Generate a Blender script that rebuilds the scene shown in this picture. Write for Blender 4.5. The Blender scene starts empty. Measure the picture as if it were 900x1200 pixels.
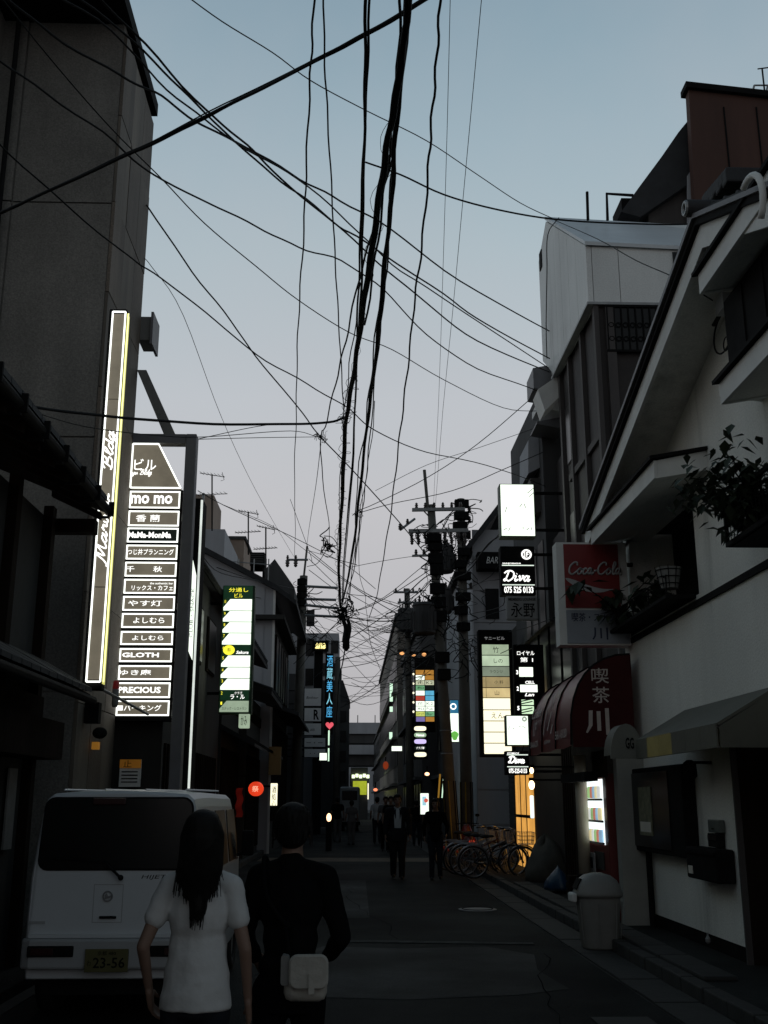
import bpy, math, random
from mathutils import Vector, Matrix
random.seed(7)
R = math.radians
scene = bpy.context.scene
C = scene.collection

# ---------------------------------------------------------------- camera
FP = 1250.0                       # focal length in pixels of a 900 px wide picture
EYE = Vector((0, 0, 1.65)); PITCH = R(15.13); YAW = R(1.77)
cd = bpy.data.cameras.new('camera'); cam = bpy.data.objects.new('camera', cd); C.objects.link(cam)
cam.location = EYE; cam.rotation_euler = (R(90) + PITCH, 0, -YAW)
cd.sensor_fit = 'HORIZONTAL'; cd.sensor_width = 36; cd.lens = 36 * FP / 900
cd.clip_start = 0.1; cd.clip_end = 3000
scene.camera = cam

# ---------------------------------------------------------------- dusk sky
W = bpy.data.worlds.new('World'); scene.world = W; W.use_nodes = True
nt = W.node_tree; nt.nodes.clear()
wo = nt.nodes.new('ShaderNodeOutputWorld'); bg = nt.nodes.new('ShaderNodeBackground')
sky = nt.nodes.new('ShaderNodeTexSky'); sky.sky_type = 'NISHITA'; sky.sun_disc = False
sky.sun_elevation = R(2.0); sky.sun_rotation = R(200); sky.dust_density = 2.0; sky.ozone_density = 2.0
tc = nt.nodes.new('ShaderNodeTexCoord'); sep = nt.nodes.new('ShaderNodeSeparateXYZ')
ramp = nt.nodes.new('ShaderNodeValToRGB')
els = ramp.color_ramp.elements
els[0].position = 0.0; els[0].color = (.43, .425, .43, 1)
els[1].position = 1.0; els[1].color = (.035, .06, .09, 1)
for p, c in ((.10, (.46, .448, .465)), (.26, (.515, .512, .532)), (.36, (.49, .522, .555)), (.48, (.385, .475, .52)), (.56, (.315, .415, .475)), (.66, (.225, .325, .395)), (.80, (.08, .125, .17))):
    e = els.new(p); e.color = (*c, 1)
mixn = nt.nodes.new('ShaderNodeMix'); mixn.data_type = 'RGBA'; mixn.inputs[0].default_value = 0.94
sk2 = nt.nodes.new('ShaderNodeVectorMath'); sk2.operation = 'SCALE'; sk2.inputs['Scale'].default_value = 0.08
nz = nt.nodes.new('ShaderNodeTexNoise'); nz.inputs['Scale'].default_value = 2.2; nz.inputs['Detail'].default_value = 3
nm = nt.nodes.new('ShaderNodeMath'); nm.operation = 'MULTIPLY_ADD'; nm.inputs[1].default_value = 0.05; nm.inputs[2].default_value = -0.025
na = nt.nodes.new('ShaderNodeMath'); na.operation = 'ADD'
L = nt.links.new
L(tc.outputs['Generated'], sep.inputs[0]); L(tc.outputs['Generated'], nz.inputs['Vector'])
L(nz.outputs['Fac'], nm.inputs[0]); L(sep.outputs['Z'], na.inputs[0]); L(nm.outputs[0], na.inputs[1])
L(na.outputs[0], ramp.inputs[0]); L(sky.outputs[0], sk2.inputs[0])
cn = nt.nodes.new('ShaderNodeTexNoise'); cn.inputs['Scale'].default_value = 1.7; cn.inputs['Detail'].default_value = 5; cn.inputs['Roughness'].default_value = .6
L(tc.outputs['Generated'], cn.inputs['Vector'])
cr = nt.nodes.new('ShaderNodeMapRange'); cr.inputs['From Min'].default_value = .48; cr.inputs['From Max'].default_value = .75; cr.inputs['To Max'].default_value = .32
L(cn.outputs['Fac'], cr.inputs['Value'])
cm = nt.nodes.new('ShaderNodeMix'); cm.data_type = 'RGBA'; cm.inputs[7].default_value = (.47, .46, .49, 1)
L(cr.outputs[0], cm.inputs[0]); L(ramp.outputs[0], cm.inputs[6])
L(sk2.outputs[0], mixn.inputs[6]); L(cm.outputs[2], mixn.inputs[7])
# the sky away from the afterglow is darker
mr = nt.nodes.new('ShaderNodeMapRange'); mr.interpolation_type = 'SMOOTHSTEP'
mr.inputs['From Min'].default_value = -.9; mr.inputs['From Max'].default_value = .45; mr.inputs['To Min'].default_value = .5; mr.inputs['To Max'].default_value = 1.0
vm = nt.nodes.new('ShaderNodeVectorMath'); vm.operation = 'SCALE'
L(sep.outputs['Y'], mr.inputs['Value']); L(mixn.outputs[2], vm.inputs[0]); L(mr.outputs[0], vm.inputs['Scale'])
L(vm.outputs[0], bg.inputs[0]); L(bg.outputs[0], wo.inputs[0]); bg.inputs[1].default_value = 1.12

# a very weak, very soft sun already at the horizon behind the left roofs
sd = bpy.data.lights.new('sun', 'SUN'); sd.energy = 0.02; sd.angle = R(30); sd.color = (1, .86, .74)
so = bpy.data.objects.new('sun', sd); C.objects.link(so); so.rotation_euler = (R(60), 0, R(-20))

vs = scene.view_settings
vs.view_transform = 'Standard'; vs.look = 'None'; vs.exposure = 0.0; vs.gamma = 1.0
scene.cycles.max_bounces = 5; scene.cycles.diffuse_bounces = 3

# ---------------------------------------------------------------- pixel -> place
_cp, _sp, _cy, _sy = math.cos(PITCH), math.sin(PITCH), math.cos(YAW), math.sin(YAW)
RV = Vector((_cy, -_sy, 0)); FV = Vector((_sy * _cp, _cy * _cp, _sp)); UV = RV.cross(FV)
def ray(px, py): return RV * ((px - 450) / FP) + FV + UV * ((600 - py) / FP)
def aY(px, py, Y):
    d = ray(px, py); return EYE + d * (Y / d.y)
def aX(px, py, X):
    d = ray(px, py); return EYE + d * (X / d.x)
def aZ(px, py, Z):
    d = ray(px, py); return EYE + d * ((Z - EYE.z) / d.z)

# ---------------------------------------------------------------- materials
MATS = {}
def mat(name, col, rough=.8, var=.18, scale=3.0, bump=.15, metal=0.0, em=None, es=0.0, bscale=None, spec=.5, streak=False, dirt=None):
    if name in MATS: return MATS[name]
    m = bpy.data.materials.new(name); m.use_nodes = True; t = m.node_tree; N = t.nodes; b = N['Principled BSDF']
    b.inputs['Roughness'].default_value = rough; b.inputs['Metallic'].default_value = metal
    b.inputs['Specular IOR Level'].default_value = spec
    co = N.new('ShaderNodeTexCoord')
    src = co.outputs['Object']
    if streak:
        mp = N.new('ShaderNodeMapping'); mp.inputs['Scale'].default_value = (1, 1, .12)
        t.links.new(src, mp.inputs[0]); src2 = mp.outputs[0]
    else: src2 = src
    n1 = N.new('ShaderNodeTexNoise'); n1.inputs['Scale'].default_value = scale; n1.inputs['Detail'].default_value = 8; n1.inputs['Roughness'].default_value = .65
    t.links.new(src2, n1.inputs['Vector'])
    r = N.new('ShaderNodeValToRGB')
    r.color_ramp.elements[0].position = .3; r.color_ramp.elements[1].position = .7
    lo = [c * (1 - var) for c in col]; hi = [min(1, c * (1 + var)) for c in col]
    if dirt: lo = list(dirt)
    r.color_ramp.elements[0].color = (*lo, 1); r.color_ramp.elements[1].color = (*hi, 1)
    if dirt:
        e = r.color_ramp.elements.new(.45); e.color = (*[c * (1 - var * .4) for c in col], 1)
    t.links.new(n1.outputs['Fac'], r.inputs[0]); t.links.new(r.outputs[0], b.inputs['Base Color'])
    if bump:
        n2 = N.new('ShaderNodeTexNoise'); n2.inputs['Scale'].default_value = bscale or scale * 9; n2.inputs['Detail'].default_value = 6
        t.links.new(src, n2.inputs['Vector'])
        bm = N.new('ShaderNodeBump'); bm.inputs['Strength'].default_value = bump; bm.inputs['Distance'].default_value = .02
        t.links.new(n2.outputs['Fac'], bm.inputs['Height']); t.links.new(bm.outputs[0], b.inputs['Normal'])
    if em:
        b.inputs['Emission Strength'].default_value = es
        if es < 1.2:
            r3 = N.new('ShaderNodeValToRGB'); r3.color_ramp.elements[0].position = .3; r3.color_ramp.elements[1].position = .7
            r3.color_ramp.elements[0].color = (*[c * .72 for c in em], 1); r3.color_ramp.elements[1].color = (*[c * 1.2 for c in em], 1)
            t.links.new(n1.outputs['Fac'], r3.inputs[0]); t.links.new(r3.outputs[0], b.inputs['Emission Color'])
        else: b.inputs['Emission Color'].default_value = (*em, 1)
    MATS[name] = m
    return m
def E(name, col, s, base=None): return mat(name, base or [c * .6 for c in col], .4, .08, 2.0, 0, em=col, es=s)

M_ASPH = mat('asphalt', (.0185, .020, .019), .85, .35, .8, .9, bscale=55, spec=.15)
def grain(m, scale=140, amt=.55, big=.35):
    t = m.node_tree; N = t.nodes; b = N['Principled BSDF']; lk = b.inputs['Base Color'].links[0]; src = lk.from_socket
    co = [n for n in N if n.type == 'TEX_COORD'][0]
    n = N.new('ShaderNodeTexNoise'); n.inputs['Scale'].default_value = scale; n.inputs['Detail'].default_value = 3; t.links.new(co.outputs['Object'], n.inputs['Vector'])
    v = N.new('ShaderNodeTexNoise'); v.inputs['Scale'].default_value = .35; v.inputs['Detail'].default_value = 4; t.links.new(co.outputs['Object'], v.inputs['Vector'])
    a = N.new('ShaderNodeMapRange'); a.inputs['From Min'].default_value = .3; a.inputs['From Max'].default_value = .7; a.inputs['To Min'].default_value = 1-amt; a.inputs['To Max'].default_value = 1+amt
    t.links.new(n.outputs['Fac'], a.inputs['Value'])
    c = N.new('ShaderNodeMapRange'); c.inputs['From Min'].default_value = .35; c.inputs['From Max'].default_value = .65; c.inputs['To Min'].default_value = 1-big; c.inputs['To Max'].default_value = 1+big
    t.links.new(v.outputs['Fac'], c.inputs['Value'])
    mm = N.new('ShaderNodeMath'); mm.operation = 'MULTIPLY'; t.links.new(a.outputs[0], mm.inputs[0]); t.links.new(c.outputs[0], mm.inputs[1])
    x = N.new('ShaderNodeVectorMath'); x.operation = 'SCALE'; t.links.new(src, x.inputs[0]); t.links.new(mm.outputs[0], x.inputs['Scale']); t.links.new(x.outputs[0], b.inputs['Base Color'])
    return m
grain(M_ASPH, 140, .55, .75)
M_GROUND = mat('ground_soil', (.05, .05, .048), .9, .3, .5, .3)
M_CONC = mat('concrete', (.20, .20, .19), .85, .22, 1.3, .3, bscale=30, streak=True)
M_CONCD = mat('grey_cement_render', (.165, .158, .142), .9, .25, .9, .35, bscale=40, streak=True)
M_TILEB = mat('brown_stone_cladding', (.14, .115, .09), .75, .45, 1.1, .3, bscale=18, streak=True)
M_KERB = mat('kerb_granite', (.032, .032, .030), .85, .3, 3, .3)
M_WHITE = mat('white_stucco', (.78, .78, .73), .9, .10, .8, .35, bscale=45, streak=True, dirt=(.36, .37, .34))
M_WHITET = mat('white_trim', (.74, .75, .72), .7, .12, 2, .1)
M_SIDING = mat('pale_metal_siding', (.72, .74, .72), .6, .10, .9, .15, streak=True, dirt=(.42, .43, .41))
M_ROOFM = mat('pale_metal_roof', (.6, .63, .64), .45, .12, .8, .05)
M_TILE = mat('dark_roof_tile', (.022, .023, .025), .75, .3, 3, .2)
M_BLACK = mat('black_metal', (.012, .012, .012), .75, .3, 4, .1, spec=.05)
M_DARK = mat('dark_wood', (.018, .013, .010), .9, .4, 2, .4, streak=True, spec=.05)
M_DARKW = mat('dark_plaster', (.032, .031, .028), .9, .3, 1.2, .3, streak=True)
M_OCHRE = mat('ochre_plaster', (.26, .18, .075), .9, .3, 1.2, .3, streak=True)
M_BROWN = mat('brown_building_tile', (.026, .021, .019), .7, .3, 2, .3)
M_BROWNC = mat('grey_brown_column', (.065, .058, .055), .75, .25, 2, .2, streak=True)
M_RED = mat('red_brown_cladding', (.075, .034, .024), .8, .25, .9, .2, streak=True)
M_GLASSD = mat('dark_window_glass', (.010, .011, .012), .3, .1, 2, 0, spec=.25)
M_GALV = mat('galvanised_steel', (.30, .31, .31), .5, .2, 3, .1, metal=.5)
M_POSTG = mat('grey_painted_steel', (.17, .17, .18), .55, .15, 3, .1)
M_CABLE = mat('cable_rubber', (.010, .011, .011), .7, .2, 8, 0, spec=.2)
M_POLE = mat('pole_concrete', (.12, .115, .10), .85, .25, 2, .25)
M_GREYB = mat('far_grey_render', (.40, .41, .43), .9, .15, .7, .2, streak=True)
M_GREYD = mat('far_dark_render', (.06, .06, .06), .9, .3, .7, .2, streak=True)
M_TAN = mat('tan_render', (.32, .25, .20), .9, .15, .7, .2, streak=True)
M_REDF = mat('red_awning_canvas', (.17, .016, .016), .30, .15, 3, .1, spec=.6)
M_CREAM = mat('cream_print', (.7, .66, .58), .7, .1, 3, 0)
M_CANV = mat('grey_green_awning_canvas', (.10, .10, .078), .6, .15, 3, .15)
M_LEAF = mat('leaf_green', (.020, .032, .014), .6, .5, 6, .1)
M_SKIN = mat('skin', (.20, .125, .09), .6, .08, 5, .05)
M_HAIR = mat('black_hair', (.008, .007, .006), .6, .4, 30, .3, spec=.15)
E_WHITE = E('lit_white_acrylic', (.90, 1.0, .86), 1.35)
E_WARMW = E('lit_warm_white_acrylic', (1.0, .94, .68), 1.3)
E_TUBE = E('neon_tube_white', (.95, .98, .92), 1.9)
E_YEL = E('yellow_side_light', (.75, .72, .18), .9)
E_BROWNF = E('dim_backlit_brown', (.15, .132, .098), .95)
E_LET = E('lit_letter_white', (1, 1, .96), 1.5)
E_ORANGE = E('orange_doorway_light', (1.0, .48, .10), .75)
grain(M_CONCD, 45, .22, .3); grain(M_TILEB, 60, .35, .3); grain(M_WHITE, 50, .10, .12); grain(M_SIDING, 40, .08, .12)
E_LAMP = E('warm_lamp', (1.0, .75, .45), 4.0)

# ---------------------------------------------------------------- mesh builder
WL = {}
def wl(o): return WL.get(o.name, Vector((0, 0, 0))) if o else Vector((0, 0, 0))
class MB:
    def __init__(s): s.v = []; s.f = []; s.sm = False
    def add(s, vs, fs):
        n = len(s.v); s.v += [Vector(v) for v in vs]; s.f += [tuple(i + n for i in f) for f in fs]; return s
    def box(s, x0, x1, y0, y1, z0, z1):
        if x0 > x1: x0, x1 = x1, x0
        if y0 > y1: y0, y1 = y1, y0
        if z0 > z1: z0, z1 = z1, z0
        return s.add([(x0,y0,z0),(x1,y0,z0),(x1,y1,z0),(x0,y1,z0),(x0,y0,z1),(x1,y0,z1),(x1,y1,z1),(x0,y1,z1)],
              [(0,3,2,1),(4,5,6,7),(0,1,5,4),(1,2,6,5),(2,3,7,6),(3,0,4,7)])
    def bbox(s, x0, x1, y0, y1, z0, z1, b=.02):
        """box with chamfered edges"""
        if x0 > x1: x0, x1 = x1, x0
        if y0 > y1: y0, y1 = y1, y0
        if z0 > z1: z0, z1 = z1, z0
        b = min(b, (x1-x0)*.4, (y1-y0)*.4, (z1-z0)*.4)
        import bmesh
        m = bmesh.new()
        vs = [m.verts.new(v) for v in [(x0,y0,z0),(x1,y0,z0),(x1,y1,z0),(x0,y1,z0),(x0,y0,z1),(x1,y0,z1),(x1,y1,z1),(x0,y1,z1)]]
        for f in [(0,3,2,1),(4,5,6,7),(0,1,5,4),(1,2,6,5),(2,3,7,6),(3,0,4,7)]: m.faces.new([vs[i] for i in f])
        bmesh.ops.bevel(m, geom=m.edges[:], offset=b, segments=2, affect='EDGES', profile=.5)
        m.verts.index_update()
        s.add([v.co.copy() for v in m.verts], [tuple(v.index for v in f.verts) for f in m.faces]); m.free(); return s
    def prism(s, poly, d):
        """poly: list of 3d points, extruded by vector d"""
        n = len(poly); d = Vector(d); P = [Vector(p) for p in poly]
        return s.add(P + [p + d for p in P], [tuple(range(n))[::-1], tuple(range(n, 2*n))] + [(i, (i+1) % n, n+(i+1) % n, n+i) for i in range(n)])
    def yz(s, poly, x0, x1): return s.prism([(x0, y, z) for y, z in poly], (x1-x0, 0, 0))
    def xz(s, poly, y0, y1): return s.prism([(x, y0, z) for x, z in poly], (0, y1-y0, 0))
    def xy(s, poly, z0, z1): return s.prism([(x, y, z0) for x, y in poly], (0, 0, z1-z0))
    def tube(s, pts, r, n=6, cap=True):
        pts = [Vector(p) for p in pts]; m = len(pts)
        rr = r if isinstance(r, (list, tuple)) else [r] * m
        up = Vector((0, 0, 1)); rings = []
        prev = None
        for i, p in enumerate(pts):
            t = (pts[min(i+1, m-1)] - pts[max(i-1, 0)])
            if t.length < 1e-9: t = Vector((0, 0, 1))
            t.normalize()
            if prev is None:
                a = t.cross(up)
                if a.length < .1: a = t.cross(Vector((1, 0, 0)))
            else: a = prev - t * prev.dot(t)
            if a.length < 1e-6: a = t.cross(Vector((1, 0, 0)))
            a.normalize(); prev = a; b = t.cross(a)
            rings.append([p + (a * math.cos(2*math.pi*k/n) + b * math.sin(2*math.pi*k/n)) * rr[i] for k in range(n)])
        fs = []
        for i in range(m-1):
            for k in range(n): fs.append((i*n+k, i*n+(k+1) % n, (i+1)*n+(k+1) % n, (i+1)*n+k))
        if cap: fs += [tuple(range(n))[::-1], tuple(range((m-1)*n, m*n))]
        return s.add([v for rg in rings for v in rg], fs)
    def lathe(s, c, prof, n=16, sx=1, sy=1):
        c = Vector(c); vs = []; fs = []; m = len(prof)
        for r, z in prof:
            for k in range(n): vs.append(c + Vector((r*sx*math.cos(2*math.pi*k/n), r*sy*math.sin(2*math.pi*k/n), z)))
        for i in range(m-1):
            for k in range(n): fs.append((i*n+k, i*n+(k+1) % n, (i+1)*n+(k+1) % n, (i+1)*n+k))
        fs += [tuple(range(n))[::-1], tuple(range((m-1)*n, m*n))]
        return s.add(vs, fs)
    def sphere(s, c, r, n=12, m=8):
        c = Vector(c); r = Vector(r) if not isinstance(r, (int, float)) else Vector((r, r, r))
        vs = [c + Vector((0, 0, -r.z))]; fs = []
        for i in range(1, m):
            a = -math.pi/2 + math.pi*i/m
            for k in range(n): vs.append(c + Vector((r.x*math.cos(a)*math.cos(2*math.pi*k/n), r.y*math.cos(a)*math.sin(2*math.pi*k/n), r.z*math.sin(a))))
        vs.append(c + Vector((0, 0, r.z))); top = len(vs) - 1
        for k in range(n): fs.append((0, 1+(k+1) % n, 1+k)); fs.append((top, 1+(m-2)*n+k, 1+(m-2)*n+(k+1) % n))
        for i in range(m-2):
            for k in range(n): fs.append((1+i*n+k, 1+i*n+(k+1) % n, 1+(i+1)*n+(k+1) % n, 1+(i+1)*n+k))
        return s.add(vs, fs)
    def torus(s, c, R_, r, ax='x', n=20, m=6):
        pts = []
        for k in range(n+1):
            a = 2*math.pi*k/n; u, v = R_*math.cos(a), R_*math.sin(a)
            pts.append(Vector(c) + (Vector((0, u, v)) if ax == 'x' else Vector((u, 0, v)) if ax == 'y' else Vector((u, v, 0))))
        # explicit frames
        rings = []
        A = {'x': Vector((1,0,0)), 'y': Vector((0,1,0)), 'z': Vector((0,0,1))}[ax]
        for k in range(n):
            o = (pts[k] - Vector(c)).normalized()
            rings.append([pts[k] + (o*math.cos(2*math.pi*j/m) + A*math.sin(2*math.pi*j/m))*r for j in range(m)])
        fs = [(k*m+j, k*m+(j+1) % m, ((k+1) % n)*m+(j+1) % m, ((k+1) % n)*m+j) for k in range(n) for j in range(m)]
        return s.add([v for g in rings for v in g], fs)
    def build(s, name, material, parent=None, smooth=False, kind=None, label=None, cat=None, group=None):
        me = bpy.data.meshes.new(name); off = wl(parent)
        base = Vector((0, 0, 0))
        if parent is None and s.v and kind is None:
            xs = [v.x for v in s.v]; ys = [v.y for v in s.v]; zs = [v.z for v in s.v]
            base = Vector(((min(xs)+max(xs))/2, (min(ys)+max(ys))/2, min(zs)))
        me.from_pydata([tuple(v - off - base) for v in s.v], [], s.f); me.update()
        import bmesh
        b = bmesh.new(); b.from_mesh(me); bmesh.ops.recalc_face_normals(b, faces=b.faces[:]); b.to_mesh(me); b.free()
        if smooth:
            for p in me.polygons: p.use_smooth = True
        me.materials.append(material)
        o = bpy.data.objects.new(name, me); C.objects.link(o)
        if parent: o.parent = parent; WL[o.name] = off.copy()
        else: o.location = base; WL[o.name] = base
        tag(o, label, cat, group, kind)
        return o
def tag(o, label=None, cat=None, group=None, kind=None):
    if label: o['label'] = label
    if cat: o['category'] = cat
    if group: o['group'] = group
    if kind: o['kind'] = kind
    return o
def empty(name, loc, label, cat, group=None):
    o = bpy.data.objects.new(name, None); C.objects.link(o); o.location = loc; o.empty_display_size = .2
    WL[o.name] = Vector(loc); return tag(o, label, cat, group)
def copy_tree(o, parent=None, loc=None, label=None, rz=None, first=True, scale=None):
    c = o.copy(); C.objects.link(c)
    if parent: c.parent = parent
    if first:
        if loc is not None: c.location = loc
        if rz is not None: c.rotation_euler = (0, 0, rz)
        if label: c['label'] = label
        if scale: c.scale = scale
    for ch in [x for x in o.children]: copy_tree(ch, c, first=False)
    return c
def instance(o, off, rot=None):
    """share the mesh of part o, moved by off"""
    c = o.copy(); C.objects.link(c); c.location = o.location + Vector(off)
    if rot: c.rotation_euler = rot
    WL[c.name] = wl(o); return c

# ---------------------------------------------------------------- lettering
def text(s, x0, x1, z0, z1, y, m, parent, shear=0.0, name='lettering', rot=0, bold=.0, xface=None, keep=False):
    """text filling the rectangle, on a face turned to -Y at depth y (or to -X / +X at x = xface with x0..x1 meaning y)"""
    cu = bpy.data.curves.new(name, 'FONT'); cu.body = s; cu.resolution_u = 2; cu.extrude = 0.0; cu.offset = bold; cu.shear = shear
    if any(ord(ch) > 0x2fff for ch in s): cu.offset = min(bold, .006)
    cu.align_x = 'CENTER' if '\n' in s else 'LEFT'
    o = bpy.data.objects.new(name, cu); C.objects.link(o)
    dg = bpy.context.evaluated_depsgraph_get(); me = bpy.data.meshes.new_from_object(o.evaluated_get(dg))
    bpy.data.objects.remove(o); bpy.data.curves.remove(cu)
    if not me.vertices: return None
    P = [v.co.copy() for v in me.vertices]
    if rot: P = [Vector((-p.y, p.x, 0)) if rot == 90 else Vector((p.y, -p.x, 0)) for p in P]
    ax, bx = min(p.x for p in P), max(p.x for p in P); ay, by = min(p.y for p in P), max(p.y for p in P)
    sx = (x1-x0)/max(1e-6, bx-ax); sy = (z1-z0)/max(1e-6, by-ay)
    cx = cz = 0
    if keep:
        k = min(sx, sy); cx = ((x1-x0) - k*(bx-ax))/2; cz = ((z1-z0) - k*(by-ay))/2; sx = sy = k
    off = wl(parent); out = []
    for p in P:
        u = x0 + cx + (p.x-ax)*sx; w = z0 + cz + (p.y-ay)*sy
        out.append(Vector((u, y, w)) if xface is None else Vector((xface, u, w)))
    for v, p in zip(me.vertices, out): v.co = p - off
    # give the letters a little thickness
    import bmesh
    b = bmesh.new(); b.from_mesh(me); 
    bmesh.ops.recalc_face_normals(b, faces=b.faces[:]); b.to_mesh(me); b.free()
    me.materials.clear(); me.materials.append(m); me.update()
    o = bpy.data.objects.new(name, me); C.objects.link(o); o.parent = parent; WL[o.name] = off.copy()
    return o
def spline(P, k=6):
    P = [Vector(p) for p in P]
    if len(P) < 3: return P
    out = []
    Q = [P[0]*2-P[1]] + P + [P[-1]*2-P[-2]]
    for i in range(1, len(Q)-2):
        for j in range(k):
            t = j/k; a, b, c, d = Q[i-1], Q[i], Q[i+1], Q[i+2]
            out.append(.5*((2*b) + (c-a)*t + (2*a-5*b+4*c-d)*t*t + (3*b-a-3*c+d)*t**3))
    out.append(P[-1]); return out
SCR = {
 'D': (.95, [[(.3,.9),(.22,.5),(.1,.06),(-.02,.12),(.1,.22),(.42,.03),(.78,.32),(.8,.75),(.5,.98),(.12,.93),(-.08,.75)]]),
 'i': (.33, [[(0,.42),(.07,.5),(.02,.12),(.12,.02),(.3,.18)], [(.1,.68),(.12,.7)]]),
 'v': (.5, [[(0,.4),(.08,.5),(.12,.05),(.36,.36),(.3,.5),(.48,.46)]]),
 'a': (.55, [[(.36,.42),(.16,.5),(0,.25),(.1,.02),(.3,.2),(.4,.5),(.33,.1),(.42,.02),(.55,.18)]]),
 'o': (.5, [[(.22,.5),(0,.25),(.15,0),(.4,.2),(.3,.48),(.18,.42),(.5,.42)]]),
 'l': (.33, [[(0,.2),(.3,.8),(.2,1),(.08,.7),(.08,.1),(.2,.02),(.33,.18)]]),
 'C': (.8, [[(.78,.72),(.72,.95),(.45,.95),(.1,.6),(.1,.15),(.4,0),(.8,.28)]]),
 'c': (.42, [[(.36,.4),(.2,.5),(0,.25),(.12,0),(.42,.18)]]),
 '-': (.3, [[(0,.28),(.26,.32)]]), ' ': (.35, []), '.': (.15, [[(.0,.0),(.02,.03)]]),
 'M': (1.0, [[(-.15,-.1),(-.05,-.15),(.1,.2),(.22,.95),(.3,.95),(.35,.1),(.65,.9),(.7,.9),(.72,.1),(.85,.03),(1.0,.2)]]),
 'r': (.42, [[(0,.3),(.1,.56),(.12,.42),(.28,.45),(.25,.1),(.42,.12)]]),
 'u': (.5, [[(0,.45),(.02,.1),(.15,.02),(.32,.45),(.32,.1),(.5,.15)]]),
 'y': (.48, [[(0,.45),(.03,.15),(.15,.1),(.32,.48),(.28,-.2),(.1,-.35),(.0,-.2),(.48,.15)]]),
 'B': (.75, [[(.25,.9),(.12,.05)], [(-.08,.72),(.1,.98),(.52,.95),(.5,.65),(.2,.52),(.62,.4),(.55,.05),(.2,0),(-.02,.12)]]),
 'd': (.52, [[(.35,.4),(.15,.5),(0,.22),(.12,0),(.32,.2),(.42,1),(.38,.1),(.52,.12)]]),
 'g': (.48, [[(.35,.4),(.15,.5),(0,.25),(.12,.03),(.33,.3),(.38,.5),(.3,-.25),(.1,-.35),(.05,-.15),(.48,.15)]]),
}
def script(s, O, U, V, size, r, m, parent, name='lettering', slant=.25):
    """hand-script lettering as thin tubes; O origin, U text direction, V up direction"""
    mb = MB(); x = 0; U = Vector(U); V = Vector(V); O = Vector(O)
    for ch in s:
        w, st = SCR[ch]
        for q in st:
            P = [O + U*((x + a + b*slant)*size) + V*(b*size) for a, b in [(p.x, p.y) for p in spline([Vector((a, b, 0)) for a, b in q], 4)]]
            mb.tube(P, r, 5)
        x += w + .02
    return mb.build(name, m, parent, smooth=True)

# ================================================================ SETTING
g = MB(); g.add([(-900,-60,-.02),(900,-60,-.02),(900,2000,-.02),(-900,2000,-.02)], [(0,1,2,3)]); g.build('ground', M_GROUND, kind='structure')
rd = MB(); n = 60
g = MB(); g.add([(-2.75,-12,0),(2.55,-12,0),(2.55,170,0),(-2.75,170,0)], [(0,1,2,3)]); road = g.build('road', M_ASPH, kind='structure')
M_PATCH = grain(mat('asphalt_sheen_patch', (.040, .042, .041), .8, .4, 1.2, .8, bscale=60, spec=.2), 120, .5, .8)  # patch asphalt, its tone lightened to paint the sheen of the road centre
M_PAINT = mat('worn_white_paint', (.07, .073, .07), .9, .5, 6, .3, dirt=(.02, .021, .02), spec=.1)
M_GLOWBAND = mat('painted_warm_glow', (.11, .07, .03), .8, .5, 3, .3, dirt=(.035, .032, .026))  # orange tone stands in for warm lamplight on the road
def sheet(poly, z, name, m): 
    g = MB(); g.add([(x, y, z) for x, y in poly], [tuple(range(len(poly)))]); return g.build(name, m, road)
sheet([(-.75,9.9),(-.3,10.05),(.5,9.9),(1.5,10.1),(2.0,10.4),(1.9,11.5),(2.05,12.6),(1.6,13.3),(.6,13.15),(-.3,13.4),(-.6,12.4),(-.5,11.2)], .004, 'asphalt_sheen_patch', M_PATCH)
sheet([(-1.4,16.5),(.3,16.5),(.35,24),(-1.35,24)], .004, 'asphalt_sheen_patch', M_PATCH)
sheet([(-.15,13.75),(2.2,13.45),(2.2,13.62),(-.15,13.95)], .008, 'painted_line', M_PAINT)
sheet([(-2.6,31.5),(2.5,31.1),(2.5,33.2),(-2.6,33.4)], .004, 'warm_glow_band', M_GLOWBAND)  # lamp glow across the far road, painted on as a coloured band
M_CRACK = mat('crack_dirt', (.009, .009, .009), 1, .2, 8, 0, spec=0)
rc = random.Random(21)
def crack(x, y, dx, dy, n, w=.004):
    mb = MB(); P = []
    for i in range(n): P.append((x, y)); x += dx+rc.gauss(0,.07); y += dy+rc.gauss(0,.07)
    vs = [(px_+s_*w*rc.uniform(.4,1.4), py_+s_*w*.5, .0095) for px_,py_ in P for s_ in (-1,1)]
    mb.add(vs, [(2*i,2*i+1,2*i+3,2*i+2) for i in range(n-1)]); mb.build('crack', M_CRACK, road)
for a_ in ((1.5,7.5,.03,.4,14),(.6,14,-.02,.5,18),(-.9,18,.02,.6,16)): crack(*a_)
sheet([(1.9,8.6),(2.35,8.6),(2.35,9.05),(1.9,9.05)], .0115, 'drain_cover', M_KERB)
mh = MB(); mh.lathe((2.0,17.6,.004), [(.30,0),(.30,.012),(.25,.016)], 20); mhc = mh.build('manhole_cover', M_POSTG, road)
mr = MB(); mr.torus((2.0,17.6,.018), .24, .012, 'z', 20, 4); mr.build('cover_ring', M_BLACK, mhc)
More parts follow.
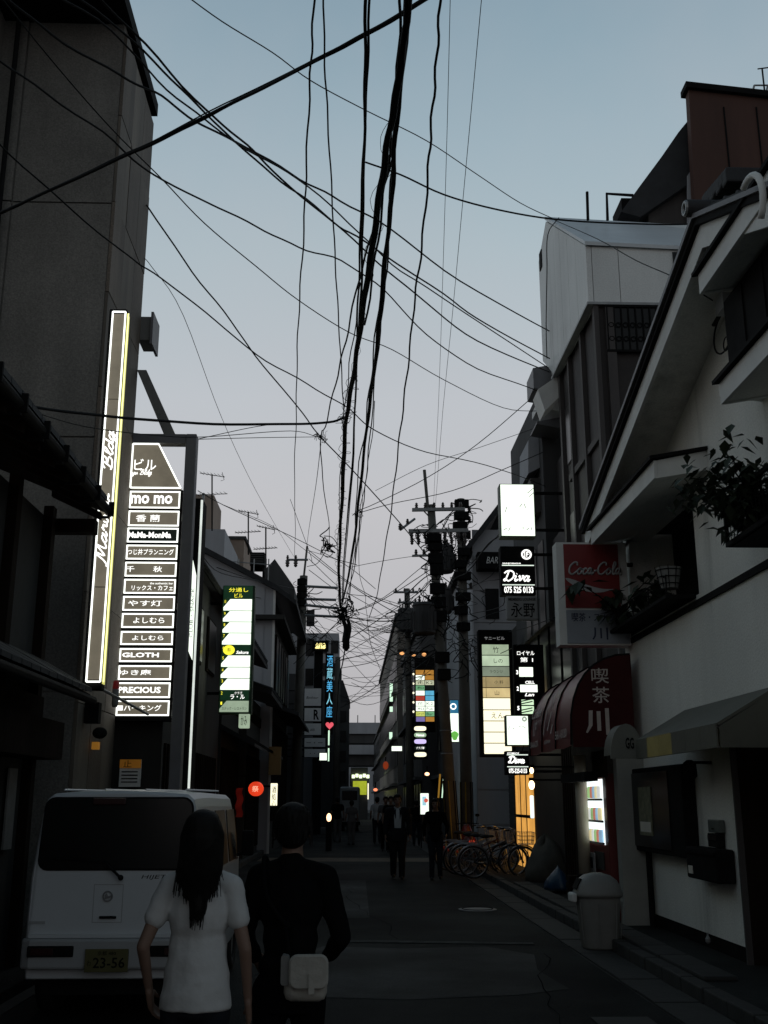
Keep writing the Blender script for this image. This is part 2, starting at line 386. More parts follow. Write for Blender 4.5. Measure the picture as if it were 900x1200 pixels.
# gutters of L-shaped blocks and kerbs, each block a piece
gr = MB(); gr.box(2.552,3.06,-6,120,-.02,.0); gut = gr.build('gutter_right', M_GROUND, kind='structure')
bl = MB(); bl.box(2.56,2.94,0,.585,0,.022); b0 = bl.build('gutter_block', M_KERB, gut)
for i in range(44):
    c = b0 if i == 0 else instance(b0, (0, 0, 0)); c.location = (random.uniform(-.006,.006), 6+i*.6, random.uniform(-.004,.004))
kr = MB(); kr.box(2.962,3.08,-6,120,-.02,.005); ker = kr.build('kerb_right', M_GROUND, kind='structure')
bl = MB(); bl.bbox(2.965,3.11,0,.588,0,.135,.015); b0 = bl.build('kerb_stone', M_KERB, ker)
for i in range(44):
    c = b0 if i == 0 else instance(b0, (0, 0, 0)); c.location = (random.uniform(-.006,.006), 6+i*.6, random.uniform(-.006,.006))
pv = MB(); pv.box(3.115,4.6,-6,120,-.02,.12); pav = pv.build('pavement_right', M_ASPH, kind='structure')
st = MB(); st.bbox(3.118,3.42,0,.69,.121,.16,.01); s0 = st.build('step_slab', M_KERB, pav)
for i in range(16):
    c = s0 if i == 0 else instance(s0, (0, 0, 0)); c.location = (random.uniform(-.008,.008), 10+i*.705, random.uniform(-.004,.004))
gl = MB(); gl.box(-2.9,-2.76,-6,120,-.02,.005); kel = gl.build('kerb_left', M_GROUND, kind='structure')
bl = MB(); bl.bbox(-2.88,-2.755,0,.588,0,.12,.015); b0 = bl.build('kerb_stone', M_KERB, kel)
for i in range(40):
    c = b0 if i == 0 else instance(b0, (0, 0, 0)); c.location = (random.uniform(-.006,.006), 12+i*.6, random.uniform(-.006,.006))
pv = MB(); pv.box(-4.4,-2.9,-6,120,-.02,.10); pv.build('pavement_left', M_ASPH, kind='structure')

# ================================================================ LEFT SIDE
# ---- old two-storey timber house in front of the concrete block
H1 = empty('wooden_house', (-3.9, 6.5, 0), 'old timber shop house with long dark eave, at the left edge beside the van', 'house')
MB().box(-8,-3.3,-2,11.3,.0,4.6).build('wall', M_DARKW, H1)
MB().box(-3.3,-3.26,-2,8.6,2.75,4.4).build('plaster_panel', M_OCHRE, H1)
for y in (2.0,4.2,6.4,8.62,10.0,11.2): MB().box(-3.3,-3.2,y-.07,y+.07,0,4.7).build('timber_post', M_DARK, H1)
MB().box(-3.3,-3.18,-2,11.3,2.45,2.68).build('timber_beam', M_DARK, H1)
# upper eave
EV = aY(126,600,11.5); EX, EZ = EV.x, EV.z+.06
MB().xz([(-7.9,EZ+2.14),(EX,EZ),(EX,EZ-.08),(-7.9,EZ+2.06)], -2, 11.5).build('roof', M_DARK, H1)
rt = H1
e = MB(); e.xz([(-7.9,EZ+2.20),(EX+.04,EZ+.06),(EX+.04,EZ+.005),(-7.9,EZ+2.145)], 0, .27); t0 = e.build('tile_row', M_TILE, H1)
for i in range(47):
    c = t0 if i == 0 else instance(t0, (0, 0, 0)); c.location = (0, -2.1+i*.285, random.uniform(-.006,.006))
e = MB(); e.tube([(EX+.02,-2,EZ-.06),(EX+.02,11.55,EZ-.06)], .045, 10); e.build('gutter', M_BLACK, H1, smooth=True)
e = MB(); e.box(EX+.03,EX+.09,0,.03,EZ-.13,EZ+.03); e.box(EX-.1,EX+.04,0,.03,EZ-.155,EZ-.13); k0 = e.build('gutter_bracket', M_BLACK, H1)
for i in range(17):
    c = k0 if i == 0 else instance(k0, (0, 0, 0)); c.location = (0, 1.0+i*.65, 0)
r = MB(); r.xz([(-3.3,EZ+.16),(EX-.04,EZ-.10),(EX-.04,EZ-.18),(-3.3,EZ+.08)], 0, .07); k0 = r.build('rafter', M_DARK, H1)
for i in range(28):
    c = k0 if i == 0 else instance(k0, (0, 0, 0)); c.location = (0, -1.6+i*.48, 0)
MB().box(-3.3,EX-.08,11.3,11.45,EZ-.34,EZ-.19).build('eave_end_board', M_DARK, H1)
# lower eave over the shop front
MB().xz([(-3.3,3.05),(-2.72,2.72),(-2.72,2.66),(-3.3,2.99)], -2, 11.35).build('lower_roof', M_DARK, H1)
e = MB(); e.xz([(-3.3,3.11),(-2.68,2.77),(-2.68,2.725),(-3.3,3.06)], 0, .25); t0 = e.build('tile_row', M_TILE, H1)
for i in range(48):
    c = t0 if i == 0 else instance(t0, (0, 0, 0)); c.location = (0, -1.8+i*.272, random.uniform(-.004,.004))
MB().tube([(-2.7,-2,2.66),(-2.7,11.4,2.66)], .045, 8).build('lower_gutter', M_BLACK, H1, smooth=True)
MB().box(-3.28,-2.95,4,11.3,2.05,2.42).build('shop_sign_box', M_DARK, H1)
for y in (4.3,5.2,6.1,7.0,7.9,8.8):
    d = MB().box(-3.28,-3.2,y,y+.86,.1,2.0).build('sliding_door', M_DARK, H1)
    MB().box(-3.2,-3.19,y+.08,y+.78,.7,1.9).build('glass', M_GLASSD, d)
    for k in range(1,7): MB().box(-3.19,-3.175,y+.08+.1*k,y+.095+.1*k,.7,1.9).build('lattice_bar', M_DARK, d)
M_POSTER1 = mat('faded_white_poster', (.2,.2,.19), .7, .2, 6, 0)
M_POSTER2 = mat('faded_blue_poster', (.06,.16,.24), .7, .3, 6, 0)
M_POSTER3 = mat('faded_orange_poster', (.35,.13,.03), .7, .3, 6, 0)
for py0,py1,m_,Y in ((895,940,M_POSTER1,9.6),(896,932,M_POSTER1,11.0)):
    pass
MB().box(-3.27,-3.25,9.75,10.15,1.2,1.95).build('poster', M_POSTER1, H1)
MB().box(-3.27,-3.25,10.6,10.85,1.2,1.95).build('poster', M_POSTER1, H1)
MB().box(-3.19,-3.165,7.5,7.66,.9,1.75).build('poster', M_POSTER3, H1)
MB().box(-3.19,-3.165,7.9,8.2,.8,1.8).build('poster', M_POSTER2, H1)

# ---- tall concrete building
ZT = 12.3
B2 = empty('concrete_building', (-5.5, 13.8, 0), 'tall grey concrete building with a brown clad street corner carrying the vertical lit name sign', 'building')
MB().box(-9,-3.28,12.95,15.0,0,ZT).build('wall', M_CONCD, B2)
# cement panels on the face towards the camera
zs = [0, 2.9, 6.1, aY(100,238,12.93).z, ZT]
for i in range(4):
    MB().box(-4.6,-3.285,12.925,12.948,zs[i]+.012,zs[i+1]-.012).build('wall_panel', M_CONCD, B2)
    MB().box(-9,-4.625,12.90,12.948,zs[i]+.012,zs[i+1]-.012).build('wall_panel', M_CONCD, B2)
# brown stone cladding on the street face, slabs
nz_ = 9; dz = (ZT-.25)/nz_
M_TB = [M_TILEB, mat('brown_stone_cladding_dark', (.14,.12,.095), .75,.5,1.3,.3,bscale=18,streak=True)]
for i in range(nz_):
    for j in range(3):
        y0 = 12.93+j*.70
        MB().box(-3.278,-3.235+random.uniform(-.004,.004),y0+.006,y0+.694,.1+i*dz+.006,.1+(i+1)*dz-.006).build('cladding_slab', M_TB[(i+j) % 2], B2)
# overhanging roof slab
MB().box(-9,-3.19,12.2,15.05,ZT,ZT+.22).build('roof_slab', M_BLACK, B2)
MB().box(-9,-3.6,12.6,14.9,ZT+.22,ZT+.6).build('parapet', M_CONCD, B2)
# nearer wing at the far left with a drain pipe
MB().box(-9,-4.95,11.9,12.95,0,ZT-.02).build('side_wing', M_CONCD, B2)
MB().tube([(-4.72,12.78,.1),(-4.72,12.78,ZT)], .035, 8).build('conduit', M_BLACK, B2, smooth=True)
MB().tube([(-5.05,11.82,.1),(-5.05,11.82,ZT-.1)], .055, 10).build('drain_pipe', M_CONC, B2, smooth=True)
for z in (5,7,9,11): MB().torus((-5.05,11.82,z), .065, .02, 'z', 12, 5).build('pipe_clamp', M_GALV, B2)
# small ledge box on the far corner
lb = MB().box(-3.27,-3.09,15.05,15.5,8.4,8.78).build('balcony_box', M_CONC, B2)
MB().box(-3.088,-3.05,15.02,15.53,8.33,8.85).build('edge_trim', M_POSTG, lb)
# fittings near the ground
MB().box(-3.22,-3.05,13.2,13.35,2.55,2.8).build('wall_lamp', M_BLACK, B2)
MB().sphere((-3.04,13.3,2.44), (.09,.09,.07)).build('security_camera', M_BLACK, B2, smooth=True)
MB().tube([(-3.2,13.1,3.05),(-2.75,14.8,2.78)], .02, 6).build('stay_rod', M_GALV, B2)
MB().lathe((-3.12,14.4,3.08), [(.04,0),(.045,.01),(.04,.09),(.03,.11)], 12).build('alarm_light', E('red_alarm', (.3,.02,.02), .12), B2, smooth=True)
MB().lathe((-3.12,14.4,2.84), [(.03,0),(.045,.04),(.045,.235)], 12).build('alarm_base', M_CONC, B2, smooth=True)
MB().box(-3.2,-3.12,13.6,13.7,2.26,2.35).build('amber_lamp', E('amber_lamp', (.5,.22,.03), .3), B2)
# base and dark passage to the right of it
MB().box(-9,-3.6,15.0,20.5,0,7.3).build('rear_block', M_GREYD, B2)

# ---- vertical name sign
def vsign():
    Y = 12.35
    a = aY(113,798,Y); b = aY(152,365,Y)
    x0, x1 = a.x-.13, b.x-.07
    p0 = aY(127,366,Y); p1 = aY(112,799,Y); w = aY(145,480,Y).x-aY(124,480,Y).x
    x0 = (p0.x+p1.x)/2; x0 -= .02; x1 = x0 + .158; z0, z1 = p1.z, p0.z
    S = empty('vertical_name_sign', ((x0+x1)/2, Y, z0), 'tall narrow brown lit sign with white outline and script lettering, on the concrete corner', 'sign')
    MB().bbox(x0-.05,x1+.012,Y,Y+.16,z0-.09,z1+.05,.012).build('box', M_BLACK, S)
    zc = [z0+.02, z0+(z1-z0)*.32, z0+(z1-z0)*.52, z0+(z1-z0)*.78, z1-.02]
    zc = [z0+.02, aY(118,690,Y).z, aY(126,488,Y).z, aY(133,467,Y).z, z1-.02]
    zc = [z0+.02, aY(118,688,Y).z, aY(131,468,Y).z, z1-.02]
    for i in range(3): MB().box(x0+.012,x1-.012,Y-.012,Y,zc[i]+.006,zc[i+1]-.006).build('face_panel', E_BROWNF, S)
    t = .011
    for (a0,a1,c0,c1) in ((x0,x0,z0,z1),(x1,x1,z0,z1)): MB().tube([(a0,Y-.02,c0),(a1,Y-.02,c1)], t, 6).build('outline_tube', E_TUBE, S)
    MB().tube([(x0,Y-.02,z0),(x1,Y-.02,z0)], t, 6).build('outline_tube', E_TUBE, S)
    MB().tube([(x0,Y-.02,z1),(x1,Y-.02,z1)], t, 6).build('outline_tube', E_TUBE, S)
    MB().box(x1+.012,x1+.018,Y+.02,Y+.14,z0-.02,z1).build('side_strip', E_YEL, S)
    MB().tube([(x1+.026,Y+.03,z0),(x1+.026,Y+.03,z1)], .009, 5).build('side_tube', E('yellow_tube', (.95,.95,.45), 1.2), S)
    for z in (z0+.5, (z0+z1)/2, z1-.5): MB().box(x0,x0+.05,Y+.165,12.92,z-.03,z+.03).build('bracket', M_BLACK, S)
    zt = aY(110,660,Y).z
    script('Maruyu', (x1-.038,Y-.018,zt), (0,0,2.0), (-1,0,0), .118, .0095, E_LET, S)
    zt = aY(120,570,Y).z
    script('Bldg.', (x1-.038,Y-.018,aY(120,551,Y).z), (0,0,1.95), (-1,0,0), .115, .0095, E_LET, S)
vsign()

# ---- tenant directory board
def rowx(px, py, Y): return aY(px, py, Y).x
DY = 15.0
DB = empty('tenant_directory_board', (-2.85, DY, aY(175,840,DY).z), 'large lit directory of stacked brown name panels with a slanted top, behind the concrete corner', 'sign')
XL_, XR_ = -3.23, rowx(204,700,DY)
ROWS = [(576,596,'mo mo'),(599,617,'香 蘭'),(619,636,'MaMa-MonMa'),(639,656,'つじ井プランニング'),(659,676,'千　　秋'),(679,696,'リックス・カフェ'),
        (699,716,'やす灯'),(719,736,'よしむら'),(740,756,'よしむら'),(760,776,'GLOTH'),(780,797,'ゆき庵'),(800,818,'PRECIOUS'),(821,839,'■パーキング')]
XR_ = [rowx(x,y,DY) for x,y in ((211,585),(199,830))]; XR_ = sum(XR_)/2
SPAN = {'mo mo':(.02,.85), '香 蘭':(.15,.62), 'MaMa-MonMa':(-.05,.86), '千　　秋':(-.1,.72), 'リックス・カフェ':(.15,.95), 'やす灯':(.1,.75), 'よしむら':(.22,.82), 'GLOTH':(.05,.75), 'ゆき庵':(.02,.62), 'PRECIOUS':(-.08,.82), '■パーキング':(0,.85), 'つじ井プランニング':(.03,.93)}
zb = aY(170,842,DY).z; ztop = aY(180,574,DY).z
MB().box(-3.235,XR_+.03,DY,DY+.22,zb-.03,ztop).build('cabinet', M_BLACK, DB)
E_BLKF = E('black_lit_panel', (.01,.02,.015), .3)
def outline(x0,x1,z0,z1,y,t,m,par,name='outline_strip'):
    mb = MB(); mb.box(x0,x1,y-.008,y,z0,z0+t); mb.box(x0,x1,y-.008,y,z1-t,z1); mb.box(x0,x0+t,y-.008,y,z0+t,z1-t); mb.box(x1-t,x1,y-.008,y,z0+t,z1-t)
    return mb.build(name, m, par)
for i,(a,b,s) in enumerate(ROWS):
    z1 = aY(175,a,DY).z; z0 = aY(175,b,DY).z
    p = MB().box(-3.225,XR_,DY-.02,DY-.001,z0,z1).build('name_panel', E_BLKF if s.startswith('MaMa') else E_BROWNF, DB)
    outline(-3.225,XR_,z0,z1,DY-.02,.020,E_TUBE,p)
    w = XR_+3.225; u, v = SPAN[s]
    zz0, zz1 = z0+.065, z1-.06
    if s == 'リックス・カフェ':
        text('the authentic bar', -3.225+w*.5, -3.225+w*.95, z1-.075, z1-.045, DY-.023, E_LET, p, bold=.01)
        zz1 = z1-.09; zz0 = z0+.045
    text(s, -3.225+w*max(.02,u), -3.225+w*v, zz0, zz1, DY-.024, E_LET, p, bold=.03)
# slanted top panel
z1 = aY(185,521,DY).z; z0 = aY(185,573,DY).z
poly = [(-3.225,z0+.01),(XR_,z0+.01),(-2.93+.08,z1),(-3.225,z1)]
cp = MB().xz([(x,z) for x,z in poly], DY-.02, DY+.2).build('top_panel', E_BROWNF, DB)
mb = MB()
for i in range(4):
    a, b = poly[i], poly[(i+1) % 4]; mb.tube([(a[0],DY-.026,a[1]),(b[0],DY-.026,b[1])], .012, 6)
mb.build('outline_strip', E_TUBE, cp)
text('ビル', -3.19, -2.87, z0+.28, z0+.45, DY-.024, E_LET, cp, bold=.02)
script('yu Bldg.', (-3.21,DY-.026,z0+.21), (1,0,0), (0,0,1), .078, .0045, E_LET, cp)
# its steel frame
xp0, xp1 = rowx(207,720,DY)+.0, rowx(222,720,DY)
FZ = aY(218,512,DY).z
SF = empty('sign_frame', ((xp0+xp1)/2, DY, 0), 'grey steel post with a top beam framing the tenant directory board', 'sign frame')
MB().bbox(XR_+.045,XR_+.20,DY-.06,DY+.16,0.1,FZ+.03,.01).build('post', M_POSTG, SF)
MB().box(-3.23,XR_+.04,DY-.04,DY+.14,FZ-.11,FZ+.03).build('beam', M_POSTG, SF)
a = aY(168,445,DY); b = aY(200,513,DY)
MB().prism([(a.x-.1,DY-.02,a.z+.15),(a.x+.04,DY-.02,a.z+.15),(b.x+.07,DY-.02,FZ+.03),(b.x-.1,DY-.02,FZ+.03)], (0,.1,0)).build('brace', M_CONC, SF)
MB().box(XR_+.0,XR_+.25,DY-.12,DY+.22,.09,.16).build('base_plate', M_GALV, SF)
for zc in (2.8,4.3,5.6): MB().box(XR_+.03,XR_+.045,DY+.0,DY+.1,zc-.05,zc+.05).build('fixing_lug', M_GALV, SF)

# parking notice on the low wall
PW = MB().box(-3.6,-2.62,15.25,15.4,0,2.9).build('passage_wall', M_DARKW, label='dark rendered wall of the passage below the tenant directory board', cat='wall')
x0,x1 = rowx(140,905,14.9), rowx(165,905,14.9)
NS = MB().box(x0,x1,14.9,14.93,aY(150,922,14.9).z,aY(150,890,14.9).z).build('notice_sign', M_WHITET, label='small white notice with an orange band reading 止, low beside the van roof', cat='sign')
MB().box(x0,x1,14.885,14.899,aY(150,900,14.9).z,aY(150,890,14.9).z).build('orange_band', mat('orange_print', (.75,.28,.03), .6,.1,4,0,em=(.5,.2,.02),es=.10), NS)
text('止', x0+.05, x0+.16, aY(150,899,14.9).z, aY(150,891,14.9).z, 14.88, M_BLACK, NS)
for k in range(4): MB().box(x0+.03,x1-.04,14.892,14.899,aY(150,905+k*4,14.9).z,aY(150,903.7+k*4,14.9).z).build('print_line', M_BLACK, NS)

# ---- next lit sign seen edge-on
EY = 16.6
xa, xb = rowx(219,760,EY), rowx(231,760,EY)
z1 = aY(230,584,EY).z; z0 = aY(222,924,EY).z
ES = empty('edge_lit_sign', ((xa+xb)/2, EY, z0), 'tall slim white lit sign with a fluorescent edge, just right of the directory post', 'sign')
MB().box(xa+.02,xb-.02,EY,EY+.5,z0,z1).build('box', M_BLACK, ES)
E_EDGE = E('fluorescent_edge', (.80,.86,.80), .9)
MB().box(xb-.045,xb-.015,EY-.02,EY+.02,z0,z1-.03).build('lit_edge', E_EDGE, ES)
zm0 = aY(222,770,EY).z; zm1 = aY(222,660,EY).z
MB().xz([(xa,zm0+.15),(xb-.065,zm0-.05),(xb-.065,zm1-.2),(xa+.03,zm1+.05),(xa,zm1-.25)], EY-.015, EY-.001).build('lit_face', E_WHITE, ES)
text('CLUB・SNACK', xa+.03, xb-.08, zm0+.3, zm1-.4, EY-.02, M_POSTG, ES, rot=90)
for z in (z0+1, z1-1): MB().box(-3.2,xa,EY+.2,EY+.26,z,z+.06).build('bracket', M_BLACK, ES)

# ---- dark town house with low front
B3 = empty('dark_town_house', (-4.5, 22, 0), 'dark plastered town house behind the green tenant sign', 'house')
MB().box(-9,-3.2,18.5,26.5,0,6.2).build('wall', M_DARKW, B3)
MB().xz([(-9,8.0),(-2.95,6.3),(-2.95,6.18),(-9,7.85)], 18.4, 26.6).build('roof', M_TILE, B3)
MB().tube([(-2.97,18.3,6.2),(-2.97,26.6,6.2)], .06, 8).build('gutter', M_BLACK, B3)
for y in (19.2,21.4,23.6):
    w = MB().box(-3.2,-3.16,y,y+1.3,4.4,5.6).build('window_frame', M_DARK, B3)
    MB().box(-3.165,-3.14,y+.06,y+1.24,4.46,5.54).build('glass', M_GLASSD, w)
for i in range(26): MB().box(-3.2,-3.15,18.8+i*.28,18.86+i*.28,.2,2.6).build('lattice_slat', M_DARK, B3)

# ================================================================ LEFT SIDE, FARTHER
# ---- green tenant sign
GY = 24.0
def rect(px0,px1,py0,py1,Y):
    ym = (py0+py1)/2; xm = (px0+px1)/2
    return aY(px0,ym,Y).x, aY(px1,ym,Y).x, aY(xm,py1,Y).z, aY(xm,py0,Y).z     # x0,x1,z0,z1
x0,x1,z0,z1 = rect(259.5,294,687,835,GY)
GS = empty('green_tenant_sign', ((x0+x1)/2, GY, z0), 'tall lit tenant sign with green frame, yellow characters and white panels, on the left', 'sign')
M_GREENF = mat('green_sign_frame', (.02,.06,.025), .5,.1,3,0)
MB().bbox(x0-.02,x1+.05,GY,GY+.32,z0-.03,z1+.02,.015).build('box', M_GREENF, GS)
E_GREEN = E('lit_dark_green', (.006,.028,.012), .8)
E_YELL = E('lit_yellow_print', (.95,.85,.05), 1.3)
E_GPALE = E('dim_pale_green_acrylic', (.33,.42,.30), .95)
def zz(py, Y=GY, px=277): return aY(px,py,Y).z
hd = MB().box(x0,x1,GY-.02,GY-.001,zz(701),z1).build('header_panel', E_GREEN, GS)
text('分通し', x0+.12,x1-.1,zz(694)+.0,zz(689),GY-.024,E_YELL,hd,bold=.02)
text('ビル', x0+.25,x1-.22,zz(700.5),zz(695.5),GY-.024,E_YELL,hd,bold=.02)
prs = [(702,716,1),(716,729,1),(729,742,1),(742,756,1),(756,768,2),(768,782,1),(782,795,1),(795,809,1),(809,821,3),(821,835,4)]
for k,(a,b,t) in enumerate(prs):
    m_ = {1:E_WHITE,2:E_GREEN,3:E_GREEN,4:E_GPALE}[t]
    p = MB().box(x0+.01,x1-.01,GY-.02,GY-.001,zz(b)+.012,zz(a)-.006).build('tenant_panel', m_, GS)
    if t in (1,4): MB().xz([(x0+.01,zz(a)-.006),(x0+.16,zz(a)-.006),(x0+.01,zz(b)+.08)], GY-.024, GY-.021).build('floor_flag', E_GREEN, p)
    text(str([10,9,8,7,6,5,4,3,2,1][k]), x0+.03,x0+.065,zz(a+5),zz(a+1.5),GY-.027,E_YELL,p)
    if t == 2:
        MB().lathe((0,0,0),[(.001,0),(.12,0),(.12,.004),(.001,.004)],20)
        mb = MB(); c = Vector((x0+.17, GY-.024, (zz(a)+zz(b))/2)); P=[c+Vector((.13*math.cos(q),0,.11*math.sin(q))) for q in [i*math.pi/12 for i in range(24)]]
        mb.prism(P,(0,-.004,0)).build('yellow_disc', E_YELL, p); text('寿', c.x-.05,c.x+.05,c.z-.05,c.z+.05,GY-.031,E_GREEN,p)
        text('Sakura', x0+.33,x1-.05,zz(b)+.03,zz(b)+.10,GY-.024,E_LET,p,shear=.3,bold=.02)
    if t == 3:
        text('クラブ', x0+.33,x0+.5,zz(a)-.09,zz(a)-.03,GY-.024,E_LET,p); text('ラ・ル', x0+.24,x1-.1,zz(b)+.03,zz(b)+.13,GY-.024,E_LET,p,bold=.03)
    if t == 4: text('スナック・レストラン', x0+.06,x1-.05,zz(b)+.05,zz(b)+.12,GY-.024,M_GREENF,p)
    M_FAINT = mat('faint_grey_print', (.5,.55,.5), .7,.1,4,0,em=(.8,.86,.78),es=1.25)
    if t == 1: text(['喫茶','小料理','スナック','割烹','','すし','千鳥','バー花','',''][k] or '和', x0+.25,x1-.14,zz(b)+.06,zz(a)-.08,GY-.023,M_FAINT,p,keep=True)
for z in (z0+.4, z1-.4): MB().box(-3.2,x0,GY+.12,GY+.18,z,z+.06).build('bracket', M_BLACK, GS)
x2,x3,z2,z3 = rect(279.5,292,836,853,GY)
TG = MB().bbox(x2,x3,GY+.02,GY+.2,z2,z3,.02).build('hanging_tag_sign', E_GPALE, label='small pale green tag sign hanging below the green tenant sign', cat='sign')
text('かみ', x2+.05,x3-.05,z2+.05,z3-.05,GY+.015,M_BLACK,TG)

# ---- plastered three-storey gable house behind
LY = 36.0
def pt(px,py,Y=LY): v = aY(px,py,Y); return (v.x, v.z)
B4 = empty('grey_gable_house', (-4.5, LY+4, 0), 'grey plastered gable house with dark street front, left of the utility pole', 'house')
tl, tr, br = pt(222,640), pt(321,690), (pt(321,800)[0], 0)
xr = pt(321,750)[0]
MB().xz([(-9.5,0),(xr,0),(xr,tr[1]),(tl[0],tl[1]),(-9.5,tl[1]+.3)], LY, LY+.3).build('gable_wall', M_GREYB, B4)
for i in range(7):
    xx = tl[0]+.3+i*(xr-tl[0]-.3)/7
    MB().box(xx,xx+.03,LY-.03,LY-.002,2.0,tr[1]+.05).build('cladding_batten', M_GREYB, B4)
MB().box(xr-.06,xr+.02,LY-.04,LY,0,tr[1]).build('corner_board', M_WHITET, B4)
MB().box(-9.5,xr-.02,LY+.3,LY+9,0,tr[1]-.3).build('wall', M_DARKW, B4)
rr = pt(352,716)
MB().xz([(tl[0]-.6,tl[1]+.35),(tl[0],tl[1]+.22),(xr+.05,tr[1]+.1),(xr+.75,tr[1]-.45),(xr+.75,tr[1]-.6),(xr,tr[1]-.06),(tl[0],tl[1]+.02),(tl[0]-.6,tl[1]+.12)], LY-.25, LY+9).build('roof', M_TILE, B4)
for i in range(6):
    w = MB().box(xr-.02,xr+.04,LY+.8+i*1.35,LY+1.8+i*1.35,5.2,7.2).build('window_frame', M_DARK, B4)
    MB().box(xr+.03,xr+.05,LY+.86+i*1.35,LY+1.74+i*1.35,5.26,7.14).build('glass', M_GLASSD, w)
for i in range(24): MB().box(xr-.02,xr+.05,LY+.3+i*.35,LY+.42+i*.35,1.0,4.2).build('lattice_slat', M_DARK, B4)
MB().box(-5,xr+.35,LY-.3,LY+9,7.55,7.7).build('balcony_slab', M_DARKW, B4)
MB().xz([(xr-.2,4.9),(xr+.9,4.45),(xr+.9,4.35),(xr-.2,4.7)], LY-.2, LY+9).build('lower_eave', M_TILE, B4)

# ---- low machiya with slanting eaves, in front of it
def machiya(name, Y0, Y1, X, ztop, ov, label, zlow=3.0):
    t = empty(name, (X-1, (Y0+Y1)/2, 0), label, 'house')
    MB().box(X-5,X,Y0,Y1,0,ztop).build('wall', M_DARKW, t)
    MB().xz([(X-3,ztop+1.35),(X+ov,ztop+.08),(X+ov,ztop-.05),(X-3,ztop+1.15)], Y0-.3, Y1+.2).build('roof', M_TILE, t)
    n = int((Y1-Y0+.5)/.3)
    b = MB(); b.tube([(X-3,0,ztop+1.36),(X+ov+.02,0,ztop+.1)], .06, 6); k0 = b.build('tile_row', M_TILE, t)
    for i in range(n):
        c = k0 if i == 0 else instance(k0, (0,0,0)); c.location = Vector((0, Y0-.25+i*.3, 0)) - wl(t)*0
    MB().xz([(X,zlow+.45),(X+ov*1.1,zlow),(X+ov*1.1,zlow-.08),(X,zlow+.33)], Y0, Y1).build('lower_eave', M_TILE, t)
    b = MB(); b.box(X,X+.05,0,.07,.3,zlow-.1); k0 = b.build('lattice_slat', M_DARK, t)
    for i in range(int((Y1-Y0)/.26)):
        c = k0 if i == 0 else instance(k0, (0,0,0)); c.location = (0, Y0+.1+i*.26, 0)
    b = MB(); b.box(X,X+.05,0,.05,zlow+.9,ztop-.4); k0 = b.build('upstairs_slat', M_DARK, t)
    for i in range(int((Y1-Y0)/.3)):
        c = k0 if i == 0 else instance(k0, (0,0,0)); c.location = (0, Y0+.1+i*.3, 0)
    return t
machiya('town_house', 26.6, 30.8, -3.15, 5.35, .75, 'dark town house with a steep tiled eave right beside the green tenant sign')
machiya('town_house', 31.0, 35.6, -2.95, 4.6, .7, 'lower dark town house with lattice front behind the red lantern')
# rooftop blocks
RB = empty('grey_rooftop_building', (-8, 48, 0), 'distant grey block with rooftop hut and antenna mast above the left roofs', 'building')
a = rect(225,262,620,700,48); MB().box(a[0]-1,a[1],48,54,0,a[3]).build('wall', M_GREYB, RB)
a = rect(226,250,580,622,50); MB().box(a[0],a[1],50,53,a[2]-.2,a[3]).build('stair_tower', M_TAN, RB)
a = rect(236,243,576,632,47.5); MB().tube([(a[0],47.8,a[2]),(a[0],47.8,a[3])], .07, 6).build('drain_pipe', M_GALV, RB)
a = rect(229,233,633,650,48); MB().box(a[0],a[1],47.9,48,a[2],a[3]).build('window', M_GLASSD, RB)
a = rect(262,285,632,700,54); TB = empty('tan_rooftop_building', ((a[0]+a[1])/2,56,0), 'small tan block showing above the grey gable roof', 'building')
MB().box(a[0],a[1],54,58,0,a[3]).build('wall', M_TAN, TB); MB().box(a[0]-.1,a[1]+.1,53.9,58.1,a[3],a[3]+.15).build('coping', M_GREYD, TB)
a = rect(293,310,647,663,42); WT = empty('rooftop_unit', ((a[0]+a[1])/2,43,a[2]), 'dark boxy unit standing on the roof ridge of the grey gable house', 'rooftop unit')
MB().bbox(a[0],a[1],42,43.2,a[2],a[3],.03).build('casing', M_BLACK, WT)
for i in range(5): MB().box(a[0]+.04,a[1]-.04,41.97,42,a[2]+.08+i*.09,a[2]+.12+i*.09).build('louvre', M_GREYD, WT)
for i in (0,1): MB().box(a[0]+.02+i*(a[1]-a[0]-.1),a[0]+.08+i*(a[1]-a[0]-.1),42.1,43.1,a[2]-1.5,a[2]).build('leg', M_BLACK, WT)
MB().xz([pt(310,668,42),pt(322,655,42),pt(345,688,42),pt(345,720,42),pt(310,720,42)], 42, 47).build('roof_gable', M_GREYD, label='small dark roof gable between the rooftop unit and the utility pole', cat='roof')
# railing on the roof
rl = MB(); 
for px in (262,280,298,315): v = aY(px,655,41); rl.tube([v, v+Vector((0,0,-1.1))], .025, 5)
rl.tube([aY(258,657,41), aY(318,662,41)], .02, 5)
rl.build('roof_railing', M_GALV, label='thin metal railing along the roof in front of the rooftop unit', cat='railing')

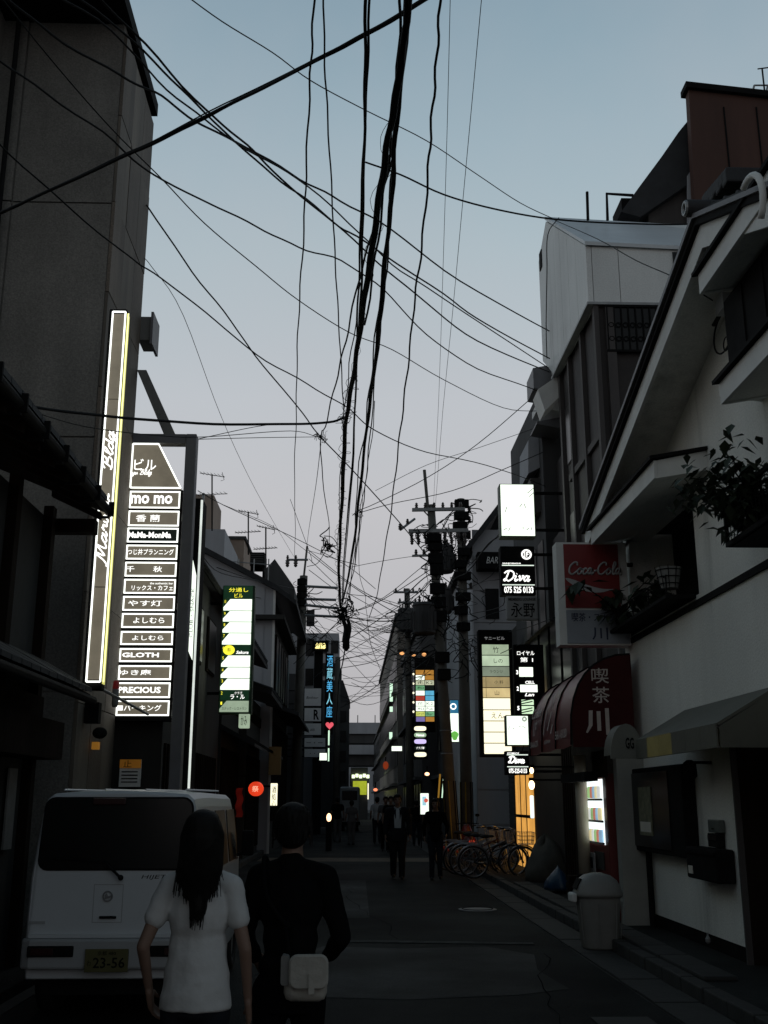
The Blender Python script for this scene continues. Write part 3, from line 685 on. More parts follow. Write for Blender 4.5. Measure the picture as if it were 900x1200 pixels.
def antenna(px, py0, py1, Y, label, w=1.2, tilt=.2):
    b = aY(px,py1,Y); t = aY(px,py0,Y)
    A = empty('roof_antenna', b, label, 'antenna', 'television antennas on the left roofs')
    MB().tube([b, t], .035, 6).build('mast', M_BLACK, A)
    def yagi(z, L_, s, n):
        mb = MB(); mb.tube([(t.x-L_/2, Y, z-tilt*.3*s), (t.x+L_/2, Y+.2, z+tilt*.3*s)], .018, 5); mb.build('boom', M_BLACK, A)
        for k in range(n):
            u = -L_/2 + L_*(k+.3)/n; MB().tube([(t.x+u, Y-.35+.02*k, z-.02+u*.1*s), (t.x+u+.08, Y+.4, z+.05+u*.1*s)], .011, 4).build('element', M_BLACK, A)
    yagi(t.z, w*1.1, -1, 7); yagi(t.z-.9, w*1.4, 1, 8)
    MB().tube([(t.x+w*.45,Y,t.z+.1),(t.x+w*.55,Y,t.z-.25),(t.x+w*.4,Y,t.z-.3)], .012, 4).build('reflector', M_BLACK, A)
antenna(248.5,556,622,46,'tallest television antenna on a pipe mast, leftmost of the roof antennas',1.0)
antenna(291,600,650,46,'middle television antenna of the three on the left roofs',.8)
antenna(311.5,618,665,44,'rightmost television antenna, just above the rooftop unit',.7)

# ---- street level left: lantern, lamp box, banner, fence, plants
v = aY(300,924.5,27)
LN = empty('paper_lantern', (v.x, 27, v.z-.22), 'round glowing red paper lantern hanging in front of the dark town house', 'lantern')
E_REDL = E('red_lantern_paper', (.85,.055,.015), .9)
mb = MB(); pr = []
for i in range(17):
    q = -math.pi/2 + math.pi*i/16; rr_ = .185*math.cos(q)*(1 + .03*(i % 2)); pr.append((max(.03,rr_), .175*math.sin(q)))
mb.lathe((v.x,27,v.z), pr, 20).build('shade', E_REDL, LN, smooth=True)
MB().lathe((v.x,27,v.z+.17), [(.07,0),(.07,.035),(.03,.04)], 12).build('top_ring', M_BLACK, LN)
MB().lathe((v.x,27,v.z-.20), [(.06,0),(.07,.03)], 12).build('bottom_ring', M_BLACK, LN)
MB().tube([(v.x,27,v.z+.2),(v.x-.02,27,v.z+.65)], .008, 4).build('cord', M_BLACK, LN)
text('祭', v.x-.08, v.x+.08, v.z-.07, v.z+.07, 26.80, E('lantern_character', (1,.55,.35), 1.1), LN, bold=.03)
v = aY(281,924,27.6)
BN = empty('red_banner', (v.x,27.6,.9), 'narrow red shop banner on a pole left of the red lantern', 'banner')
mb = MB(); P = [(v.x+.02*math.sin(i*1.3)+(-.08 if j==0 else .08), 27.6+.04*math.sin(i*1.1+j), 1.25+i*.07) for i in range(11) for j in (0,1)]
mb.add(P, [(2*i,2*i+1,2*i+3,2*i+2) for i in range(10)]); mb.build('cloth', mat('red_cloth',(.35,.03,.015),.8,.3,4,.2,em=(.4,.03,.02),es=.04), BN, smooth=True)
MB().tube([(v.x-.13,27.6,.0),(v.x-.13,27.6,2.3)], .014, 6).build('pole', M_BLACK, BN)
MB().tube([(v.x-.15,27.6,2.24),(v.x+.14,27.6,2.24)], .01, 6).build('cross_rod', M_BLACK, BN)
x0,x1,z0,z1 = rect(317,325,918,944,30)
LB = empty('lit_shop_sign', ((x0+x1)/2,30,z0), 'small upright cream lit box sign with black characters right of the red lantern', 'sign')
MB().bbox(x0-.02,x1+.02,30,30.16,z0-.02,z1+.02,.01).build('box', M_BLACK, LB); MB().box(x0,x1,29.985,30,z0,z1).build('lit_face', E_WARMW, LB)
for i,ch in enumerate('酒処心'): text(ch, x0+.035,x1-.03,z1-.06-.19*(i+1),z1-.08-.19*i,29.98,M_BLACK,LB,bold=.02)
MB().box(x0-.2,x0-.02,30.05,30.1,z1-.1,z1-.05).build('bracket', M_BLACK, LB)
x0,x1,z0,z1 = rect(315,329,875,908,31)
MB().box(x0,x1,31.0,31.2,z0,z1).build('noren_board', M_OCHRE, label='dim ochre board above the small cream lit box sign', cat='board')
FN = empty('lattice_fence', (-2.85,24.5,.1), 'low dark wooden lattice fence along the town houses beyond the van', 'fence')
for i in range(30): MB().box(-2.87,-2.83,22+i*.2,22.05+i*.2,.12,1.15).build('slat', M_DARK, FN)
MB().box(-2.89,-2.86,22,28,1.0,1.06).build('rail', M_DARK, FN); MB().box(-2.89,-2.86,22,28,.35,.41).build('rail', M_DARK, FN)

def leafplant(name, c, h, r, n, label, m=M_LEAF, size=.09, seed=1, pot=None, stems=6):
    rnd = random.Random(seed); c = Vector(c)
    P = empty(name, c, label, 'plant')
    mb = MB(); lv = MB()
    tips = []
    for k in range(stems):
        a = rnd.uniform(0, 6.28); q = [c]; d = Vector((math.cos(a)*.35, math.sin(a)*.35, 1)).normalized()
        for j in range(5):
            d = (d + Vector((math.cos(a)*.22, math.sin(a)*.22, rnd.uniform(-.1,.05)))).normalized()
            q.append(q[-1] + d*h/5)
        mb.tube(q, [.014*(1-.13*i) for i in range(6)], 5); tips += q[1:]
    mb.build('stem', M_DARK, P)
    for k in range(n):
        b = rnd.choice(tips) + Vector((rnd.gauss(0,r*.4), rnd.gauss(0,r*.4), rnd.gauss(0,r*.25)))
        a = rnd.uniform(0,6.28); L_ = size*rnd.uniform(.7,1.4); u = Vector((math.cos(a), math.sin(a), rnd.uniform(-1.5,.0))).normalized(); w = u.cross(Vector((0,0,1))).normalized()*L_*.27; nn = Vector((0,0,L_*.08))
        lv.add([b, b+u*L_*.4+w+nn, b+u*L_, b+u*L_*.4-w+nn, b+u*L_*.5], [(0,1,4),(1,2,4),(2,3,4),(3,0,4)])
    o = lv.build('foliage', m, P); o['kind'] = 'stuff'
    if pot:
        MB().lathe(c-Vector((0,0,pot)), [(pot*.42,0),(pot*.6,pot*.9),(pot*.66,pot*.92),(pot*.66,pot),(pot*.5,pot)], 14).build('pot', M_GREYD, P, smooth=False)
    return P

# ---- signs beyond the left pole
def lightbox(name, px0,px1,py0,py1,Y, label, face, depth=.25, frame=M_BLACK, cat='sign', wallx=None, m=.02, group=None):
    x0,x1,z0,z1 = rect(px0,px1,py0,py1,Y)
    S = empty(name, ((x0+x1)/2, Y, z0), label, cat, group)
    MB().bbox(x0,x1,Y,Y+depth,z0,z1,.012).build('box', frame, S)
    f = MB().box(x0+m,x1-m,Y-.014,Y-.001,z0+m,z1-m).build('face_panel', face, S)
    if wallx is not None:
        for z in (z0+.15*(z1-z0), z1-.15*(z1-z0)): MB().box(min(wallx,x0) if wallx<x0 else x1, x0 if wallx<x0 else wallx, Y+.08,Y+.13,z-.025,z+.025).build('bracket', M_BLACK, S)
    return S,(x0,x1,z0,z1),f
E_GREYS = E('unlit_grey_acrylic', (.13,.135,.14), .5, base=(.5,.5,.5))
M_SIGNW = mat('unlit_white_sign', (.78,.79,.79), .5,.08,3,0)
YS = 50
for (a,b,t,lab) in ((806,828,'Bonheur','unlit white sign with thin script, top one of the stack left of the blue neon'),(829,846,'R','unlit white sign with a large letter R left of the blue neon'),(847,862,'ais','unlit white sign with small slanted letters below the large letter R sign'),(864,876,'ー・ー','dim wide grey sign with a line of small print under the white sign stack'),(877,888,'・・・','lowest dim grey sign of the stack left of the blue neon')):
    S,(x0,x1,z0,z1),f = lightbox('stacked_sign', 356,377 if a<860 else 382,a,b,YS,lab,M_SIGNW,wallx=-2.9,group='unlit signs stacked left of the blue neon',m=.03)
    if t == 'R': text('R', x0+(x1-x0)*.55,x1-.12,z0+.1,z1-.1,YS-.02,M_BLACK,S,bold=.03)
    else: text(t, x0+.12,x1-.15,z0+.18*(z1-z0)+.1,z1-.12-.2*(z1-z0),YS-.02,M_GREYD,S,shear=.3,keep=True)
B5 = empty('white_slab_building', (-3.6, 60, 0), 'narrow pale building behind the stacked unlit signs', 'building')
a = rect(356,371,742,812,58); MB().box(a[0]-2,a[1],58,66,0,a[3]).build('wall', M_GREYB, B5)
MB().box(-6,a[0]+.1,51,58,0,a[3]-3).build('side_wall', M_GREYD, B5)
for k in range(4): MB().box(a[0]+.1,a[1]-.15,57.94,58,a[2]-1.2+k*1.6,a[2]-.3+k*1.6).build('window', M_GLASSD, B5)
B6 = empty('grey_rear_building', (-3, 88, 0), 'pale grey building rising behind the blue neon sign', 'building')
a = rect(370,397,742,800,85); MB().box(a[0],a[1],85,92,0,a[3]).build('wall', M_GREYB, B6)
for k in range(3):
    for j in range(2): MB().box(a[0]+.3+j*.9,a[0]+.9+j*.9,84.9,85,a[3]-1.6-k*1.8,a[3]-.6-k*1.8).build('window', M_GLASSD, B6)
S,(x0,x1,z0,z1),f = lightbox('lit_name_sign', 366,385,751,763,56,'small dark sign with glowing yellow letters above the blue neon',M_BLACK,wallx=None)
text('ana', x0+.15,x1-.15,z0+.12,z1-.12,55.97,E('yellow_letters',(1,.85,.3),1.6),S,shear=.3,bold=.04)
MB().box(x0+.1,x1-.3,56.3,57,0,z0+.4).build('sign_tower', M_BLACK, S)
# blue neon, vertical
BNS = empty('blue_neon_sign', (aY(387,850,54).x,54,aY(387,850,54).z), 'tall vertical blue neon sign of glowing characters with a red heart at its foot', 'neon sign')
x0,x1,z0,z1 = rect(382,391.5,768,853,54)
MB().box(x0-.05,x1-.05,54,54.3,z0-.3,z1+.1).build('box', M_BLACK, BNS)
E_BLUE = E('blue_neon', (.08,.42,.75), 1.0)
E_BLUE2 = E('pale_blue_neon', (.25,.65,.8), .9)
for i,ch in enumerate('酒蔵美人座'):
    h = (z1-z0-.45)/5; o = text(ch, x0+.03,x1-.08,z1-h*(i+1)+.06,z1-h*i,53.97,(E_BLUE,E_BLUE2)[i % 2],BNS,bold=.01,name='neon_character')
mb = MB(); c = Vector(((x0+x1)/2,53.97,z0+.12)); P = []
for i in range(24):
    q = i/24*2*math.pi; P.append(c+Vector((.2*math.sin(q)**3,0,.013*(13*math.cos(q)-5*math.cos(2*q)-2*math.cos(3*q)-math.cos(4*q)))))
mb.prism(P,(0,-.03,0)).build('heart', E('red_neon',(.9,.12,.16),.9), BNS)
S,(x0,x1,z0,z1),f = lightbox('lit_white_sign', 374,383.5,882,891.5,47,'small bright white square lit sign at the lower left of the blue neon',E_WHITE)
mb = MB(); a = aY(385.5,856,47); b = aY(385,892,47)
TN = empty('neon_tube_light', b, 'two upright greenish tube lights below the blue neon sign', 'tube light')
for (u,w) in ((0,.42),(.52,1.0)): MB().tube([b.lerp(a,u), b.lerp(a,w)], .035, 6).build('tube', E('greenish_tube',(.7,1,.75),1.1), TN)
MB().box(b.x-.03,b.x+.03,47.05,47.1,b.z,a.z).build('holder', M_BLACK, TN)
# dark tower with hipped top
B7 = empty('dark_tower', (-.7, 74, 0), 'dark narrow tower with a sloping top closing the left side of the street', 'building')
x0,x1,z0,z1 = rect(395,409,822,940,72)
MB().box(x0-1.2,x1,72,78,0,z1).build('wall', M_GREYD, B7)
MB().xz([(x0-1.2,z1),(x1+.05,z1),(x0+.35,z1+1.4),(x0-1.2,z1+1.4)],71.95,78).build('roof', M_TILE, B7)
a = rect(393,400,800,825,74); MB().box(a[0],a[1],74,76,a[2]-1,a[3]+1).build('mast', M_BLACK, B7)
for k in range(5): MB().box(x0+.05,x1-.2,71.93,72,1.5+k*1.3,2.2+k*1.3).build('window', M_GLASSD, B7)
# dim shop fronts left, between poles
B8 = empty('shop_row', (-4, 48, 0), 'row of dark low shop fronts behind the left utility pole', 'building')
MB().box(-8,-2.9,45.5,50.0,0,5.2).build('wall', M_DARKW, B8)
for k in range(3): MB().box(-2.9,-2.86,45.8+k*1.4,47+k*1.4,.2,2.4).build('shutter', M_GREYD, B8)
MB().box(-8,-3.0,58,71.5,0,7.5).build('rear_wall', M_GREYD, B8)
v = aY(385.5,958,38)
OL = empty('floor_lamp_sign', (v.x,38,0), 'small glowing orange white lamp standing low on the road at the left', 'lamp')
MB().sphere((v.x,38,v.z), (.085,.07,.14), 12, 8).build('shade', E('orange_lamp',(1,.55,.3),3.0), OL, smooth=True)
MB().box(v.x-.10,v.x+.10,37.9,38.1,0,v.z-.13).build('stand', M_BLACK, OL)

# ================================================================ END OF THE STREET
BR = empty('road_overpass', (0,150,0), 'grey concrete overpass crossing the far end of the street', 'bridge')
def zb(py): return aY(420,py,150).z
MB().box(-22,22,150,158,zb(871),zb(860)+.2).build('deck', M_GREYD, BR)
MB().box(-22,22,149.6,150,zb(860),zb(847)).build('parapet', M_GREYB, BR)
MB().box(-22,22,150.5,157.5,zb(897),zb(884)).build('girder', M_GREYD, BR)
MB().box(-22,22,149.7,150.3,zb(884),zb(873)).build('lower_rail', M_GREYB, BR)
for x in (-14,-4.5,5.5,14): MB().box(x-.6,x+.6,151,157,0,zb(870)).build('pier', M_GREYD, BR)
for i in range(10): MB().tube([(-11+i*2.4,150,zb(847)),(-11+i*2.4,150,zb(838))], .06, 5).build('rail_post', M_BLACK, BR)
FB = empty('far_building', (0,190,0), 'low distant grey building behind the overpass at the end of the street', 'building')
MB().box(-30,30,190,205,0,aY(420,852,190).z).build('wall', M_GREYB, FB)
for i in range(14): MB().box(-14+i*2,-12.8+i*2,189.9,190,4,6).build('window', M_GLASSD, FB)
YB = empty('yellow_shop', (0,100,0), 'bright yellow lit shop front with white lights at the end of the street', 'shop')
x0,x1,z0,z1 = rect(411,431,906,934,100)
MB().box(x0,x1,100,101,0,z1+.5).build('wall', M_GREYD, YB)
MB().box(x0+.2,x1-.1,99.9,99.98,z0+.2,z1-.7).build('lit_front', E('yellow_front',(.42,.48,.03),.8), YB)
for i in range(5):
    c = x0+.1+i*.33; MB().box(c,c+.26,99.8,99.9,z1-.45+.08*(i % 2),z1-.15+.08*(i % 2)).build('light_panel', E('greenish_light_panel',(.85,1,.6),2.0), YB)
MB().box(x1-.02,x1+.08,99.8,99.9,z0-.2,z1-.9).build('tube_light', E_WARMW, YB)

# ================================================================ RIGHT SIDE
WX = 3.9
RY, RZ = aX(824,262,3.35).y, aX(824,262,3.35).z          # ridge of the street gable
EYz = aX(690,618,3.35)                    # far foot of the barge board
sl = (RZ-EYz.z)/(EYz.y-RY)
_n = aX(900,232,3.35); sl2 = (RZ-_n.z)/(RY-_n.y)
def gz(y): return RZ - sl*(y-RY) if y > RY else RZ - sl2*(RY-y)
HW = empty('white_gable_house', (6, 9.5, 0), 'white stuccoed gable house with hooded upstairs windows and pale barge board, along the right edge', 'house')
LED = 3.77
RCY = aX(818,680,3.9).y
# wall pieces round the openings (x from 3.9 inwards)
MB().yz([(10.96,.27),(14.9,.27),(14.9,LED),(10.96,LED)], WX-.04, WX+.3).build('lower_wall', M_WHITE, HW)
MB().yz([(4,2.32),(10.955,2.32),(10.955,LED),(4,LED)], WX-.04, WX+.3).build('wall_over_door', M_WHITE, HW)
MB().yz([(10.96,.12),(14.9,.12),(14.9,.265),(10.96,.265)], WX-.02, WX+.3).build('plinth', M_BLACK, HW)
MB().box(WX-.07,WX-.042,3.9,14.95,LED-.04,LED+.03).build('ledge_trim', M_BLACK, HW)
MB().yz([(RCY,LED+.03),(14.9,LED+.03),(14.9,LED+.12),(RCY,LED+.12)], WX-.0, WX+.3).build('sill_wall', M_WHITE, HW)
MB().yz([(RCY,5.2),(14.9,5.2),(14.9,gz(14.9)-.12),(RCY,gz(RCY)-.12)], WX, WX+.3).build('gable_wall', M_WHITE, HW)
MB().yz([(RY,LED+.03),(RCY-.005,LED+.03),(RCY-.005,gz(RCY)-.12),(RY,gz(RY)-.12)], WX, WX+.3).build('gable_wall', M_WHITE, HW)
MB().yz([(4,LED+.03),(RY-.005,LED+.03),(RY-.005,gz(RY)-.12),(4,gz(4)-.12)], WX, WX+.3).build('gable_wall', M_WHITE, HW)
MB().box(WX+.02,WX+.9,14.6,14.9,.12,5.3).build('end_wall', M_WHITE, HW)
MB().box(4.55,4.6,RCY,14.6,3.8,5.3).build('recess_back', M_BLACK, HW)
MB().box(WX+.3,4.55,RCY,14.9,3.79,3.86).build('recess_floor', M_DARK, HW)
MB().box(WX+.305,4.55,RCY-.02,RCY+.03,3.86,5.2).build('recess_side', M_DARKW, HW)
# door opening
MB().box(4.5,4.55,4,10.96,.12,2.4).build('door_back', M_DARK, HW)
MB().box(WX+.0,4.5,10.9,10.955,.12,2.32).build('door_jamb', M_DARK, HW)
MB().box(WX-.06,WX+.04,10.92,10.955,.12,2.32).build('door_frame', M_BROWNC, HW)
for i in range(5): MB().box(4.46,4.5,5.5+i*1.05,6.45+i*1.05,.15,2.3).build('door_leaf', M_DARK, HW)
MB().box(4.0,4.015,10.0,10.3,1.55,2.28).build('hanging_cloth', mat('dim_orange_cloth',(.25,.08,.02),.8,.3,4,.2), HW)
# barge board, soffit and roof layers along the slope
def slope_prism(y0, y1, dz0, dz1, x0, x1, name, m):
    MB().yz([(y0,gz(y0)+dz0),(y1,gz(y1)+dz0),(y1,gz(y1)+dz1),(y0,gz(y0)+dz1)], x0, x1).build(name, m, HW)
for (a,b) in ((EYz.y+.15,RY),(RY,5.2)):
    slope_prism(a,b,-.26,-.02,3.32,3.36,'barge_board',M_WHITET)
    slope_prism(a,b,-.02,.05,3.27,7.5,'roof_board',M_BLACK)
    slope_prism(a,b,.05,.10,3.24,3.34,'edge_flashing',M_POSTG)
    slope_prism(a,b,-.12,-.10,3.36,3.9,'soffit',M_WHITE)
    slope_prism(a,b,.08,.16,3.33,7.5,'roof_deck',M_TILE)
b = MB(); b.tube([(3.36,0,0),(7.4,0,0)], .045, 8); k0 = b.build('roof_tile_roll', M_TILE, HW)
cnt = 0
yy = EYz.y
while yy > 5:
    c = k0 if cnt == 0 else instance(k0,(0,0,0)); c.location = Vector((0,yy,gz(yy)+.15)); cnt += 1; yy -= .3
MB().tube([(3.2,RY,RZ+.16),(7.4,RY,RZ+.16)], .085, 12).build('ridge_tile', M_TILE, HW, smooth=True)
MB().torus((3.19,RY,RZ+.16), .06, .02, 'x', 16, 6).build('ridge_end_tile', M_GALV, HW)
# hoods
def hood(y0, y1, z, name='window_hood', x0=3.3, up=.10):
    h = MB().prism([(x0,y0,z),(x0,y1,z),(x0,y1,z+.2),(x0,y0,z+.2)], (.035,0,0)).build(name, M_WHITET, HW)
    MB().prism([(x0+.037,y0,z),(WX-.002,y0,z+up),(WX-.002,y0,z+up+.22),(x0+.037,y0,z+.2)], (0,.035,0)).build('end_board', M_WHITET, h)
    MB().prism([(x0+.037,y1,z),(WX-.002,y1,z+up),(WX-.002,y1,z+up+.22),(x0+.037,y1,z+.2)], (0,-.035,0)).build('end_board', M_WHITET, h)
    MB().prism([(x0+.037,y0+.037,z+.015),(WX-.002,y0+.037,z+up+.015),(WX-.002,y0+.037,z+up+.035),(x0+.037,y0+.037,z+.035)], (0,y1-y0-.074,0)).build('soffit', M_WHITE, h)
    MB().prism([(x0-.05,y0-.05,z+.203),(WX-.002,y0-.05,z+up+.225),(WX-.002,y0-.05,z+up+.26),(x0-.05,y0-.05,z+.24)], (0,y1-y0+.1,0)).build('hood_roof', M_BLACK, h)
hp = aX(767,560,3.3); hood(hp.y, aX(692,622,3.3).y, hp.z)
hp = aX(820,345,3.3); hood(5.0, hp.y, hp.z); HZ2 = hp.z
hp = aX(845,474,3.3); hood(5.0, hp.y, hp.z); HZ3 = hp.z
BYE = aX(850,380,3.6).y; BZ = aX(853,434,3.55).z
# upstairs dark glazed bay with white base
MB().box(3.6,WX-.002,5.2,BYE,BZ,HZ2+.02).build('glazed_bay', M_BLACK, HW)
for i in range(8): MB().box(3.585,3.599,5.4+i*.5,5.44+i*.5,BZ+.01,HZ2).build('bay_mullion', M_BLACK, HW)
MB().prism([(3.5,5.2,BZ-.22),(WX-.002,5.2,BZ-.26),(WX-.002,5.2,BZ-.005),(3.5,5.2,BZ-.005)], (0,BYE+.05-5.2,0)).build('bay_base', M_WHITE, HW)
MB().box(WX-.03,WX-.002,5.4,7.6,3.95,HZ3-.1).build('dark_window', M_GLASSD, HW)
for i in range(3): MB().box(WX-.05,WX-.031,5.4+i*.98,5.46+i*.98,3.95,HZ3-.1).build('window_mullion', M_BLACK, HW)
# shelf under the big recess with a rail
MB().box(3.55,WX-.002,RCY+.1,14.85,3.86,3.90).build('planter_shelf', M_BLACK, HW)
rl = MB(); rl.tube([(3.57,RCY+.1,4.12),(3.57,14.8,4.12)], .009, 6)
for i in range(5): rl.tube([(3.57,RCY+.12+i*(14.65-RCY)/4,3.9),(3.57,RCY+.12+i*(14.65-RCY)/4,4.12)], .009, 6)
rl.build('shelf_rail', M_BLACK, HW)
# downpipes, conduits and the loose cables
MB().tube([(WX-.12,14.88,.2),(WX-.12,14.88,5.2)], .03, 8).build('downpipe', M_GALV, HW)
MB().tube([(WX-.10,14.1,.12),(WX-.10,14.1,1.08)], .04, 8).build('short_drain_pipe', M_BLACK, HW)
v = aX(848,395,3.75)
mb = MB(); P = [v+Vector((0,.02*i*0+.28*math.sin(i*.45), .20*math.cos(i*.45)+.05)) for i in range(12)]; mb.tube(spline(P,3), .01, 5)
mb.torus(v+Vector((-.02,-.1,-.12)), .07, .008, 'x', 14, 4); mb.tube([v+Vector((0,.25,.25)), v+Vector((0,0,.28)), v+Vector((0,-.3,.26))], .022, 6)
mb.build('loose_cable_loop', M_CABLE, HW)
v = aX(848,355,3.7); MB().box(v.x-.05,v.x+.15,v.y-.12,v.y+.1,v.z-.1,v.z+.06).build('junction_box', M_GALV, HW)
mb = MB(); v = aX(868,262,3.15); P = [v+Vector((0,-.22+.26*math.cos(q),.26*math.sin(q))) for q in [1.2+i*.25 for i in range(12)]]
mb.tube(P, .028, 8); mb.build('white_conduit_bend', M_WHITET, HW, smooth=True)
for i in range(7):
    v = aX(838+i*4,232-i*4.5,3.6); MB().bbox(v.x-.12,v.x+.25,v.y-.08,v.y+.06,v.z-.12+.03*(i%2),v.z+.04,.02).build('onigawara_tile', M_TILE, HW)

# ---- things on the near wall
v0 = aX(745,995,3.76); v1 = aX(803,895,3.76)
DC = empty('display_case', (3.8,(v0.y+v1.y)/2,v0.z), 'dark wall mounted display case with a small pale poster, under the grey awning', 'display case')
MB().bbox(3.7,WX-.045,v1.y,v0.y,v0.z,v1.z,.015).build('case', M_BLACK, DC)
MB().box(3.685,3.699,v1.y+.5,v0.y-.06,v0.z+.06,v1.z-.06).build('glass', M_GLASSD, DC)
a = aX(751,978,3.68); b = aX(762,922,3.68)
MB().box(3.672,3.683,b.y,a.y,a.z,b.z).build('poster', mat('green_beige_poster',(.20,.20,.13),.6,.5,9,0), DC)
MB().box(3.668,3.671,b.y+.05,a.y-.05,a.z+.04,a.z+.16).build('poster_caption', M_CREAM, DC)
v0 = aX(812,1028,3.72); v1 = aX(845,996,3.72)
PB = MB().bbox(3.66,WX-.045,v1.y,v0.y,v0.z,v1.z+.0,.02).build('mailbox', M_BLACK, label='black mailbox with a small pale sticker on the white wall beside the dark doorway', cat='mailbox')
MB().box(3.652,3.659,v0.y-.22,v0.y-.08,v0.z+.05,v0.z+.13).build('sticker', M_CREAM, PB)
MB().box(3.64,3.665,v1.y+.02,v0.y-.02,v1.z-.06,v1.z-.03).build('flap', M_BLACK, PB)
v0 = aX(831,975,3.8); v1 = aX(843,961,3.8)
IC = MB().bbox(3.79,WX-.045,v1.y,v0.y,v0.z,v1.z,.01).build('intercom', mat('grey_plastic',(.1,.12,.11),.5,.1,3,0), label='small grey intercom above the black mailbox', cat='intercom')
MB().lathe((3.78,(v0.y+v1.y)/2,v0.z+.03), [(.012,0),(.012,.012)], 8).build('button', M_BLACK, IC)
v0 = aX(832,992,3.8); v1 = aX(843,977,3.8)
CR = MB().bbox(3.78,WX-.045,v1.y,v0.y,v0.z,v1.z,.01).build('meter_box', M_BLACK, label='small black meter box between the grey intercom and the black mailbox', cat='meter')
MB().box(3.77,3.779,v1.y+.03,v0.y-.03,v1.z-.07,v1.z-.02).build('window', M_GLASSD, CR)
v0 = aX(806,912,3.72); v1 = aX(822,890,3.72)
SP = empty('wall_spotlight', ((3.75),(v0.y+v1.y)/2,v0.z), 'dark spotlight bracketed to the white wall just under the grey awning', 'spotlight')
MB().lathe((3.62,v1.y+.1,v0.z-.02), [(.03,0),(.075,.03),(.07,.17),(.03,.2)], 12).build('head', M_BLACK, SP, smooth=True)
MB().box(3.62,WX-.045,v1.y+.09,v1.y+.12,v0.z+.14,v0.z+.17).build('arm', M_BLACK, SP)
v0 = aX(830,1106,3.8); MB().lathe((3.8,v0.y,v0.z-.0), [(.012,0),(.028,.02),(.028,.05),(.01,.08),(.01,.11)], 10).build('wall_tap', M_GALV, label='small metal tap fitting low on the white wall below the mailbox', cat='tap')

# ---- long grey awning
AW = empty('grey_awning', (3.6,10.8,2.1), 'long grey green canvas awning with yellow sheen as added glow, over the white wall', 'awning')
y0, y1 = aX(842,860,3.28).y, aX(747,875,3.28).y
zc0 = aX(842,847,3.28).z; zc1 = aX(842,876,3.28).z; zw = aX(900,806,3.86).z
yend = y1
MB().prism([(3.27,y0,zc0),(3.27,y1,zc0),(WX-.045,y1,zw),(WX-.045,y0-.0,zw)], (.02,0,-.02)).build('roof_canvas', M_CANV, AW)
n=6
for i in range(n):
    MB().box(3.262,3.275,y0+(y1-y0)*i/n+.004,y0+(y1-y0)*(i+1)/n-.004,zc1,zc0-.003).build('valance_panel', mat('canvas_added_glow',(.10,.095,.05),.6,.2,3,.15,em=(.03,.026,.006),es=.6) if i in (3,4) else M_CANV, AW)  # two panels emit a weak yellow glow in place of lamplight on canvas
MB().prism([(3.29,y0+.0,zc1),(WX-.045,y0,zc1),(WX-.045,y0,zw-.03),(3.29,y0,zc0-.03)], (0,.012,0)).build('end_panel', M_CANV, AW)
for i in range(5):
    yy = y0+.05+(y1-y0-.1)*i/4; MB().tube([(3.29,yy,zc0-.04),(WX-.06,yy,zw-.04)], .014, 6).build('rib', M_GALV, AW)
MB().tube([(3.29,y0+.05,zc1+.01),(3.29,y1-.05,zc1+.01)], .014, 6).build('front_bar', M_GALV, AW)
x0,x1,z0,z1 = rect(715,754,848,889,12.6)
GG = empty('round_awning', ((x0+x1)/2,12.9,z0), 'small rounded pale awning end marked GG at the far end of the grey awning', 'awning')
P = []; 
for i in range(13):
    q = math.pi*i/12; u = (x0+x1)/2 - (x1-x0)/2*math.cos(q); w = z0+.04 + (z1-z0-.04)*math.sin(q); P.append((u,w))
MB().xz([(x0,z0)]+P+[(x1,z0)], 12.6, 12.63).build('end_panel', mat('pale_grey_canvas',(.17,.175,.15),.7,.12,3,.1), GG)
mb = MB(); n = len(P); mb.add([(u,12.63,w) for u,w in P]+[(u,12.95,w) for u,w in P], [(i,i+1,n+i+1,n+i) for i in range(n-1)]); mb.build('barrel_canvas', M_CANV, GG, smooth=True)
text('GG', (x0+x1)/2-.02,(x0+x1)/2+.08,z0+.11,z0+.24,12.59,M_BLACK,GG,bold=.03)
mb = MB()
for k in range(8):
    pass

# ---- plants and pots on the shelves
leafplant('spiky_plant', (3.62,14.15,3.98), .75, .20, 150, 'potted plant with long drooping leaves on the ledge behind the red cola sign', size=.22, seed=3, stems=5)
leafplant('potted_plant', (4.05,13.1,3.9), .35, .10, 50, 'low dark plant on the ledge between the drooping plant and white basket', size=.14, seed=9)
v = aX(785,690,3.66)
M_POTP = mat('dull_white_pot',(.22,.22,.21),.8,.2,5,.1)
PT = empty('flower_pot', v, 'pale wire basket flower pot hanging on the rail of the recessed ledge', 'flower pot')
MB().lathe(v, [(.10,0),(.12,.10),(.145,.22),(.15,.24),(.13,.24)], 14).build('pot', M_POTP, PT, smooth=False)
mb = MB()
for k in range(3): mb.torus(v+Vector((0,0,.05+k*.08)), .122+k*.014, .006, 'z', 16, 4)
for k in range(10):
    a = k*.628; mb.tube([v+Vector((.105*math.cos(a),.105*math.sin(a),0)), v+Vector((.16*math.cos(a),.16*math.sin(a),.25))], .005, 4)
mb.build('wire_basket', M_BLACK, PT)
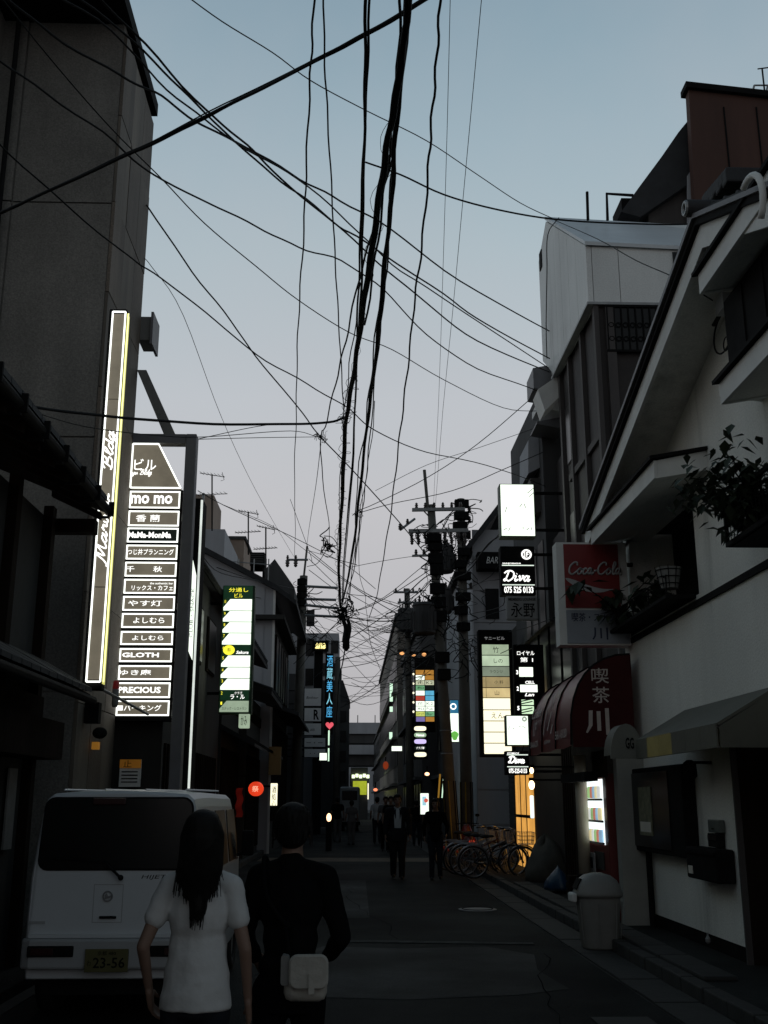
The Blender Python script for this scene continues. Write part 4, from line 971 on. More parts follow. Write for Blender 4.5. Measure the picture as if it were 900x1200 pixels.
# planter cage and shrub at the right edge
_c = aX(851,615,3.42); CDY = _c.y-9.62; CDZ = aX(851,640,3.42).z-3.93
CG = empty('planter_cage', (3.65,9.0+CDY,3.9+CDZ), 'dark wire mesh planter cage holding a leafy shrub at the right edge', 'planter')
WL[CG.name] = Vector((3.65,9.0,3.9))
mb = MB()
for yy in [8.0+i*.08 for i in range(21)]: mb.tube([(3.42,yy,3.93),(3.42,yy,4.34)], .004, 4)
for k in range(6): mb.tube([(3.42,8.0,3.95+k*.075),(3.42,9.62,3.95+k*.075)], .004, 4); mb.tube([(3.42,9.62,3.95+k*.075),(WX-.01,9.62,3.95+k*.075)], .004, 4)
for k in range(7): mb.tube([(3.42+k*.07,9.62,3.93),(3.42+k*.07,9.62,4.34)], .004, 4)
_wm = mb.build('wire_mesh', M_BLACK, CG)
mb = MB(); 
for z in (3.93,4.34):
    mb.box(3.405,3.435,7.9,9.64,z-.02,z+.02); mb.box(3.435,WX-.005,9.60,9.64,z-.02,z+.02)
mb.box(3.405,3.435,9.605,9.64,3.951,4.319)
mb.build('frame', M_BLACK, CG)
MB().box(3.44,WX-.01,7.9,9.59,3.90,3.925).build('base', M_BLACK, CG)
for k,yy in enumerate((8.3,8.85,9.3)): MB().lathe((3.66,yy,3.93), [(.10,0),(.14,.25),(.15,.26),(.15,.28)], 12).build('pot', M_DARK, CG)
_s = aX(893,612,3.6)
leafplant('leafy_shrub', (3.6,_s.y,_s.z), .70, .40, 1000, 'dark leafy shrub growing out of the wire planter cage', size=.125, seed=5, stems=9)

# ---- red coffee awning, cola sign
CS = empty('coffee_shop_front', (3.9,16.3,0), 'dark narrow shop front with beige column behind the red awning', 'shop')
MB().box(WX,8,14.92,16.15,.12,5.6).build('wall', M_DARKW, CS)
MB().box(WX+.02,8,16.16,19.2,.12,3.2).build('wall', M_DARK, CS)
MB().lathe((3.27,15.5,.12), [(.11,0),(.11,.55)], 14).build('column_base', M_BLACK, CS)
MB().lathe((3.27,15.5,.67), [(.085,0),(.085,1.6)], 16).build('column', mat('beige_column',(.42,.38,.30),.7,.1,3,.1), CS, smooth=True)
MB().box(3.5,3.858,14.3,14.5,.12,2.3).build('pier', mat('dim_white_pier',(.33,.33,.30),.9,.15,1.5,.3), CS)
MB().box(3.12,3.3,14.55,16.2,1.9,2.02).build('lintel', M_BLACK, CS)
# red awning: curved section in x-z, extruded in y
AWX = 3.74
RA = empty('red_coffee_awning', (3.4,15.9,2.3), 'rounded dark red canvas awning with pale coffee shop lettering 喫茶川', 'awning')
oz0 = aX(672,873,2.9).z; topz = aY(705,768,14.3).z
Y0,Y1 = 14.2, 17.5
sec = []
for i in range(9):
    q = math.pi/2*i/8; sec.append((AWX-.84*math.sin(q)**.9, oz0+.05+(topz-oz0-.05)*math.cos(q)**.75 if i<8 else oz0+.05))
sec[-1] = (2.90, oz0)
bays = [Y0+.0,15.3,16.4,Y1]
for k in range(3):
    mb = MB(); a, b = bays[k]+.012, bays[k+1]-.012; n = len(sec)
    vs = [(x,a,z) for x,z in sec]+[(x,(a+b)/2,z-.02) for x,z in sec]+[(x,b,z) for x,z in sec]
    mb.add(vs, [(r*n+i,r*n+i+1,(r+1)*n+i+1,(r+1)*n+i) for r in range(2) for i in range(n-1)])
    mb.build('canvas_bay', M_REDF, RA, smooth=True)
for yy in bays: MB().tube([(x-.006,yy,z+.006) for x,z in sec], .016, 6).build('rib', M_BLACK, RA)
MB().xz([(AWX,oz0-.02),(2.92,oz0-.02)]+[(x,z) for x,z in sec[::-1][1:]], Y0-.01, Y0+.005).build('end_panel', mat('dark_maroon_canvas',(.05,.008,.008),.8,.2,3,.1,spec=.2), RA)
x0,x1 = aY(693,800,Y0).x, aY(716,800,Y0).x
def zY(py,px,Y): return aY(px,py,Y).z
M_PALE = mat('pale_canvas_print', (.55,.48,.44), .7,.12,6,0)
text('喫', x0+.0,x1-.03,zY(801,700,Y0),zY(783,700,Y0),Y0-.016,M_PALE,RA,bold=.02)
text('茶', x0+.0,x1-.03,zY(824,700,Y0),zY(805,700,Y0),Y0-.016,M_PALE,RA,bold=.02)
a,b = aY(687,850,Y0).x, aY(714,850,Y0).x
zt,zb_ = zY(830,700,Y0), zY(861,700,Y0)
mb = MB(); w=.05
mb.xz([(a+.04,zt-.03),(a+.04+w,zt-.03),(a+.04+w-.01,zb_+.12),(a+w-.04,zb_+.02),(a-.01,zb_+.03),(a+.03,zb_+.12)],Y0-.02,Y0-.012)
mb.box((a+b)/2-.01,(a+b)/2+w-.01,Y0-.02,Y0-.012,zb_+.05,zt-.04); mb.box(b-w,b,Y0-.02,Y0-.012,zb_,zt); mb.build('lettering', M_PALE, RA)
# print on the front bays (on the curved canvas, facing the street)
def ribbon_print(s, y0, y1, z0, z1, name='lettering', m=M_PALE, shear=0):
    # read from the street: letters run from far (y1) to near (y0)
    o = text(s, 0, 1, 0, 1, 0, m, RA, shear=shear, bold=.02, name=name)
    zz_ = [z for x,z in sec]
    off = wl(RA)
    for v in o.data.vertices:
        u, w = v.co.x+off.x, v.co.z+off.z
        z = z0+(z1-z0)*w; 
        for i in range(len(sec)-1):
            if sec[i][1] >= z >= sec[i+1][1] or i == len(sec)-2:
                t = (sec[i][1]-z)/(sec[i][1]-sec[i+1][1]+1e-9); x = sec[i][0]+t*(sec[i+1][0]-sec[i][0]); break
        v.co = Vector((x-.03, y1-(y1-y0)*u, z)) - off
ribbon_print('Coffee', 16.55,17.4,oz0+.55,oz0+.72); ribbon_print('1F', 16.8,17.1,oz0+.28,oz0+.48); ribbon_print('SNACK',16.6,17.35,oz0+.1,oz0+.2)
ribbon_print('川', 15.55,16.2,oz0+.22,oz0+.85); ribbon_print('KAWA', 15.6,16.1,oz0+.1,oz0+.16)
ribbon_print('561-6120', 14.4,15.2,oz0+.12,oz0+.24)
# cola sign
x0,x1,z0,z1 = rect(656,737,637,754,14.45)
KS = empty('red_cola_sign', ((x0+x1)/2,14.45,z0), 'projecting box sign, red with white Coca-Cola script above a grey white coffee snack panel', 'sign')
zs = aY(695,714,14.45).z
MB().box(x0-.02,x1,14.47,14.75,z0-.02,z1+.02).build('box', M_WHITET, KS)
M_COLA = mat('cola_red', (.22,.02,.02), .42,.12,3,.03)
rp = MB().box(x0+.08,x1-.12,14.455,14.469,zs+.02,z1-.01).build('red_panel', M_COLA, KS)
M_COLW = mat('sign_white_paint', (.42,.42,.42), .5,.08,3,0)
script('Coca-Cola', (x0+.13,14.45,z1-.44), (1,0,.0), (0,0,1.15), .152, .0145, M_COLW, rp, slant=.15)
mb = MB(); P=[]; Q=[]
for i in range(21):
    t = i/20; u = x0+.09+.66*t
    c = z1-.50-.20*math.sin(min(1,t*1.25)*1.45)+.05*t*t; wd = .045*math.sin(math.pi*min(1,t**.7*1.0+.02))+.004
    P.append((u,c+wd)); Q.append((u,c-wd))
mb.xz(P+Q[::-1], 14.448, 14.454); mb.build('white_wave', M_COLW, rp)
wp = MB().box(x0+.08,x1-.02,14.455,14.469,z0,zs-.01).build('white_panel', mat('grey_white_panel',(.30,.33,.37),.5,.08,3,0), KS)
M_BLUEP = mat('dark_blue_print', (.02,.03,.07), .6,.1,3,0)
text('喫茶・スナック', x0+.15,x1-.12,zs-.17,zs-.05,14.45,M_BLUEP,wp,bold=.02)
text('川', (x0+x1)/2-.06,(x0+x1)/2+.16,z0+.05,z0+.22,14.45,M_BLUEP,wp,bold=.04)
for z in (z0+.3,z1-.3): MB().box(x1,WX+.05,14.55,14.6,z,z+.05).build('bracket', M_BLACK, KS)
# ---- vending machine
VM = empty('vending_machine', (3.8,15.2,.12), 'dark red vending machine with glowing drink shelves, between the column and the bin', 'vending machine')
MB().bbox(3.42,3.86,14.62,15.95,.14,2.0,.02).build('body', mat('vending_red',(.14,.02,.018),.45,.1,3,.03), VM)
ya, yb = aX(706,950,3.4).y, aX(684,950,3.4).y
za, zt = aX(695,988,3.4).z, aX(690,914,3.4).z
MB().box(3.41,3.419,ya,yb,za,zt).build('lit_window', E('vending_light',(.85,.95,.95),1.5), VM)
cols = [E('can_'+n,c,.7) for n,c in (('blue',(.3,.5,.7)),('green',(.35,.6,.25)),('yellow',(.8,.7,.4)),('red',(.6,.22,.15)),('white',(.85,.87,.85)))]
for r in range(3):
    zr = za+.03+(zt-za)*r/3
    MB().box(3.38,3.409,ya,yb-.15,zr-.03,zr).build('shelf', M_POSTG, VM)
    for k in range(7):
        MB().lathe((3.385,ya+.07+k*(yb-ya-.25)/6.5,zr+.003), [(.03,0),(.036,.02),(.036,.13),(.025,.16)], 8).build('drink_can', cols[(k*3+r*2) % 5], VM, smooth=True)
MB().box(3.405,3.418,ya+.15,yb-.2,.35,.62).build('delivery_flap', M_BLACK, VM)
MB().box(3.405,3.418,ya+.1,yb-.55,.75,za-.1).build('label_panel', M_DARKW, VM)
MB().box(3.35,3.40,14.4,15.1,1.95,2.3).build('hanging_board', M_DARK, label='dark board hanging above the near side of the vending machine', cat='board')
v = aX(689,1015,3.3)
NB = MB().box(3.35,3.37,v.y-.18,v.y+.2,v.z-.18,v.z+.18).build('notice_board', mat('grey_notice',(.22,.22,.22),.7,.3,9,0), label='small grey notice board standing below the glowing drink shelves', cat='notice')
MB().box(3.343,3.349,v.y-.1,v.y+.12,v.z-.02,v.z+.12).build('print', M_BLACK, NB)

# ---- litter bin
v = aZ(693,1106,.02); bx, by = v.x+.02, 13.0
BI = empty('litter_bin', (bx,by,.022), 'pale plastic domed litter bin at the kerb in front of the vending machine', 'bin')
M_BIN = mat('pale_bin_plastic',(.25,.25,.235),.55,.12,3,.05)
prof = [(.19,0),(.205,.02),(.245,.56),(.25,.58)]
def sq(prof, n=24, e=3.2):
    mb = MB(); vs=[]; fs=[]; m=len(prof)
    for r,z in prof:
        for k in range(n):
            a = 2*math.pi*k/n; c,s_ = math.cos(a), math.sin(a); f = 1/((abs(c)**e+abs(s_)**e)**(1/e)); vs.append((bx+r*c*f, by+r*s_*f, .022+z))
    for i in range(m-1):
        for k in range(n): fs.append((i*n+k,i*n+(k+1)%n,(i+1)*n+(k+1)%n,(i+1)*n+k))
    fs += [tuple(range(n))[::-1], tuple(range((m-1)*n,m*n))]
    return mb.add(vs,fs)
sq(prof).build('body', M_BIN, BI, smooth=True)
lid = sq([(.27,.56),(.275,.60),(.26,.63),(.25,.68),(.215,.74),(.15,.79),(.06,.815)]).build('lid', M_BIN, BI, smooth=True)
MB().prism([(bx-.262,by-.12,.022+.64),(bx-.262,by+.12,.022+.64),(bx-.20,by+.12,.022+.755),(bx-.20,by-.12,.022+.755)], (-.012,0,.005)).build('swing_flap', M_BLACK, BI)
MB().bbox(bx-.33,bx-.26,by-.12,by+.1,.022+.5,.022+.6,.02).build('handle', M_WHITET, BI)
for i in range(10):
    a = -2.6+i*.28; 
    MB().tube([(bx+.24*math.cos(a),by+.24*math.sin(a),.08),(bx+.275*math.cos(a),by+.275*math.sin(a),.52)], .006, 4).build('rib', M_BIN, BI) if i%3==0 else None

# ================================================================ RIGHT, TALL BUILDINGS
TBX = 4.05
T1 = empty('brown_tower_building', (6,18,0), 'tall dark brown building with pale columns and a white clad penthouse', 'building')
PB0, PB1 = 16.3, 19.6
zb0 = 9.75
MB().box(TBX+.06,9.5,PB0+.06,PB1-.1,3.2,zb0+.05).build('wall', M_BROWN, T1)
MB().box(TBX+.3,9.5,PB1-.08,24,3.2,8.6).build('rear_wall', M_BROWN, T1)
for yy,w in ((16.3,.14),(17.4,.11),(18.5,.11),(19.35,.14)):
    MB().box(TBX-.02,TBX+.058,yy,yy+w,3.2,zb0-.0).build('column', M_BROWNC, T1)
MB().box(TBX+.17,TBX+.32,PB0-.02,PB0+.058,3.2,zb0).build('column', M_BROWNC, T1)
for k in range(2):
    MB().box(TBX-.0,TBX+.059,16.5,19.0,5.0+k*2.4,5.12+k*2.4).build('floor_band', M_BROWN, T1)
for k in range(3):
    for j,(a,b) in enumerate(((18.75,19.2),)):
        w = MB().box(TBX+.03,TBX+.058,a,b,3.6+k*2.1,4.7+k*2.1).build('window', M_GLASSD, T1)
# ornate grille window on the near side
a = aY(712,385,PB0); b = aY(777,358,PB0); c_ = aY(712,410,PB0)
gx0,gx1,gz0,gz1 = a.x, b.x, c_.z, b.z-.05
gf = MB().box(gx0,gx1,PB0+.0,PB0+.055,gz0,gz1).build('grille_window', M_GLASSD, T1)
mb = MB(); mb.box(gx0-.03,gx1+.03,PB0-.03,PB0-.005,gz0-.04,gz0-.0); mb.box(gx0-.03,gx1+.03,PB0-.03,PB0-.005,gz1,gz1+.04)
for k in range(9): x = gx0+(gx1-gx0)*k/8; mb.box(x-.01,x+.01,PB0-.028,PB0-.01,gz0,gz1)
for k in range(8):
    x = gx0+(gx1-gx0)*(k+.5)/8
    for z in (gz0+.2,gz0+.45): mb.torus((x,PB0-.02,z), .04, .008, 'y', 10, 4)
mb.build('grille', M_BLACK, gf)
# penthouse: shed roof rising away from the camera
PX = 3.95
zn, zf = aX(690,276,PX).z, aX(640,256,PX).z
PH = T1
yF = 19.6
def zt_(y): return zn+(zf-zn)*(y-PB0)/(yF-PB0)
MB().yz([(PB0+.1,zb0+.03),(yF-.1,zb0+.03),(yF-.1,zt_(yF)-.1),(PB0+.1,zt_(PB0)-.08)], PX+.12, 9.2).build('penthouse_core', M_SIDING, T1)
ys = [PB0, 17.1, 17.75, 18.4, 18.95, yF]
for i in range(5):
    a,b = ys[i]+.006, ys[i+1]-.006
    MB().yz([(a,zb0),(b,zb0+.0),(b,zt_(b)-.04),(a,zt_(a)-.04)], PX, PX+.09).build('siding_panel', M_SIDING, T1)
xs = [PX, 4.5, 5.75, 6.1, 7.0, 7.9, 8.8]
for i in range(6):
    MB().box(xs[i]+.1 if i==0 else xs[i]+.006, xs[i+1]-.006, PB0-.0, PB0+.085, zb0, zt_(PB0)-.05).build('siding_panel', M_SIDING, T1)
MB().yz([(yF+.006,zb0+.1),(yF+.95,zb0+.75),(yF+.95,zt_(yF)-.45),(yF+.006,zt_(yF)-.04)], PX, PX+.09).build('siding_panel', M_SIDING, T1)
MB().box(PX+.1,9,yF,yF+.9,zb0+.3,zt_(yF)-.5).build('penthouse_core', M_SIDING, T1)
MB().prism([(PX-.02,PB0-.05,zt_(PB0)-.05),(9.4,PB0-.05,zt_(PB0)-.25),(9.4,yF,zt_(yF)-.25),(PX-.02,yF,zt_(yF))], (0,0,.07)).build('penthouse_roof', M_ROOFM, T1)
MB().box(PX-.03,PX+.1,PB0-.03,yF,zb0-.05,zb0-.005).build('drip_edge', M_GALV, T1); MB().box(PX+.1,8.3,PB0-.03,PB0+.06,zb0-.05,zb0-.005).build('drip_edge', M_GALV, T1)
a = aY(788,300,PB0); MB().box(a.x,a.x+.55,PB0-.02,PB0-.003,zb0+.35,zb0+.95).build('penthouse_window', M_GLASSD, T1)
v = aX(633,305,PX-.02); MB().box(PX-.02,PX-.004,v.y-.12,v.y+.12,v.z-.2,v.z+.2).build('vent_opening', M_BLACK, T1)
MB().xz([(PX-.32,9.45),(PX+.1,9.75),(PX+.1,9.3),(PX-.2,9.0)], yF-.1, yF+.5).build('corner_hood', M_WHITET, T1)
rl = MB(); p = [aY(688,225,18.6), aY(689,258,18.6)]; MB().tube(p, .03, 6).build('roof_pipe', M_BLACK, T1)
rl.tube([aY(712,258,18.6), aY(711,227,18.6), aY(742,229,18.6)], .03, 6); rl.build('roof_pipe_frame', M_BLACK, T1)
# projections on its far flank
for (pxa,pxb,pya,pyb,Y,nm,mm) in ((625,640,425,460,20.2,'flank_canopy',M_POSTG),(631,642,462,482,20.6,'flank_ledge',M_WHITET),(629,642,488,502,20.9,'flank_ledge',M_POSTG)):
    x0,x1,z0,z1 = rect(pxa,pxb,pya,pyb,Y)
    MB().prism([(x0,Y,z0+.1),(x1+.3,Y,z0),(x1+.3,Y,z1),(x0,Y,z1-.12)],(0,.8,0)).build(nm, mm, T1)
T3 = empty('grey_rear_block', (4.8,23,0), 'narrow grey building with slanting canopy showing beyond the brown tower', 'building')
x0,x1,z0,z1 = rect(636,650,470,600,21.6)
MB().box(x0,x1+2.5,21.6,26,5.2,z1+.3).build('wall', M_GREYD, T3)
MB().prism([aY(619,555,22),aY(619,516,22),aY(638,490,22),aY(638,545,22)],(0,1.2,0)).build('slanting_canopy', M_GREYB, T3)
MB().box(aY(622,570,22).x,x0,22,23.5,aY(625,600,22).z,aY(625,560,22).z).build('bay_window', M_BROWNC, T3)
for k in range(3): MB().box(x0-.02,x0-.005,21.9+k*.9,22.5+k*.9,5.2,7.0).build('window', M_GLASSD, T3)

# reddish building at the top right
RY0 = 19.8
T2 = empty('reddish_building', (12,22,0), 'tall reddish brown building with roof overhang rising behind the white gable house', 'building')
p = [aY(807,105,RY0),aY(1010,128,RY0),aY(1010,300,RY0),aY(818,300,RY0),aY(811,160,RY0)]
for q in p: q.y = RY0
lo = aY(826,420,RY0)
MB().prism([p[0],p[1],Vector((p[1].x,RY0,3)),Vector((lo.x,RY0,3)),p[3]], (0,.22,0)).build('wall', M_RED, T2)
MB().prism([p[0]+Vector((-.08,-.1,.0)),p[1]+Vector((.0,-.1,0)),p[1]+Vector((.0,-.1,.14)),p[0]+Vector((-.08,-.1,.14))], (0,.4,0)).build('coping', M_BLACK, T2)
for k in range(1,6):
    x = p[0].x + .55*k*1.3; MB().box(x,x+.03,RY0-.02,RY0-.002,8,aY(820+40*k,112,RY0).z-.3).build('cladding_joint', M_BLACK, T2)
q0 = aY(812,142,RY0+.4); q1 = aY(728,248,RY0+.4)
MB().prism([aY(822,122,RY0+.4),aY(795,155,RY0+.4),aY(775,184,RY0+.4),aY(752,215,RY0+.4),q1,q1+Vector((.4,0,-.12)),aY(822,205,RY0+.4)], (0,3.5,0)).build('side_roof', M_TILE, T2)
q2 = aY(748,285,RY0+.6); q3 = aY(818,200,RY0+.6)
MB().prism([aY(760,228,RY0+.6),aY(822,160,RY0+.6),aY(822,330,RY0+.6),aY(760,330,RY0+.6)], (0,6,0)).build('side_wall', M_BROWNC, T2)
MB().prism([aY(806,205,RY0+.3),aY(813,195,RY0+.3),aY(815,255,RY0+.3),aY(806,265,RY0+.3)], (0,.06,0)).build('bright_window', M_GREYB, T2)
a,b = aY(728,232,RY0+1), aY(745,250,RY0+1); MB().box(a.x,b.x,RY0+1,RY0+1.8,b.z-.2,a.z).build('chimney', M_BLACK, T2)
rl = MB(); 
for u in (884,900,916): v = aY(u,100,RY0+.3); rl.tube([v, v+Vector((-.12,0,-.4))], .025, 5)
rl.tube([aY(884,100,RY0+.3), aY(930,100,RY0+.3)], .02, 5); rl.build('roof_rail', M_GALV, T2)
v = aY(893,80,RY0+.3); mb = MB(); mb.tube([v,v+Vector((0,0,-.8))],.02,5); mb.tube([v+Vector((-.1,0,-.02)),v+Vector((.6,0,.1))],.015,5); mb.build('antenna', M_BLACK, T2)

# ---- dark building carrying the right-hand signs
T4 = empty('dark_sign_building', (6,24,0), 'dark building beyond the red awning carrying the lit bar signs', 'building')
MB().box(4.2,9,19.3,25.0,0,6.9).build('wall', M_BROWN, T4)
MB().box(4.25,9,25.0,29.0,0,6.0).build('wall', M_DARKW, T4)
for k in range(4): MB().box(4.15,4.199,19.8+k*1.25,20.8+k*1.25,3.6,5.4).build('window', M_GLASSD, T4)
MB().box(4.12,4.2,19.3,21.2,0,3.0).build('projecting_bay', M_BROWN, T4)
for i in range(9): MB().box(4.08,4.118,19.4+i*.2,19.46+i*.2,.3,2.7).build('lattice_slat', M_DARK, T4)
ya,yb = aX(625,930,4.19).y, aX(605,930,4.19).y
zt = aX(610,908,4.19).z; zbt = aX(610,962,4.19).z
dp = MB().box(4.17,4.199,ya,yb,0.1,zt).build('orange_lit_doorway', E_ORANGE, T4)
for u in (.33,.66): MB().box(4.155,4.169,ya+(yb-ya)*u,ya+(yb-ya)*u+.05,.1,zt).build('mullion', M_DARK, dp)
MB().box(4.155,4.169,ya,yb,1.25,1.32).build('mullion', M_DARK, dp)
ya,yb = aX(604,930,4.2).y, aX(565,930,4.2).y
sh = MB().box(4.19,4.245,ya+.05,min(yb,28.95),.1,2.75).build('roller_shutter', M_GREYD, T4)
for i in range(20): MB().box(4.175,4.189,ya+.08,min(yb,28.9),.15+i*.13,.25+i*.13).build('shutter_slat', M_GREYD, sh)
MB().box(4.12,4.18,ya+.05,28.9,2.8,3.3).build('shutter_header', M_GREYB, T4)
T5 = empty('pale_gabled_building', (6.5,36,0), 'pale grey building with dark slanted roof behind the twin utility poles', 'building')
Y = 31.0
P = [aY(553,630,Y),aY(575,607,Y),aY(650,600,Y)]
a = P[0]; MB().prism([Vector((a.x,Y,0)),Vector((a.x,Y,a.z-.3)),Vector((a.x+1.0,Y,a.z+.4)),Vector((a.x+4,Y,a.z+.6)),Vector((a.x+4,Y,0))],(0,9,0)).build('wall', M_GREYB, T5)
p0 = aY(546,640,Y-.3); p1 = aY(584,590,Y-.3); p2 = aY(640,582,Y-.3)
MB().prism([p0,p1,p2,p2+Vector((0,0,-.18)),p1+Vector((.05,0,-.2)),p0+Vector((.05,0,-.14))],(0,9.6,0)).build('roof', M_TILE, T5)
for i in range(9):
    z = 1+i*.95; MB().box(a.x+.0,a.x+3.9,Y-.025,Y-.003,z,z+.9).build('siding_panel', M_GREYB, T5)
for k in range(2): MB().box(a.x+.35,a.x+.75,Y-.06,Y-.027,5.2+k*1.6,6.1+k*1.6).build('window', M_GLASSD, T5)
MB().box(a.x+.1,a.x+1.2,Y-.5,Y-.03,a.z-1.05,a.z-.55).build('awning_panel', M_BLACK, T5)
text('BAR 23', a.x+.35,a.x+.95,a.z-.9,a.z-.7,Y-.51,M_WHITET,T5,shear=.3)

# ---- signs on the right
S,(x0,x1,z0,z1),f = lightbox('white_lit_sign',586,627,567,629,20.3,'blank looking bright white box sign with green edge, highest of the right signs',E_WHITE,depth=.3,frame=M_GREENF,wallx=4.2)
M_FB = mat('thin_black_stroke', (.03,.03,.03), .6,.1,3,0)
def stroke(parent, pts, Y, r=.006, m=M_FB): MB().tube([aY(px,py,Y-.02) for px,py in pts], r, 4).build('ink_stroke', m, parent)
for q in (((592,600),(594,594)),((609,594),(612,590)),((614,590),(616,595)),((618,578),(625,572)),((620,582),(627,576)),((590,621),(594,619)),((596,622),(598,618)),((613,620),(613,617)),((617,621),(620,619)),((623,618),(623,621))): stroke(S,q,20.3)
def divasign(px0,px1,py0,py1,Y,label,floor=True,num='075 525 0133',wy=(652,678)):
    S,(x0,x1,z0,z1),f = lightbox('bar_sign',px0,px1,py0,py1,Y,label,M_BLACK,depth=.28,wallx=4.2)
    w,h = x1-x0, z1-z0
    if floor:
        mb = MB(); mb.torus((x1-.16,Y-.02,z1-.17),.085,.018,'y',20,6); mb.build('floor_ring', E_LET, S); text('1F', x1-.20,x1-.12,z1-.22,z1-.12,Y-.02,E_LET,S,bold=.03)
        za, zb2 = z1-.40*h+.0, z1-.80*h
        text('SANJOBASHI', x0+.03,x1-.28,za+.015,za+.05,Y-.02,E_LET,S,bold=.02)
    else:
        za, zb2 = z1-.16*h, z1-.66*h
        text('KIYAMACHI', x0+.03,x1-.2,za+.012,za+.045,Y-.02,E_LET,S,bold=.02)
    for z in (za,zb2): MB().box(x0+.02,x1-.02,Y-.022,Y-.016,z-.011,z+.007).build('lit_line', E('dim_lit_line',(.7,.8,.7),1.25), S)
    sz = (za-zb2)*.80
    script('Diva', (x0+.05,Y-.02,zb2+.07*1), (1,0,0), (0,0,1), min(sz,(w-.12)/2.65*1.02), .015, E_LET, S, slant=.2)
    text(num, x0+.05,x1-.05,z0+.03,zb2-.035,Y-.02,E_LET,S,bold=.03)
    return S
divasign(587,627,640,697,20.2,'black bar sign with glowing Diva script and round 1F mark, under the highest white sign')
divasign(593,620,880,908,21.6,'small black bar sign with glowing Diva script, directly over the orange doorway',floor=False,num='075-525-0133')
x0,x1,z0,z1 = rect(593,631,698,727,20.2)
NG = MB().bbox(x0,x1,20.2,20.3,z0,z1,.04).build('name_plate_sign', mat('grey_white_plate',(.30,.31,.31),.6,.1,3,0), label='unlit grey plate sign with black brush characters 永野 hanging under the Diva sign', cat='sign')
text('MEMBERS LOUNGE', x0+.05,x1-.05,z1-.10,z1-.045,20.19,M_BLACK,NG,bold=.02); text('永野', x0+.09,x1-.07,z0+.06,z1-.14,20.19,M_BLACK,NG,bold=.02)
S,(x0,x1,z0,z1),f = lightbox('white_lit_sign',593,620,838,874,21.8,'bright white square box sign with small round mark, overlapping the tall tenant board',E_WHITE,depth=.25,frame=M_GREENF)
mb = MB(); mb.torus((x1-.09,21.78,z1-.08),.045,.006,'y',14,4); mb.torus((x1-.09,21.78,z1-.08),.028,.006,'y',14,4); mb.build('round_mark', M_GREENF, S)
for q in (((596,855),(597,851)),((608,852),(610,851)),((612,851),(616,853)),((601,854),(603,853))): stroke(S,q,21.8,.005)
MB().tube([aY(612,880,21.7),aY(614,873,21.7)],.008,4).build('cord', M_BLACK, S)
# tall tenant board
TY = 25.0
x0,x1,z0,z1 = rect(562,600,738,887,TY)
TN2 = empty('tall_tenant_board', ((x0+x1)/2,TY,z0), 'tall black framed tenant board of ten lit panels, upper ones greenish, lower ones cream white', 'sign')
MB().bbox(x0,x1+.04,TY,TY+.3,z0,z1,.012).build('box', M_BLACK, TN2)
text('サニービル', x0+.14,x1-.14,aY(580,750,TY).z,aY(580,746,TY).z,TY-.02,mat('dim_grey_letters',(.4,.4,.4),.6,.1,3,0,em=(.5,.5,.5),es=.5),TN2)
pe = [E('acrylic_green_a',(.42,.52,.36),.85),E('acrylic_green_b',(.55,.68,.48),.9),E('acrylic_grey',(.26,.31,.23),.8),E('acrylic_tan',(.40,.31,.15),.85),E('acrylic_sand',(.72,.56,.27),.95),E_WARMW,E_WARMW,E_WARMW,E_WARMW,E_WARMW]
edges = [755,768,781,793,806,818,832,845,858,871,884]
tx = ['竹','しの','ラウンジ','小 料','山','','えん','','','']
for i in range(10):
    za,zb2 = aY(581,edges[i],TY).z, aY(581,edges[i+1],TY).z
    p = MB().box(x0+.08,x1-.05,TY-.016,TY-.001,zb2+.012,za-.008).build('tenant_panel', pe[i], TN2)
    if tx[i]: text(tx[i], x0+.25+.1*(i%2),x1-.2,zb2+.06,za-.06,TY-.02,M_FB,p,keep=True)
    if i in (3,4): MB().box(x0+.15,x0+.157,TY-.02,TY-.017,zb2+.01,za-.01).build('print_line', M_FB, p)
for z in (z0+.5,z1-.5): MB().box(x1+.04,4.25,TY+.1,TY+.16,z,z+.06).build('bracket', M_BLACK, TN2)
# royal building sign: column of letters and plates, behind
QY = 22.6
x0,x1,z0,z1 = rect(604,640,758,838,QY)
RS = empty('letter_sign', (x0+.2,QY,z0), 'black sign with glowing ロイヤル letters and small bright plates, right of the tall tenant board', 'sign')
MB().bbox(x0-.02,x0+.62,QY,QY+.25,z0,z1+.05,.012).build('box', M_BLACK, RS)
def zq(py): return aY(610,py,QY).z
def xq(px): return aY(px,790,QY).x
text('ロイヤル', xq(606.5),xq(627),zq(768),zq(763),QY-.02,E_LET,RS,bold=.03); text('第 1', xq(610),xq(625),zq(776),zq(770.5),QY-.02,E_LET,RS,bold=.04)
MB().box(xq(608.5),xq(624.5),QY-.018,QY-.002,zq(793),zq(782)).build('lit_plate', E_WHITE, RS)
text('CELL', xq(615),xq(626),zq(801.5),zq(798),QY-.02,E_LET,RS,bold=.03)
MB().box(xq(609),xq(629),QY-.018,QY-.002,zq(811),zq(802.5)).build('lit_plate', E_WHITE, RS)
for py,ch in ((788,'3'),(807,'2'),(830,'5')): text(ch, xq(604.8),xq(607.3),zq(py+2.5),zq(py-2.5),QY-.02,E_LET,RS,bold=.04)
text('Lan', xq(614),xq(625),zq(816),zq(812),QY-.02,E_LET,RS,shear=.3,bold=.02)
for k,(a,b) in enumerate(((820,826),(827.5,836.5))):
    p = MB().box(xq(610),xq(624),QY-.018,QY-.002,zq(b),zq(a)).build('lit_plate', E('greenish_plate',(.55,.75,.5),1.3), RS)
    for j in range(2): MB().tube([aY(610,b-1-j*3,QY-.02),aY(624,b-4-j*3,QY-.02)],.012,4).build('print_line', M_FB, p)
